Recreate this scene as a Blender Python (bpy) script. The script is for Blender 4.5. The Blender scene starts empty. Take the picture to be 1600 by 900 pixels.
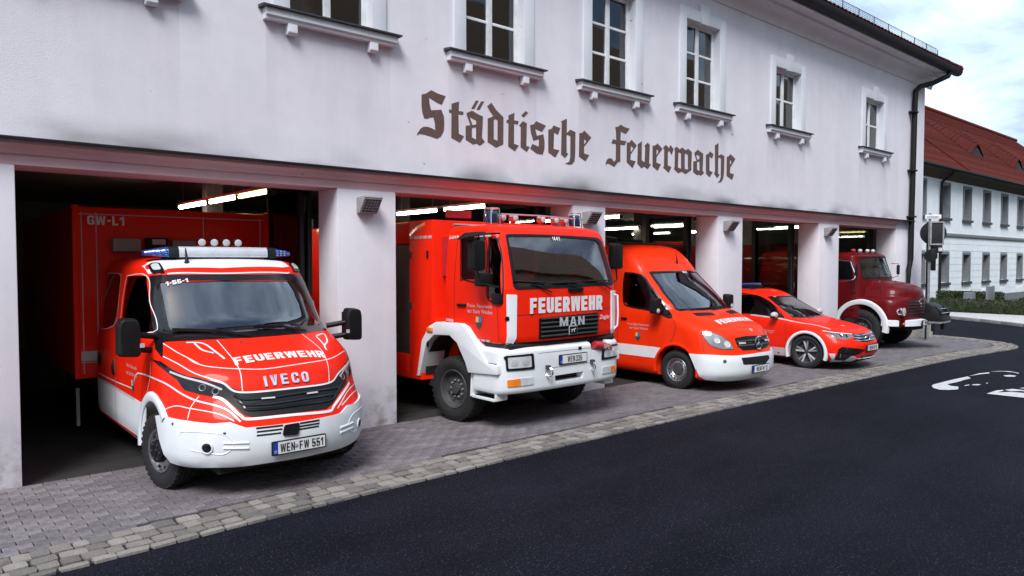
import bpy, bmesh, math, random
from mathutils import Vector, Matrix, noise as mnoise
from mathutils.bvhtree import BVHTree
from mathutils.geometry import delaunay_2d_cdt

random.seed(7)
R = math.radians
SC = bpy.context.scene
COL = SC.collection

# ------------------------------------------------------------------ camera
cam = bpy.data.cameras.new('camera')
cam.lens = 25.425; cam.sensor_width = 36.0; cam.sensor_fit = 'HORIZONTAL'
cam.clip_start = 0.1; cam.clip_end = 2000
camo = bpy.data.objects.new('camera', cam); COL.objects.link(camo)
camo.location = (0, -8.55, 2.25)
camo.rotation_euler = (R(90 - 2.08), 0, R(-40.85))
SC.camera = camo

# ------------------------------------------------------------------ sky, sun, exposure
SUN_EL, SUN_AZ = 50.0, 231.0       # azimuth: degrees clockwise from +y
world = bpy.data.worlds.new('World'); SC.world = world
world.use_nodes = True
wn = world.node_tree; wn.nodes.clear()
def wnode(t, **kw):
    n = wn.nodes.new(t)
    for k, v in kw.items(): setattr(n, k, v)
    return n
w_out = wnode('ShaderNodeOutputWorld'); w_bg = wnode('ShaderNodeBackground')
w_sky = wnode('ShaderNodeTexSky', sky_type='NISHITA', sun_disc=False)
w_sky.sun_elevation = R(SUN_EL); w_sky.sun_rotation = R(SUN_AZ)
w_sky.air_density = 1.2; w_sky.dust_density = 2.0; w_sky.ozone_density = 2.5
w_tc = wnode('ShaderNodeTexCoord'); w_sep = wnode('ShaderNodeSeparateXYZ')
w_add = wnode('ShaderNodeMath', operation='ADD'); w_add.inputs[1].default_value = 0.18
w_div = wnode('ShaderNodeVectorMath', operation='DIVIDE')
w_comb = wnode('ShaderNodeCombineXYZ')
w_n1 = wnode('ShaderNodeTexNoise'); w_n1.inputs['Scale'].default_value = 1.15
w_n1.inputs['Detail'].default_value = 9; w_n1.inputs['Roughness'].default_value = 0.56; w_n1.inputs['Distortion'].default_value = 0.5
w_r1 = wnode('ShaderNodeValToRGB')
w_r1.color_ramp.elements[0].position = 0.345; w_r1.color_ramp.elements[0].color = (0, 0, 0, 1)
w_r1.color_ramp.elements[1].position = 0.52; w_r1.color_ramp.elements[1].color = (1, 1, 1, 1)
w_n2 = wnode('ShaderNodeTexNoise'); w_n2.inputs['Scale'].default_value = 2.6
w_n2.inputs['Detail'].default_value = 6; w_n2.inputs['Roughness'].default_value = 0.55
w_r2 = wnode('ShaderNodeValToRGB')
w_r2.color_ramp.elements[0].position = 0.36; w_r2.color_ramp.elements[0].color = (4.7, 6.1, 8.1, 1)
w_r2.color_ramp.elements[1].position = 0.60; w_r2.color_ramp.elements[1].color = (8.2, 10.0, 11.6, 1)
w_mix = wnode('ShaderNodeMix', data_type='RGBA')
wl = wn.links.new
wl(w_tc.outputs['Generated'], w_sep.inputs[0]); wl(w_sep.outputs['Z'], w_add.inputs[0])
wl(w_add.outputs[0], w_comb.inputs[0]); wl(w_add.outputs[0], w_comb.inputs[1]); w_comb.inputs[2].default_value = 1.0
wl(w_tc.outputs['Generated'], w_div.inputs[0]); wl(w_comb.outputs[0], w_div.inputs[1])
w_map = wnode('ShaderNodeMapping'); w_map.inputs['Location'].default_value = (6.3, 10.1, 4.7)
wl(w_div.outputs[0], w_map.inputs[0]); wl(w_map.outputs[0], w_n1.inputs['Vector']); wl(w_map.outputs[0], w_n2.inputs['Vector'])
wl(w_n1.outputs['Fac'], w_r1.inputs[0]); wl(w_n2.outputs['Fac'], w_r2.inputs[0])
wl(w_r1.outputs[0], w_mix.inputs['Factor']); wl(w_sky.outputs[0], w_mix.inputs['A']); wl(w_r2.outputs[0], w_mix.inputs['B'])
wl(w_mix.outputs['Result'], w_bg.inputs['Color']); wl(w_bg.outputs[0], w_out.inputs[0])
w_bg.inputs['Strength'].default_value = 0.05

sun = bpy.data.lights.new('sun', 'SUN'); sun.energy = 1.5; sun.angle = R(24); sun.color = (1.0, 0.99, 0.985)
suno = bpy.data.objects.new('sun', sun); COL.objects.link(suno)
_sd = Vector((math.sin(R(SUN_AZ)) * math.cos(R(SUN_EL)), math.cos(R(SUN_AZ)) * math.cos(R(SUN_EL)), math.sin(R(SUN_EL))))
suno.rotation_euler = _sd.to_track_quat('Z', 'Y').to_euler()
suno.location = (0, -20, 30)

SC.view_settings.view_transform = 'Standard'; SC.view_settings.look = 'None'
SC.view_settings.exposure = 1.38; SC.view_settings.gamma = 1.0; SC.view_settings.use_curve_mapping = False

# ------------------------------------------------------------------ materials
MATS = {}
def _nt(name):
    m = bpy.data.materials.new(name); m.use_nodes = True
    MATS[name] = m
    return m, m.node_tree, m.node_tree.nodes['Principled BSDF']
def _noise(nt, scale, detail=4, rough=.55, dist=0.0, coord='Object', vscale=None):
    tc = nt.nodes.new('ShaderNodeTexCoord'); n = nt.nodes.new('ShaderNodeTexNoise')
    n.inputs['Scale'].default_value = scale; n.inputs['Detail'].default_value = detail
    n.inputs['Roughness'].default_value = rough; n.inputs['Distortion'].default_value = dist
    if vscale:
        mp = nt.nodes.new('ShaderNodeMapping'); mp.inputs['Scale'].default_value = vscale
        nt.links.new(tc.outputs[coord], mp.inputs[0]); nt.links.new(mp.outputs[0], n.inputs['Vector'])
    else:
        nt.links.new(tc.outputs[coord], n.inputs['Vector'])
    return n
def _ramp(nt, src, stops):
    r = nt.nodes.new('ShaderNodeValToRGB'); e = r.color_ramp.elements
    e[0].position, e[0].color = stops[0][0], (*stops[0][1], 1)
    e[1].position, e[1].color = stops[-1][0], (*stops[-1][1], 1)
    for p, c in stops[1:-1]:
        k = e.new(p); k.color = (*c, 1)
    nt.links.new(src, r.inputs[0]); return r
def _mix(nt, a, b, fac, blend='MIX'):
    m = nt.nodes.new('ShaderNodeMix'); m.data_type = 'RGBA'; m.blend_type = blend
    for s, v in (('A', a), ('B', b)):
        if hasattr(v, 'links'): nt.links.new(v, m.inputs[s])
        else: m.inputs[s].default_value = (*v, 1)
    if hasattr(fac, 'links'): nt.links.new(fac, m.inputs['Factor'])
    else: m.inputs['Factor'].default_value = fac
    return m.outputs['Result']
def _bump(nt, bsdf, src, strength, dist=0.01):
    b = nt.nodes.new('ShaderNodeBump'); b.inputs['Strength'].default_value = strength; b.inputs['Distance'].default_value = dist
    nt.links.new(src, b.inputs['Height']); nt.links.new(b.outputs[0], bsdf.inputs['Normal'])
def mat(name, col, rough=.5, metal=0.0, var=.12, vscale=6.0, bump=0.0, bscale=60.0, coat=0.0, spec=.5, bdist=.004):
    """a plain surface: colour with a little uneven tone, varied gloss and fine relief"""
    m, nt, b = _nt(name)
    n = _noise(nt, vscale, 5)
    lo = tuple(c * (1 - var) for c in col); hi = tuple(min(1, c * (1 + var)) for c in col)
    r = _ramp(nt, n.outputs['Fac'], [(.3, lo), (.7, hi)])
    nt.links.new(r.outputs[0], b.inputs['Base Color'])
    rr = _ramp(nt, n.outputs['Fac'], [(.3, (max(0, rough - .06),) * 3), (.7, (min(1, rough + .06),) * 3)])
    nt.links.new(rr.outputs[0], b.inputs['Roughness'])
    b.inputs['Metallic'].default_value = metal; b.inputs['Specular IOR Level'].default_value = spec
    b.inputs['Coat Weight'].default_value = coat; b.inputs['Coat Roughness'].default_value = .04
    if bump:
        n2 = _noise(nt, bscale, 4); _bump(nt, b, n2.outputs['Fac'], bump, bdist)
    return m
def emit_mat(name, col, strength):
    m, nt, b = _nt(name)
    b.inputs['Base Color'].default_value = (*col, 1); b.inputs['Emission Color'].default_value = (*col, 1)
    b.inputs['Emission Strength'].default_value = strength; return m
def glass_mat(name, tint, dark, rough=.02):
    """pane: part see-through, part mirror, with a tint"""
    m, nt, b = _nt(name)
    nt.nodes.remove(b)
    out = nt.nodes['Material Output']
    tr = nt.nodes.new('ShaderNodeBsdfTransparent'); tr.inputs[0].default_value = (*tint, 1)
    gl = nt.nodes.new('ShaderNodeBsdfGlossy'); gl.inputs['Roughness'].default_value = rough
    gl.inputs['Color'].default_value = (.95, .97, 1, 1)
    fr = nt.nodes.new('ShaderNodeFresnel'); fr.inputs['IOR'].default_value = dark
    n = _noise(nt, 1.5, 2); _b = nt.nodes.new('ShaderNodeBump'); _b.inputs['Strength'].default_value = .03
    _b.inputs['Distance'].default_value = .02
    nt.links.new(n.outputs['Fac'], _b.inputs['Height']); nt.links.new(_b.outputs[0], gl.inputs['Normal'])
    mx = nt.nodes.new('ShaderNodeMixShader')
    nt.links.new(fr.outputs[0], mx.inputs[0]); nt.links.new(tr.outputs[0], mx.inputs[1]); nt.links.new(gl.outputs[0], mx.inputs[2])
    nt.links.new(mx.outputs[0], out.inputs['Surface'])
    return m

def plaster(name, col, stain=True):
    m, nt, b = _nt(name)
    n1 = _noise(nt, .55, 6, .6, .3); n2 = _noise(nt, 3.2, 6, .65)
    r1 = _ramp(nt, n1.outputs['Fac'], [(.3, tuple(c * .94 for c in col)), (.52, col), (.75, tuple(min(1, c * 1.05) for c in col))])
    r2 = _ramp(nt, n2.outputs['Fac'], [(.35, (.955, .955, .96)), (.6, (1, 1, 1))])
    c = _mix(nt, r1.outputs[0], r2.outputs[0], 1.0, 'MULTIPLY')
    # vertical rain streaks
    n3 = _noise(nt, 1.0, 5, .6, 0, 'Object', (2.2, 2.2, .14))
    r3 = _ramp(nt, n3.outputs['Fac'], [(.42, (.965, .96, .965)), (.58, (1, 1, 1))])
    c = _mix(nt, c, r3.outputs[0], 1.0, 'MULTIPLY')
    if stain:   # soot that settled just above the ledge
        tc = nt.nodes.new('ShaderNodeTexCoord'); sp = nt.nodes.new('ShaderNodeSeparateXYZ')
        nt.links.new(tc.outputs['Object'], sp.inputs[0])
        mr = nt.nodes.new('ShaderNodeMapRange'); mr.inputs['From Min'].default_value = 3.48; mr.inputs['From Max'].default_value = 3.78
        mr.inputs['To Min'].default_value = 1; mr.inputs['To Max'].default_value = 0
        nt.links.new(sp.outputs['Z'], mr.inputs['Value'])
        n4 = _noise(nt, 1.0, 2.5, .5, 0, 'Object', (.62, .62, 1.6)); r4 = _ramp(nt, n4.outputs['Fac'], [(.47, (0, 0, 0)), (.72, (.9, .9, .9))])
        mu = nt.nodes.new('ShaderNodeMath'); mu.operation = 'MULTIPLY'
        nt.links.new(mr.outputs[0], mu.inputs[0]); nt.links.new(r4.outputs[0], mu.inputs[1])
        gt = nt.nodes.new('ShaderNodeMath'); gt.operation = 'GREATER_THAN'; gt.inputs[1].default_value = 3.47
        nt.links.new(sp.outputs['Z'], gt.inputs[0])
        mu2 = nt.nodes.new('ShaderNodeMath'); mu2.operation = 'MULTIPLY'; mu2.use_clamp = True
        nt.links.new(mu.outputs[0], mu2.inputs[0]); nt.links.new(gt.outputs[0], mu2.inputs[1])
        c = _mix(nt, c, (.13, .12, .13), mu2.outputs[0])
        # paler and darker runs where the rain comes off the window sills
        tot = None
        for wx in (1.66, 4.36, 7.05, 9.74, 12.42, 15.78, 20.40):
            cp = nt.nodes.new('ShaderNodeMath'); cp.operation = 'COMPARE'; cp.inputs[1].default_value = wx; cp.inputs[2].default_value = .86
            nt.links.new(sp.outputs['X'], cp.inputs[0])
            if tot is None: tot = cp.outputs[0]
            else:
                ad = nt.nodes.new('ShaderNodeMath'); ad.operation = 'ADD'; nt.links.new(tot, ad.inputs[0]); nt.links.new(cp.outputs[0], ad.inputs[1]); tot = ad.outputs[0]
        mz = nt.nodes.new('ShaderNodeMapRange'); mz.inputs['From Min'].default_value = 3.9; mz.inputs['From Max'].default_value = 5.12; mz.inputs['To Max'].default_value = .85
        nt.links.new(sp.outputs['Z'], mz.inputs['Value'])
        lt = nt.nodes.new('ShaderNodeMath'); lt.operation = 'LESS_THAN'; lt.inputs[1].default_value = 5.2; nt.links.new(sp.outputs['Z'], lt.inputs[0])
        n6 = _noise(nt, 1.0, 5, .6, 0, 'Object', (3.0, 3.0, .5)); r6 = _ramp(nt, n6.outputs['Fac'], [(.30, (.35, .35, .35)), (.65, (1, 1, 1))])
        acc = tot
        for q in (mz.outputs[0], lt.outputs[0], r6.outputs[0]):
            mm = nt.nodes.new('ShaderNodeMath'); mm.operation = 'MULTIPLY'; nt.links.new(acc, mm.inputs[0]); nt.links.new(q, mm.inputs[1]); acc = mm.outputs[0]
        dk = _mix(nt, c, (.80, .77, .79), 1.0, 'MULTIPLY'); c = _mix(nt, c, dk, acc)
    # splash dirt and flaking low down
    t2 = nt.nodes.new('ShaderNodeTexCoord'); s2 = nt.nodes.new('ShaderNodeSeparateXYZ'); nt.links.new(t2.outputs['Object'], s2.inputs[0])
    m2 = nt.nodes.new('ShaderNodeMapRange'); m2.inputs['From Min'].default_value = .0; m2.inputs['From Max'].default_value = .75; m2.inputs['To Min'].default_value = 1; m2.inputs['To Max'].default_value = 0
    nt.links.new(s2.outputs['Z'], m2.inputs['Value']); n7 = _noise(nt, 4.5, 6, .65); r7 = _ramp(nt, n7.outputs['Fac'], [(.46, (0, 0, 0)), (.66, (1, 1, 1))])
    k2 = nt.nodes.new('ShaderNodeMath'); k2.operation = 'MULTIPLY'; nt.links.new(m2.outputs[0], k2.inputs[0]); nt.links.new(r7.outputs[0], k2.inputs[1])
    c = _mix(nt, c, (.34, .31, .30), k2.outputs[0])
    n8 = _noise(nt, 7.0, 3, .5); r8 = _ramp(nt, n8.outputs['Fac'], [(.735, (0, 0, 0)), (.77, (.75, .75, .75))]); c = _mix(nt, c, (.16, .13, .13), r8.outputs[0])
    nt.links.new(c, b.inputs['Base Color']); b.inputs['Roughness'].default_value = .9
    b.inputs['Specular IOR Level'].default_value = .2
    n5 = _noise(nt, 55, 6, .7); _bump(nt, b, n5.outputs['Fac'], .35, .010)
    return m
def asphalt():
    m, nt, b = _nt('asphalt')
    n1 = _noise(nt, .30, 6, .65); n2 = _noise(nt, 55, 4, .75); n3 = _noise(nt, 34, 3, .75); n4 = _noise(nt, 1.1, 5, .6, 0, 'Object', (.25, 1.4, 1))
    r1 = _ramp(nt, n1.outputs['Fac'], [(.33, (.0052, .0060, .0100)), (.67, (.0112, .0120, .0178))])
    r2 = _ramp(nt, n2.outputs['Fac'], [(.36, (.40, .40, .41)), (.50, (.95, .95, .97)), (.64, (1.9, 1.9, 1.95))])
    c = _mix(nt, r1.outputs[0], r2.outputs[0], 1.0, 'MULTIPLY')
    r5 = _ramp(nt, n4.outputs['Fac'], [(.40, (.86, .86, .87)), (.60, (1.12, 1.12, 1.13))]); c = _mix(nt, c, r5.outputs[0], 1.0, 'MULTIPLY')
    vo = nt.nodes.new('ShaderNodeTexVoronoi'); vo.inputs['Scale'].default_value = 54; vo.inputs['Randomness'].default_value = 1
    tc = nt.nodes.new('ShaderNodeTexCoord'); nt.links.new(tc.outputs['Object'], vo.inputs['Vector'])
    sp = _ramp(nt, vo.outputs['Distance'], [(.16, (1, 1, 1)), (.27, (0, 0, 0))])      # pale chips in the binder
    pk = _ramp(nt, vo.outputs['Color'], [(.50, (0, 0, 0)), (.78, (1, 1, 1))])
    f = _mix(nt, sp.outputs[0], pk.outputs[0], 1.0, 'MULTIPLY')
    c = _mix(nt, c, (.075, .079, .094), f)
    nt.links.new(c, b.inputs['Base Color']); b.inputs['Roughness'].default_value = .78
    b.inputs['Specular IOR Level'].default_value = .05
    _bump(nt, b, n3.outputs['Fac'], .6, .012)
    return m
def stone(name, c1, c2, per_object=.25, bscale=40, spec=.3):
    """paving stone: each piece its own tone, grained"""
    m, nt, b = _nt(name)
    n1 = _noise(nt, 14, 6, .7, coord='Object'); n2 = _noise(nt, bscale, 5, .7)
    r1 = _ramp(nt, n1.outputs['Fac'], [(.3, c1), (.7, c2)])
    gm = nt.nodes.new('ShaderNodeNewGeometry')
    rr = _ramp(nt, gm.outputs['Random Per Island'], [(0, (1 - per_object,) * 3), (1, (1 + per_object,) * 3)])
    oi = nt.nodes.new('ShaderNodeObjectInfo')
    r3 = _ramp(nt, oi.outputs['Random'], [(0, (1 - per_object, 1 - per_object, 1 - per_object * .9)), (.5, (1, .985, .97)), (1, (1 + per_object,) * 3)])
    c = _mix(nt, r1.outputs[0], rr.outputs[0], .6, 'MULTIPLY'); c = _mix(nt, c, r3.outputs[0], .8, 'MULTIPLY')
    r2 = _ramp(nt, n2.outputs['Fac'], [(.35, (.78, .78, .78)), (.6, (1.1, 1.1, 1.1))])
    c = _mix(nt, c, r2.outputs[0], 1.0, 'MULTIPLY')
    nt.links.new(c, b.inputs['Base Color']); b.inputs['Roughness'].default_value = .82
    b.inputs['Specular IOR Level'].default_value = spec
    _bump(nt, b, n2.outputs['Fac'], .5, .006)
    return m
def carpaint(name, col, dirt=.05):
    m, nt, b = _nt(name)
    n = _noise(nt, 3.0, 5); r = _ramp(nt, n.outputs['Fac'], [(.3, tuple(c * (1 - dirt * 2) for c in col)), (.7, col)])
    nt.links.new(r.outputs[0], b.inputs['Base Color'])
    b.inputs['Roughness'].default_value = .45; b.inputs['Specular IOR Level'].default_value = .10
    b.inputs['Coat Weight'].default_value = .20; b.inputs['Coat Roughness'].default_value = .05
    n2 = _noise(nt, 2.2, 3); bb = nt.nodes.new('ShaderNodeBump'); bb.inputs['Strength'].default_value = .06; bb.inputs['Distance'].default_value = .02
    nt.links.new(n2.outputs['Fac'], bb.inputs['Height']); nt.links.new(bb.outputs[0], b.inputs['Coat Normal'])
    return m
M = MATS
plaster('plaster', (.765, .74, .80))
plaster('plaster_trim', (.76, .78, .83), False)
plaster('plaster_red_bounce', (.70, .46, .49), False)  # lintel and ledge: red light bounced off the vehicles put into the colour
plaster('plaster_far', (.80, .85, .90), False)
plaster('plaster_tan', (.52, .41, .29), False)
asphalt()
stone('paver', (.128, .116, .124), (.192, .175, .186), .26)
stone('sett', (.135, .122, .112), (.255, .235, .215), .45, 24)
stone('rock', (.30, .29, .28), (.42, .40, .38), .1, 20)
stone('roof_tile', (.052, .011, .008), (.112, .025, .019), .55, 40, .06)
mat('joint', (.022, .020, .020), .95, var=.4, vscale=30, bump=.5)
mat('pavement', (.50, .49, .49), .85, var=.15, vscale=9, bump=.3)
mat('earth', (.07, .065, .05), .95, var=.3, bump=.5)
mat('slate', (.035, .037, .042), .55, var=.3, vscale=9)
mat('white_frame', (.80, .80, .82), .4)
mat('gutter_dark', (.010, .009, .010), .6, var=.3, spec=.25)
mat('eave_brown', (.05, .035, .03), .7, var=.3)
mat('sign_brown', (.115, .072, .065), .85, var=.18, vscale=14)
mat('grey_stone', (.16, .17, .19), .85, var=.15, bump=.2)
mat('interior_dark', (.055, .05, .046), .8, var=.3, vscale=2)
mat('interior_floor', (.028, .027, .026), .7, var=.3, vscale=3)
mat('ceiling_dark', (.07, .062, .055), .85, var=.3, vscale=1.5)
mat('steel', (.55, .56, .58), .32, metal=1.0, var=.1)
mat('chrome', (.80, .81, .83), .10, metal=1.0, var=.05)
mat('grey_metal', (.30, .31, .32), .5, metal=.4)
mat('galvanised', (.36, .37, .39), .55, metal=.7, var=.2, vscale=12)
mat('lamp_grille', (.28, .27, .28), .5)
mat('black_plastic', (.007, .007, .008), .5, var=.2, bump=.1, bscale=200, spec=.28)
mat('black_gloss', (.008, .008, .010), .12, var=.1)
mat('rubber', (.011, .011, .012), .78, var=.3, vscale=20, bump=.2)
mat('dark_grey', (.045, .046, .05), .6, var=.2)
mat('seat_cloth', (.02, .02, .024), .9, var=.3)
mat('underbody', (.010, .010, .010), .9)
mat('alu', (.66, .69, .74), .30, metal=.35, var=.06)
mat('box_grey', (.30, .31, .32), .6)
mat('hiviz', (.55, .75, .03), .7)
mat('orange_lens', (.85, .22, .02), .15, coat=.6)
mat('clear_lens', (.55, .58, .60), .10, coat=.8)
mat('led_blue', (.12, .22, .5), .1)
mat('lamp_dark', (.05, .052, .058), .08, metal=.4, coat=1.0)
mat('lens_grey', (.30, .31, .33), .10, metal=.3, coat=.8)
mat('lamp_glass', (.20, .21, .23), .06, metal=.6, coat=1.0)
mat('reflector', (.85, .86, .88), .06, metal=1.0)
mat('blue_lens', (.010, .055, .30), .10, coat=.8)
mat('navy_lens', (.010, .015, .06), .12, coat=.8)
mat('white_film', (.78, .78, .80), .35, var=.05, coat=.3)
mat('silver_film', (.50, .48, .50), .35, var=.1)
mat('badge_silver', (.72, .73, .75), .28, metal=.4, var=.05)
mat('plate_white', (.72, .73, .74), .4, var=.05)
mat('plate_blue', (.015, .05, .32), .4)
mat('print_black', (.012, .012, .013), .5)
mat('crest_gold', (.65, .48, .07), .5)
mat('crest_blue', (.05, .16, .40), .5)
mat('hose_red', (.42, .02, .03), .45, var=.2)
mat('paint_mark', (.50, .51, .52), .7, var=.15, vscale=20)
mat('yellow_box', (.34, .28, .12), .7)
mat('beige_box', (.26, .23, .17), .7)
mat('red_box', (.30, .02, .015), .6)
mat('hedge_green', (.022, .034, .010), .8, var=.5, vscale=3)
mat('hedge_tip', (.055, .075, .020), .75, var=.5, vscale=3)
carpaint('fire_red', (.90, .020, .005))
carpaint('fire_orange', (.90, .034, .004))
carpaint('old_red', (.13, .004, .007), .15)
carpaint('vehicle_white', (.76, .79, .83))
emit_mat('tube_white', (1.0, .90, .72), 14.0)
emit_mat('tube_yellow', (1.0, .78, .28), 4.0)
glass_mat('windscreen', (.26, .30, .35), 3.0)
glass_mat('windscreen_clear', (.78, .80, .80), 2.35)
glass_mat('side_glass', (.16, .17, .19), 1.6)
glass_mat('house_glass', (.42, .42, .43), 1.95)
mat('curtain', (.15, .105, .075), .9, var=.25)
mat('roof_brown', (.21, .14, .09), .8, var=.3)
glass_mat('far_glass', (.03, .03, .033), 1.15)
glass_mat('clear_glass', (.72, .76, .76), 1.5)

# ------------------------------------------------------------------ mesh helpers
def link(o, parent=None):
    COL.objects.link(o)
    if parent is not None: o.parent = parent
    return o
def tag(o, label=None, cat=None, group=None, kind=None):
    if label: o['label'] = label
    if cat: o['category'] = cat
    if group: o['group'] = group
    if kind: o['kind'] = kind
    return o
def empty(name, loc, label=None, cat=None, group=None, rz=0.0):
    o = bpy.data.objects.new(name, None); o.location = loc; o.rotation_euler = (0, 0, rz)
    o.empty_display_size = .2
    COL.objects.link(o); return tag(o, label, cat, group)

class MB:
    def __init__(s): s.v = []; s.f = []
    def add(s, v, f):
        k = len(s.v); s.v += [tuple(p) for p in v]; s.f += [tuple(i + k for i in q) for q in f]; return s
    def box(s, x0, x1, y0, y1, z0, z1):
        return s.add([(x0, y0, z0), (x1, y0, z0), (x1, y1, z0), (x0, y1, z0), (x0, y0, z1), (x1, y0, z1), (x1, y1, z1), (x0, y1, z1)],
                     [(0, 3, 2, 1), (4, 5, 6, 7), (0, 1, 5, 4), (1, 2, 6, 5), (2, 3, 7, 6), (3, 0, 4, 7)])
    def hull(s, bot, top):
        n = len(bot)
        return s.add(list(bot) + list(top), [tuple(range(n - 1, -1, -1)), tuple(range(n, 2 * n))] +
                     [(i, (i + 1) % n, n + (i + 1) % n, n + i) for i in range(n)])
    def prism(s, poly, axis, a, b):
        if axis == 'x': p = lambda q, t: (t, q[0], q[1])
        elif axis == 'y': p = lambda q, t: (q[0], t, q[1])
        else: p = lambda q, t: (q[0], q[1], t)
        return s.hull([p(q, a) for q in poly], [p(q, b) for q in poly])
    def tube(s, pts, r, n=8, closed=False):
        pts = [Vector(p) for p in pts]; m = len(pts); rings = []
        rr = r if isinstance(r, (list, tuple)) else [r] * m
        prev = None
        for i, p in enumerate(pts):
            a = pts[i - 1] if (i > 0 or closed) else p; b = pts[(i + 1) % m] if (i < m - 1 or closed) else p
            t = (b - a).normalized()
            if prev is None:
                u = t.cross(Vector((0, 0, 1)))
                if u.length < 1e-3: u = t.cross(Vector((1, 0, 0)))
            else:
                u = prev - t * prev.dot(t)
            u.normalize(); prev = u; w = t.cross(u)
            rings.append([p + (u * math.cos(2 * math.pi * k / n) + w * math.sin(2 * math.pi * k / n)) * rr[i] for k in range(n)])
        v = [q for ring in rings for q in ring]; f = []
        for i in range(m if closed else m - 1):
            j = (i + 1) % m
            f += [(i * n + k, i * n + (k + 1) % n, j * n + (k + 1) % n, j * n + k) for k in range(n)]
        if not closed: f += [tuple(range(n - 1, -1, -1)), tuple((m - 1) * n + k for k in range(n))]
        return s.add(v, f)
    def lathe(s, prof, c, axis='x', n=28, a0=0.0, a1=2 * math.pi, cap=True):
        """prof: (along axis, radius) pairs"""
        c = Vector(c); full = abs(a1 - a0 - 2 * math.pi) < 1e-6; v = []; f = []
        m = n if full else n + 1
        for h, r in prof:
            for k in range(m):
                t = a0 + (a1 - a0) * k / n; p, q = r * math.cos(t), r * math.sin(t)
                v.append(c + (Vector((h, p, q)) if axis == 'x' else Vector((p, h, q)) if axis == 'y' else Vector((p, q, h))))
        for i in range(len(prof) - 1):
            for k in range(n):
                k2 = (k + 1) % m
                f.append((i * m + k, i * m + k2, (i + 1) * m + k2, (i + 1) * m + k))
        if full and cap:
            if prof[0][1] > 1e-4: f.append(tuple(range(m - 1, -1, -1)))
            if prof[-1][1] > 1e-4: f.append(tuple((len(prof) - 1) * m + k for k in range(m)))
        return s.add(v, f)
    def sphere(s, c, r, n=12, m=8):
        r = r if isinstance(r, (tuple, list)) else (r, r, r)
        v = [(c[0], c[1], c[2] - r[2])]
        for i in range(1, m):
            t = -math.pi / 2 + math.pi * i / m
            v += [(c[0] + r[0] * math.cos(t) * math.cos(2 * math.pi * k / n), c[1] + r[1] * math.cos(t) * math.sin(2 * math.pi * k / n), c[2] + r[2] * math.sin(t)) for k in range(n)]
        v.append((c[0], c[1], c[2] + r[2])); f = []
        for k in range(n):
            f.append((0, 1 + (k + 1) % n, 1 + k)); f.append((len(v) - 1, 1 + (m - 2) * n + k, 1 + (m - 2) * n + (k + 1) % n))
            for i in range(m - 2): f.append((1 + i * n + k, 1 + i * n + (k + 1) % n, 1 + (i + 1) * n + (k + 1) % n, 1 + (i + 1) * n + k))
        return s.add(v, f)
    def grid(s, rows):
        n = len(rows[0]); k = [p for r in rows for p in r]
        return s.add(k, [(i * n + j, i * n + j + 1, (i + 1) * n + j + 1, (i + 1) * n + j) for i in range(len(rows) - 1) for j in range(n - 1)])
    def mesh(s, name, bevel=0, seg=2, weld=False):
        me = bpy.data.meshes.new(name); me.from_pydata(s.v, [], s.f)
        bm = bmesh.new(); bm.from_mesh(me)
        if weld: bmesh.ops.remove_doubles(bm, verts=bm.verts, dist=1e-5)
        bmesh.ops.recalc_face_normals(bm, faces=bm.faces)
        if bevel:
            ed = [e for e in bm.edges if len(e.link_faces) == 2 and e.calc_face_angle(0) > R(28)]
            bmesh.ops.bevel(bm, geom=ed, offset=bevel, segments=seg, profile=.6, affect='EDGES', clamp_overlap=True)
        bm.to_mesh(me); bm.free(); return me
    def build(s, name, m, parent=None, bevel=0, seg=2, smooth=None, weld=False):
        me = s.mesh(name, bevel, seg, weld); me.materials.append(M[m] if isinstance(m, str) else m)
        if smooth is not None or bevel: shade(me, smooth if smooth is not None else 40)
        return link(bpy.data.objects.new(name, me), parent)
def shade(me, ang=40):
    me.polygons.foreach_set('use_smooth', [True] * len(me.polygons))
    me.set_sharp_from_angle(angle=R(ang)); me.update()
def box(name, m, parent, x0, x1, y0, y1, z0, z1, bevel=0, seg=2):
    return MB().box(x0, x1, y0, y1, z0, z1).build(name, m, parent, bevel, seg)
def prism(name, m, parent, poly, axis, a, b, bevel=0, seg=2):
    return MB().prism(poly, axis, a, b).build(name, m, parent, bevel, seg)
def tube(name, m, parent, pts, r, n=8, closed=False):
    return MB().tube(pts, r, n, closed).build(name, m, parent, smooth=50)
def copy_tree(o, parent=None):
    c = o.copy(); COL.objects.link(c)
    if parent is not None: c.parent = parent
    for ch in list(o.children): copy_tree(ch, c)
    return c
def rounded(poly, r, n=4):
    """round the corners of a 2D polygon"""
    out = []; k = len(poly)
    for i in range(k):
        p0, p1, p2 = Vector(poly[i - 1]), Vector(poly[i]), Vector(poly[(i + 1) % k])
        d0, d1 = (p0 - p1), (p2 - p1); rr = min(r, d0.length * .45, d1.length * .45)
        a, b = p1 + d0.normalized() * rr, p1 + d1.normalized() * rr
        for j in range(n + 1):
            t = j / n; q = a * (1 - t) ** 2 + p1 * 2 * t * (1 - t) + b * t * t
            out.append((q.x, q.y))
    return out
def rc(poly, r, n=4):
    """polygon corners given as (x, y) stay sharp, (x, y, radius) are rounded"""
    out = []; k = len(poly)
    for i in range(k):
        p = poly[i]
        if len(p) == 2 or p[2] <= 0: out.append((p[0], p[1])); continue
        p0, p1, p2 = Vector(poly[i - 1][:2]), Vector(p[:2]), Vector(poly[(i + 1) % k][:2])
        d0, d1 = p0 - p1, p2 - p1; rr = min(p[2], d0.length * .5, d1.length * .5); a, b = p1 + d0.normalized() * rr, p1 + d1.normalized() * rr
        for q in range(n + 1):
            t = q / n; v = a * (1 - t) ** 2 + p1 * 2 * t * (1 - t) + b * t * t; out.append((v.x, v.y))
    return out
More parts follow.
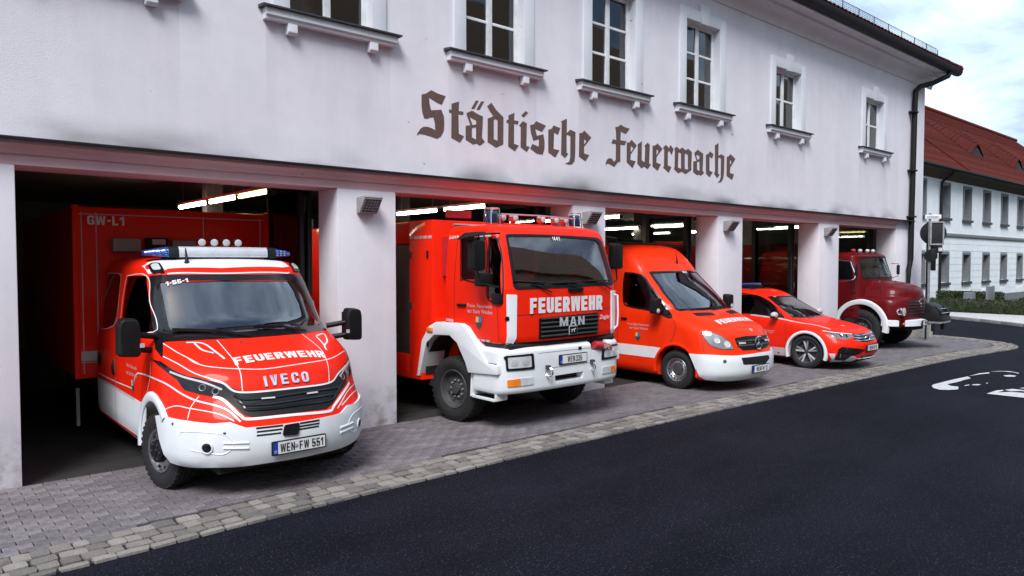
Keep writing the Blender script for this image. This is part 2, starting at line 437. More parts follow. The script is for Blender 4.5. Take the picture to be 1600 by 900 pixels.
def glyph(c, W, s, h):
    """block letter of height 1: outlines (holes after the outer one) and its width"""
    m = .5; g = h / 2; r = W * .42; ri = max(.01, r - s * .75)
    ring = [(0, 0, r), (W, 0, r), (W, 1, r), (0, 1, r)]; hole = [(s, h, ri), (s, 1 - h, ri), (W - s, 1 - h, ri), (W - s, h, ri)]
    G = {'I': [[(0, 0), (s, 0), (s, 1), (0, 1)]], 'L': [[(0, 0), (W * .9, 0), (W * .9, h), (s, h), (s, 1), (0, 1)]],
         'E': [[(0, 0), (W * .95, 0), (W * .95, h), (s, h), (s, m - g), (W * .88, m - g), (W * .88, m + g), (s, m + g), (s, 1 - h), (W * .95, 1 - h), (W * .95, 1), (0, 1)]],
         'F': [[(0, 0), (s, 0), (s, m - g), (W * .86, m - g), (W * .86, m + g), (s, m + g), (s, 1 - h), (W * .94, 1 - h), (W * .94, 1), (0, 1)]],
         'H': [[(0, 0), (s, 0), (s, m - g), (W - s, m - g), (W - s, 0), (W, 0), (W, 1), (W - s, 1), (W - s, m + g), (s, m + g), (s, 1), (0, 1)]],
         'U': [[(0, 1), (0, 0, r), (W, 0, r), (W, 1), (W - s, 1), (W - s, h, ri), (s, h, ri), (s, 1)]],
         'O': [ring, hole], '0': [ring, hole], 'D': [[(0, 0), (W, 0, r), (W, 1, r), (0, 1)], [(s, h), (s, 1 - h), (W - s, 1 - h, ri), (W - s, h, ri)]],
         'C': [[(W, m + .14), (W, 1, r), (0, 1, r), (0, 0, r), (W, 0, r), (W, m - .14), (W - s, m - .14), (W - s, h, ri), (s, h, ri), (s, 1 - h, ri), (W - s, 1 - h, ri), (W - s, m + .14)]],
         'G': [[(W, m + .2), (W, 1, r), (0, 1, r), (0, 0, r), (W, 0, r * .4), (W, m + .06), (W * .52, m + .06), (W * .52, m - .12), (W - s, m - .12), (W - s, h, ri), (s, h, ri), (s, 1 - h, ri), (W - s, 1 - h, ri), (W - s, m + .2)]],
         'R': [[(0, 0), (s, 0), (s, m - g * 1.2), (W * .42, m - g * 1.2), (W - s * 1.02, 0), (W * 1.05, 0), (W * .78, m - g), (W, m, .05), (W, 1, r), (0, 1)], [(s, m + g * .8), (s, 1 - h), (W - s, 1 - h, ri), (W - s, m + g * .8, ri)]],
         'P': [[(0, 0), (s, 0), (s, m - g * 1.2), (W, m - g * 1.2, r), (W, 1, r), (0, 1)], [(s, m + g * .8), (s, 1 - h), (W - s, 1 - h, ri), (W - s, m + g * .8, ri)]],
         'V': [[(0, 1), (W * .5 - s * .55, 0), (W * .5 + s * .55, 0), (W, 1), (W - s * 1.1, 1), (W * .5, h * 1.6), (s * 1.1, 1)]],
         'A': [[(0, 0), (s * 1.05, 0), (W * .30, .2), (W * .70, .2), (W - s * 1.05, 0), (W, 0), (W * .5 + s * .6, 1), (W * .5 - s * .6, 1)], [(W * .37, .37), (W * .5, .80), (W * .63, .37)]],
         'N': [[(0, 0), (s, 0), (s, .62), (W - s, 0), (W, 0), (W, 1), (W - s, 1), (W - s, .38), (s, 1), (0, 1)]],
         '1': [[(W * .35, 0), (W * .35 + s, 0), (W * .35 + s, 1), (W * .35 + s * .1, 1), (0, .76), (0, .56), (W * .35, .74)]],
         '2': [[(0, 0), (W, 0), (W, h), (s * 1.5, h), (W, m + .04, .12), (W, 1, r), (0, 1, r), (0, .68), (s, .68), (s, 1 - h, ri), (W - s, 1 - h, ri), (W - s, m + .12, .06), (0, h * 1.2)]],
         '3': [[(0, .30), (0, 0, r), (W, 0, r), (W, m - .03, .05), (W * .86, m), (W, m + .03, .05), (W, 1, r), (0, 1, r), (0, .70), (s, .70), (s, 1 - h, ri), (W - s, 1 - h, ri), (W - s, m + g, ri), (W * .35, m + g), (W * .35, m - g), (W - s, m - g, ri), (W - s, h, ri), (s, h, ri), (s, .30)]],
         '4': [[(W * .6, 0), (W * .6 + s, 0), (W * .6 + s, .2), (W * 1.05, .2), (W * 1.05, .2 + h), (W * .6 + s, .2 + h), (W * .6 + s, 1), (W * .5, 1), (0, .2 + h), (0, .2), (W * .6, .2)]],
         '5': [[(0, .28), (0, 0, r), (W, 0, r), (W, .62, r), (s, .62), (s, 1 - h), (W * .94, 1 - h), (W * .94, 1), (0, 1), (0, .42), (W - s, .42, ri), (W - s, h, ri), (s, h, ri), (s, .28)]],
         '8': [[(0, 0, r), (W, 0, r), (W, 1, r), (0, 1, r)], [(s, h, ri), (s, m - g, ri), (W - s, m - g, ri), (W - s, h, ri)], [(s, m + g, ri), (s, 1 - h, ri), (W - s, 1 - h, ri), (W - s, m + g, ri)]],
         '-': [[(0, m - g), (W * .5, m - g), (W * .5, m + g), (0, m + g)]], '.': [[(0, 0), (s, 0), (s, h), (0, h)]]}
    w = {'I': s, '-': W * .5, '1': W * .35 + s, '.': s, 'L': W * .9, '4': W * 1.05, 'R': W * 1.03}.get(c, W)
    if c == 'W':
        W2 = W * 1.42; q = W2 / 4; return [[(0, 1), (q - s * .5, 0), (q + s * .5, 0), (2 * q, .62), (3 * q - s * .5, 0), (3 * q + s * .5, 0), (W2, 1), (W2 - s * 1.02, 1), (3 * q, h * 1.7), (2 * q + s * .42, 1), (2 * q - s * .42, 1), (q, h * 1.7), (s * 1.02, 1)]], W2
    if c == 'M':
        W2 = W * 1.28; return [[(0, 0), (s, 0), (s, .62), (W2 * .5 - s * .42, 0), (W2 * .5 + s * .42, 0), (W2 - s, .62), (W2 - s, 0), (W2, 0), (W2, 1), (W2 - s * 1.15, 1), (W2 * .5, .34), (s * 1.15, 1), (0, 1)]], W2
    return [rc(p, 0) for p in G[c]], w
def text_mesh(txt, size=1.0, weight=0.0, wide=1.0, shear=0.0, spacing=1.0, align='CENTER'):
    """flat letters in the xy plane: (verts, faces); block capitals are drawn here, running text uses the built-in face"""
    if weight:
        polys = []; x = 0.0; W = .62 * wide
        for c in txt:
            if c == ' ': x += W * .62; continue
            if c == '|': x += W * .22; continue
            g, w = glyph(c, W, weight * wide ** .5, weight * .82)
            polys += [[((a + x) * size + b * shear * size, (b - .5) * size) for a, b in p] for p in g]; x += w + .13 * spacing
        x -= .13 * spacing; off = x * size / 2 if align == 'CENTER' else 0
        cu = bpy.data.curves.new('t', 'CURVE'); cu.dimensions = '2D'; cu.fill_mode = 'BOTH'
        for p in polys:
            sp = cu.splines.new('POLY'); sp.points.add(len(p) - 1); sp.use_cyclic_u = True
            for k, q in enumerate(p): sp.points[k].co = (q[0] - off, q[1], 0, 1)
    else:
        cu = bpy.data.curves.new('t', 'FONT'); cu.body = txt; cu.size = size; cu.shear = shear
        cu.space_character = spacing; cu.align_x = align; cu.align_y = 'CENTER'; cu.resolution_u = 3
    ob = bpy.data.objects.new('t', cu); COL.objects.link(ob)
    dg = bpy.context.evaluated_depsgraph_get(); me = ob.evaluated_get(dg).to_mesh()
    v = [(p.co.x * (1 if weight else wide), p.co.y) for p in me.vertices]; f = [tuple(p.vertices) for p in me.polygons]
    bpy.data.objects.remove(ob); bpy.data.curves.remove(cu)
    return v, f
def flat_text(name, m, parent, txt, origin, right, up, size, bold=0.0, sx=1.0, shear=0.0, spacing=1.0, lift=.002, align='CENTER'):
    v, f = text_mesh(txt, size, bold, sx, shear, spacing, align)
    o = Vector(origin); r = Vector(right).normalized(); u = Vector(up).normalized(); n = r.cross(u)
    mb = MB(); mb.add([o + r * a + u * b + n * lift for a, b in v], f)
    me = bpy.data.meshes.new(name); me.from_pydata(mb.v, [], mb.f); me.materials.append(M[m])
    return link(bpy.data.objects.new(name, me), parent)
def flat_shape(name, m, parent, polys, thick, place):
    """filled 2D outline (later polygons are holes) given thickness; place(a, b, t) -> point"""
    cu = bpy.data.curves.new('s', 'CURVE'); cu.dimensions = '2D'; cu.fill_mode = 'BOTH'
    for p in polys:
        sp = cu.splines.new('POLY'); sp.points.add(len(p) - 1); sp.use_cyclic_u = True
        for k, q in enumerate(p): sp.points[k].co = (q[0], q[1], 0, 1)
    cu.extrude = .5
    ob = bpy.data.objects.new('s', cu); COL.objects.link(ob)
    dg = bpy.context.evaluated_depsgraph_get(); me0 = ob.evaluated_get(dg).to_mesh()
    v = [place(p.co.x, p.co.y, (p.co.z + .5) * thick) for p in me0.vertices]; f = [tuple(p.vertices) for p in me0.polygons]
    bpy.data.objects.remove(ob); bpy.data.curves.remove(cu)
    me = bpy.data.meshes.new(name); me.from_pydata(v, [], f)
    bm = bmesh.new(); bm.from_mesh(me); bmesh.ops.remove_doubles(bm, verts=bm.verts, dist=1e-5)
    bmesh.ops.recalc_face_normals(bm, faces=bm.faces); bm.to_mesh(me); bm.free()
    me.materials.append(M[m]); return link(bpy.data.objects.new(name, me), parent)

# ================================================================== THE GROUND
def sheet(name, m, pts, z, kind='structure', parent=None):
    me = bpy.data.meshes.new(name); me.from_pydata([(x, y, z) for x, y in pts], [], [tuple(range(len(pts)))])
    me.materials.append(M[m]); o = link(bpy.data.objects.new(name, me), parent)
    if kind: o['kind'] = kind
    return o
sheet('ground', 'earth', [(-600, -600), (900, -600), (900, 900), (-600, 900)], -.06)
sheet('road', 'asphalt', [(-60, -16.0), (140, -16.0), (140, 70), (24.2, 70), (24.2, -.2), (-60, -.2)], 0.0)
EDGE = [(-3, -2.70), (.87, -2.53), (3.3, -2.43), (7.63, -2.37), (12.85, -2.50), (17, -2.62), (18.86, -2.70), (20.6, -2.86), (21.6, -2.98), (22.4, -2.95), (23.1, -2.62), (23.6, -2.05), (23.95, -1.2), (24.15, -.2)]
def smooth_line(pts, step):
    """even points along a Catmull-Rom curve: (x, y, tangent angle)"""
    P = [Vector(p) for p in pts]; P = [P[0] * 2 - P[1]] + P + [P[-1] * 2 - P[-2]]; q = []
    for i in range(1, len(P) - 2):
        for k in range(24):
            t = k / 24
            q.append(.5 * ((2 * P[i]) + (P[i + 1] - P[i - 1]) * t + (2 * P[i - 1] - 5 * P[i] + 4 * P[i + 1] - P[i + 2]) * t * t + (3 * P[i] - P[i - 1] - 3 * P[i + 1] + P[i + 2]) * t ** 3))
    q.append(P[-2]); out = []; acc = 0.0; nxt = 0.0
    for a, b in zip(q, q[1:]):
        L = (b - a).length
        while nxt <= acc + L:
            p = a + (b - a) * ((nxt - acc) / max(L, 1e-9)); d = b - a
            out.append((p.x, p.y, math.atan2(d.y, d.x))); nxt += step
        acc += L
    return out
edge_pts = smooth_line(EDGE, .1)
forecourt = sheet('forecourt', 'joint', [(p[0], p[1] + .02) for p in edge_pts if p[0] < 24.1] + [(24.1, .6), (-3, .6)], .006)
def inside_line(y, x):
    k = min(edge_pts, key=lambda p: abs(p[0] - x)); return y > k[1]
camx, camy = 0, -8.55
def paver_mesh(name, sx, sy, h, ch, jit=0.0, top_jit=0.0):
    """one block: sloped chamfer round a flat top, outline a little uneven"""
    c = [(-sx / 2, -sy / 2), (sx / 2, -sy / 2), (sx / 2, sy / 2), (-sx / 2, sy / 2)]
    if jit:
        c8 = []
        for i in range(4):
            a, b = c[i], c[(i + 1) % 4]
            c8 += [(a[0] * random.uniform(.84, .99), a[1] * random.uniform(.84, .99)), ((a[0] + b[0]) / 2 * random.uniform(.90, 1.04), (a[1] + b[1]) / 2 * random.uniform(.90, 1.04))]
        c = c8
    n = len(c); v = [(x, y, 0) for x, y in c] + [(x, y, h - ch) for x, y in c]
    v += [(x - math.copysign(ch * 1.2, x) if abs(x) > ch else x, y - math.copysign(ch * 1.2, y) if abs(y) > ch else y, h + random.uniform(-top_jit, top_jit)) for x, y in c]
    f = [(i, (i + 1) % n, n + (i + 1) % n, n + i) for i in range(n)] + [(n + i, n + (i + 1) % n, 2 * n + (i + 1) % n, 2 * n + i) for i in range(n)] + [tuple(range(2 * n, 3 * n))]
    return v, f
rnd = random.Random(3)
cells = []
for j in range(30):
    y = -.052 - j * .104
    for i in range(-6, 120):
        x = i * .207 + (j % 2) * .1035
        k = min(edge_pts, key=lambda p: (p[0] - x) ** 2 + (p[1] - y) ** 2)
        dist = math.hypot(k[0] - x, k[1] - y)
        if x > 24.0 or y < k[1] or dist < .575 or x < -1.3: continue
        d = math.hypot(x - camx, y - camy)
        u = (x * math.cos(R(40.85)) - (y - camy) * math.sin(R(40.85))) / max(.1, x * math.sin(R(40.85)) + (y - camy) * math.cos(R(40.85)))
        cells.append((d, u, x, y))
# those that show largest: near, in the frame, not under the first truck
near = sorted([c for c in cells if -.715 < c[1] < .72 and not (1.85 < c[2] < 4.0 and c[3] > -1.6)])[:300]
nearset = {(c[2], c[3]) for c in near}
pv, pf = paver_mesh('paver', .198, .0945, .020, .005)
pme = bpy.data.meshes.new('paver'); pme.from_pydata(pv, [], pf); pme.materials.append(M['paver'])
for d, u, x, y in near:
    o = bpy.data.objects.new('paver', pme); o.location = (x, y, .004 + rnd.uniform(-.002, .002))
    o.rotation_euler = (rnd.uniform(-.012, .012), rnd.uniform(-.008, .008), rnd.uniform(-.008, .008)); link(o, forecourt)
mb = MB()
for d, u, x, y in cells:
    if (x, y) in nearset: continue
    dz = .004 + rnd.uniform(-.002, .002); tx = rnd.uniform(-.012, .012)
    mb.add([(a + x, b + y, c + dz + b * tx) for a, b, c in pv], pf)
me = bpy.data.meshes.new('paver_field'); me.from_pydata(mb.v, [], mb.f); me.materials.append(M['paver'])
o = link(bpy.data.objects.new('paver_field', me), forecourt); o['kind'] = 'stuff'
# rows of granite setts between the pavers and the asphalt
setts = []; variants = []
for k in range(16):
    v, f = paver_mesh('sett', 1, 1, .026, .005, 1, .003)
    me = bpy.data.meshes.new('sett'); me.from_pydata([(a, b, c) for a, b, c in v], [], f); me.materials.append(M['sett']); variants.append(me)
for row, (off, wid) in enumerate([(.045, .085), (.165, .145), (.318, .15), (.472, .15)]):
    s = 0.0; line = smooth_line(EDGE, .02); i = 0
    while i < len(line) - 12:
        L = rnd.uniform(.12, .21) if row else rnd.uniform(.14, .30)
        j = min(len(line) - 1, i + int(L / .02 / 2)); x, y, t = line[j]
        x, y = x - math.sin(t) * off, y + math.cos(t) * off
        setts.append((math.hypot(x - camx, y - camy), x, y, t + rnd.uniform(-.06, .06), L * rnd.uniform(.88, .99), wid * rnd.uniform(.88, 1.01)))
        i += int(L / .02)
fset = sorted(setts)
def sett_seen(c):
    u = (c[1] * math.cos(R(40.85)) - (c[2] - camy) * math.sin(R(40.85))) / max(.1, c[1] * math.sin(R(40.85)) + (c[2] - camy) * math.cos(R(40.85)))
    return -.715 < u < .72
nears = [c for c in fset if sett_seen(c)][:298]; ids = {id(c) for c in nears}
mb = MB()
for c in fset:
    d, x, y, t, L, wd = c; tilt = (rnd.uniform(-.03, .03), rnd.uniform(-.03, .03)); dz = rnd.uniform(-.009, -.002); vm = rnd.choice(variants)
    if id(c) in ids:
        o = bpy.data.objects.new('sett', vm); o.location = (x, y, .002 + dz); o.rotation_euler = (tilt[0], tilt[1], t); o.scale = (L, wd, 1); link(o, forecourt)
    else:
        ct, st = math.cos(t), math.sin(t)
        mb.add([(x + q.co.x * L * ct - q.co.y * wd * st, y + q.co.x * L * st + q.co.y * wd * ct, q.co.z + .002 + dz) for q in vm.vertices], [tuple(p.vertices) for p in vm.polygons])
me = bpy.data.meshes.new('sett_field'); me.from_pydata(mb.v, [], mb.f); me.materials.append(M['sett'])
o = link(bpy.data.objects.new('sett_field', me), forecourt); o['kind'] = 'stuff'
# worn white paint on the road
MARKS=[[(14.261,-3.672),(14.45,-3.633),(14.914,-3.647),(15.43,-3.675),(15.991,-3.724),(15.756,-3.845),(15.47,-3.822),(15.251,-3.829),(14.988,-3.816),(14.683,-3.783),(14.529,-3.904),(14.543,-4.016),(14.234,-4.108),(14.05,-4.025),(13.95,-3.909),(14.062,-3.767)],[(16.022,-3.727),(16.601,-3.743),(16.907,-3.82),(16.76,-3.881),(16.495,-3.8),(16.219,-3.755)],[(16.996,-3.808),(17.253,-3.902),(17.398,-4.054),(17.26,-4.251),(17.143,-4.274),(17.272,-4.136),(17.252,-3.966)],[(16.64,-4.143),(16.822,-4.204),(16.786,-4.328),(16.622,-4.34),(16.515,-4.224)],[(14.989,-4.099),(15.113,-4.155),(15.087,-4.215),(14.955,-4.202),(14.901,-4.125)],[(15.359,-4.211),(15.408,-4.232),(15.316,-4.258),(15.291,-4.237)],[(14.749,-4.044),(14.94,-4.067),(14.836,-4.099),(14.708,-4.069)],[(14.11,-4.579),(14.573,-4.589),(14.741,-4.64),(14.677,-4.679),(14.383,-4.662),(14.625,-4.799),(14.7,-5.133),(14.198,-5.252),(14.152,-5.104),(14.121,-4.702)],[(14.769,-4.665),(14.992,-4.725),(14.983,-4.878),(14.945,-5.075),(14.781,-5.114),(14.855,-4.888),(14.69,-4.782)],[(15.165,-4.779),(15.592,-4.923),(15.197,-5.016),(15.172,-4.852)]]
for k, p in enumerate(MARKS):
    cx, cy = sum(q[0] for q in p) / len(p), sum(q[1] for q in p) / len(p)
    sheet('road_marking', 'paint_mark', p, .004 + .0005 * k)
mb = MB(); mb.lathe([(.002, .0), (.003, .10), (.0005, .105), (.0005, .125), (.004, .13), (.0, .15)], (7.085, -3.79, .001), 'z', 22)
tag(mb.build('valve_cover', 'asphalt', smooth=40), 'small round black cover set in the dark asphalt', 'cover')

# ================================================================== THE FIRE STATION
st = empty('fire_station', (0, 0, 0), 'pale lilac plastered fire station with five open vehicle bays and blackletter writing', 'building')
PIERS = [(-1.6, .97), (4.42, 5.29), (8.75, 9.56), (13.03, 13.95), (17.40, 18.45), (22.0, 23.95)]
for a, b in PIERS:
    box('pier', 'plaster', st, a, b, 0, .55, 0, 3.2, .012)
box('lintel', 'plaster_red_bounce', st, -1.6, 22.0, .004, .55, 3.2005, 3.44)
box('corner_block', 'plaster', st, 22.0, 23.95, 0, .55, 3.2005, 3.44)
MB().prism([(.0, 3.30), (-.025, 3.31), (-.05, 3.355), (-.11, 3.39), (-.11, 3.4395), (.0, 3.4395)], 'x', -1.6, 22.0).build('ledge_moulding', 'plaster_red_bounce', st)
MB().prism([(-.16, 3.425), (-.16, 3.45), (-.01, 3.478), (-.01, 3.4405), (-.14, 3.4405), (-.14, 3.425)], 'x', -1.6, 22.98).build('ledge_flashing', 'gutter_dark', st)
def wall_holes(name, m, parent, x0, x1, z0, z1, holes, y0, y1):
    xs = sorted({x0, x1, *[h[0] for h in holes], *[h[1] for h in holes]}); zs = sorted({z0, z1, *[h[2] for h in holes], *[h[3] for h in holes]})
    mb = MB(); inh = lambda x, z: any(h[0] < x < h[1] and h[2] < z < h[3] for h in holes)
    for a, b in zip(xs, xs[1:]):
        for c, d in zip(zs, zs[1:]):
            if not inh((a + b) / 2, (c + d) / 2):
                mb.add([(a, y0, c), (b, y0, c), (b, y0, d), (a, y0, d)], [(0, 1, 2, 3)]); mb.add([(a, y1, c), (a, y1, d), (b, y1, d), (b, y1, c)], [(0, 1, 2, 3)])
    for a, b, c, d in holes + [(x1, x0, z0, z1)]:
        for p, q in (((a, c), (a, d)), ((a, d), (b, d)), ((b, d), (b, c)), ((b, c), (a, c))):
            mb.add([(p[0], y0, p[1]), (q[0], y0, q[1]), (q[0], y1, q[1]), (p[0], y1, p[1])], [(0, 1, 2, 3)])
    return mb.build(name, m, parent, weld=True)
# window: centre x, opening top, rows of panes
WIN = [(1.66, 6.98, 3), (4.36, 6.98, 3), (7.05, 6.98, 3), (9.74, 6.98, 3), (12.42, 6.98, 3), (15.78, 6.64, 2), (20.40, 6.64, 2)]
HW = .57; WZ0 = 5.30
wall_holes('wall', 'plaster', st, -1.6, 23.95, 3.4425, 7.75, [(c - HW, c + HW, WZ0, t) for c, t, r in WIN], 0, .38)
def station_window(cx, top, rows):
    w = MB()
    for a, b, c, d in ((cx - HW, cx - HW + .065, WZ0, top), (cx + HW - .065, cx + HW, WZ0, top), (cx - HW + .065, cx + HW - .065, top - .07, top), (cx - HW + .065, cx + HW - .065, WZ0, WZ0 + .08), (cx - .05, cx + .05, WZ0 + .08, top - .07)):
        w.box(a, b, .125, .185, c, d)
    H = (top - .07) - (WZ0 + .08)
    for k in range(1, rows):
        z = WZ0 + .08 + H * k / rows
        for a, b in ((cx - HW + .065, cx - .05), (cx + .05, cx + HW - .065)): w.box(a, b, .135, .175, z - .022, z + .022)
    win = w.build('window', 'white_frame', st, .006)
    for k in range(rows):
        za, zb = WZ0 + .08 + H * k / rows + (.022 if k else 0), WZ0 + .08 + H * (k + 1) / rows - (.022 if k < rows - 1 else 0)
        for a, b in ((cx - HW + .065, cx - .05), (cx + .05, cx + HW - .065)):
            tl = rnd.uniform(-.004, .004); tv = rnd.uniform(-.004, .004)
            MB().hull([(a, .152 - tl - tv, za), (b, .152 + tl - tv, za), (b, .160 + tl - tv, za), (a, .160 - tl - tv, za)], [(a, .152 - tl + tv, zb), (b, .152 + tl + tv, zb), (b, .160 + tl + tv, zb), (a, .160 - tl + tv, zb)]).build('pane', 'house_glass', win)
    o = .21; s = MB()
    s.box(cx - HW - o, cx - HW - .002, -.035, .0, WZ0 + .001, top + o); s.box(cx + HW + .002, cx + HW + o, -.035, .0, WZ0 + .001, top + o); s.box(cx - HW - .002, cx + HW + .002, -.035, .0, top + .002, top + o)
    s.build('surround', 'plaster_trim', win, .004)
    MB().box(cx - HW - .001, cx - HW + .004, -.03, .124, WZ0, top - .001).box(cx + HW - .004, cx + HW + .001, -.03, .124, WZ0, top - .001).box(cx - HW + .004, cx + HW - .004, -.03, .124, top - .005, top).build('reveal', 'plaster_trim', win)
    MB().prism([(cx - .11, top - .03), (cx + .11, top - .03), (cx + .15, top + o + .13), (cx - .15, top + o + .13)], 'y', -.07, -.002).build('keystone', 'plaster_trim', win, .006)
    MB().prism([(-.10, 5.135), (-.10, 5.165), (-.13, 5.18), (-.13, 5.262), (0, 5.262), (0, 5.135)], 'x', cx - .90, cx + .90).build('sill', 'plaster_trim', win, .006)
    MB().prism([(-.17, 5.264), (-.17, 5.285), (.124, 5.32), (.124, 5.264)], 'x', cx - .95, cx + .95).build('sill_slab', 'slate', win)
    for s_ in (-.56, .56):
        MB().prism([(-.10, 5.133), (-.10, 5.03), (-.08, 5.005), (0, 5.005), (0, 5.133)], 'x', cx + s_ - .06, cx + s_ + .06).build('bracket', 'plaster_trim', win, .008)
    for s_, e_ in ((-1, rnd.uniform(.30, .52)), (1, rnd.uniform(.30, .52))):
        MB().grid([[(cx + s_ * (HW + .05) - s_ * e_ * j / 14, .30 + .025 * math.sin(j * 1.9) , z) for j in range(15)] for z in (WZ0 - .1, top + .1)]).build('curtain', 'curtain', win, smooth=60)
    return win
for c in WIN: station_window(*c)
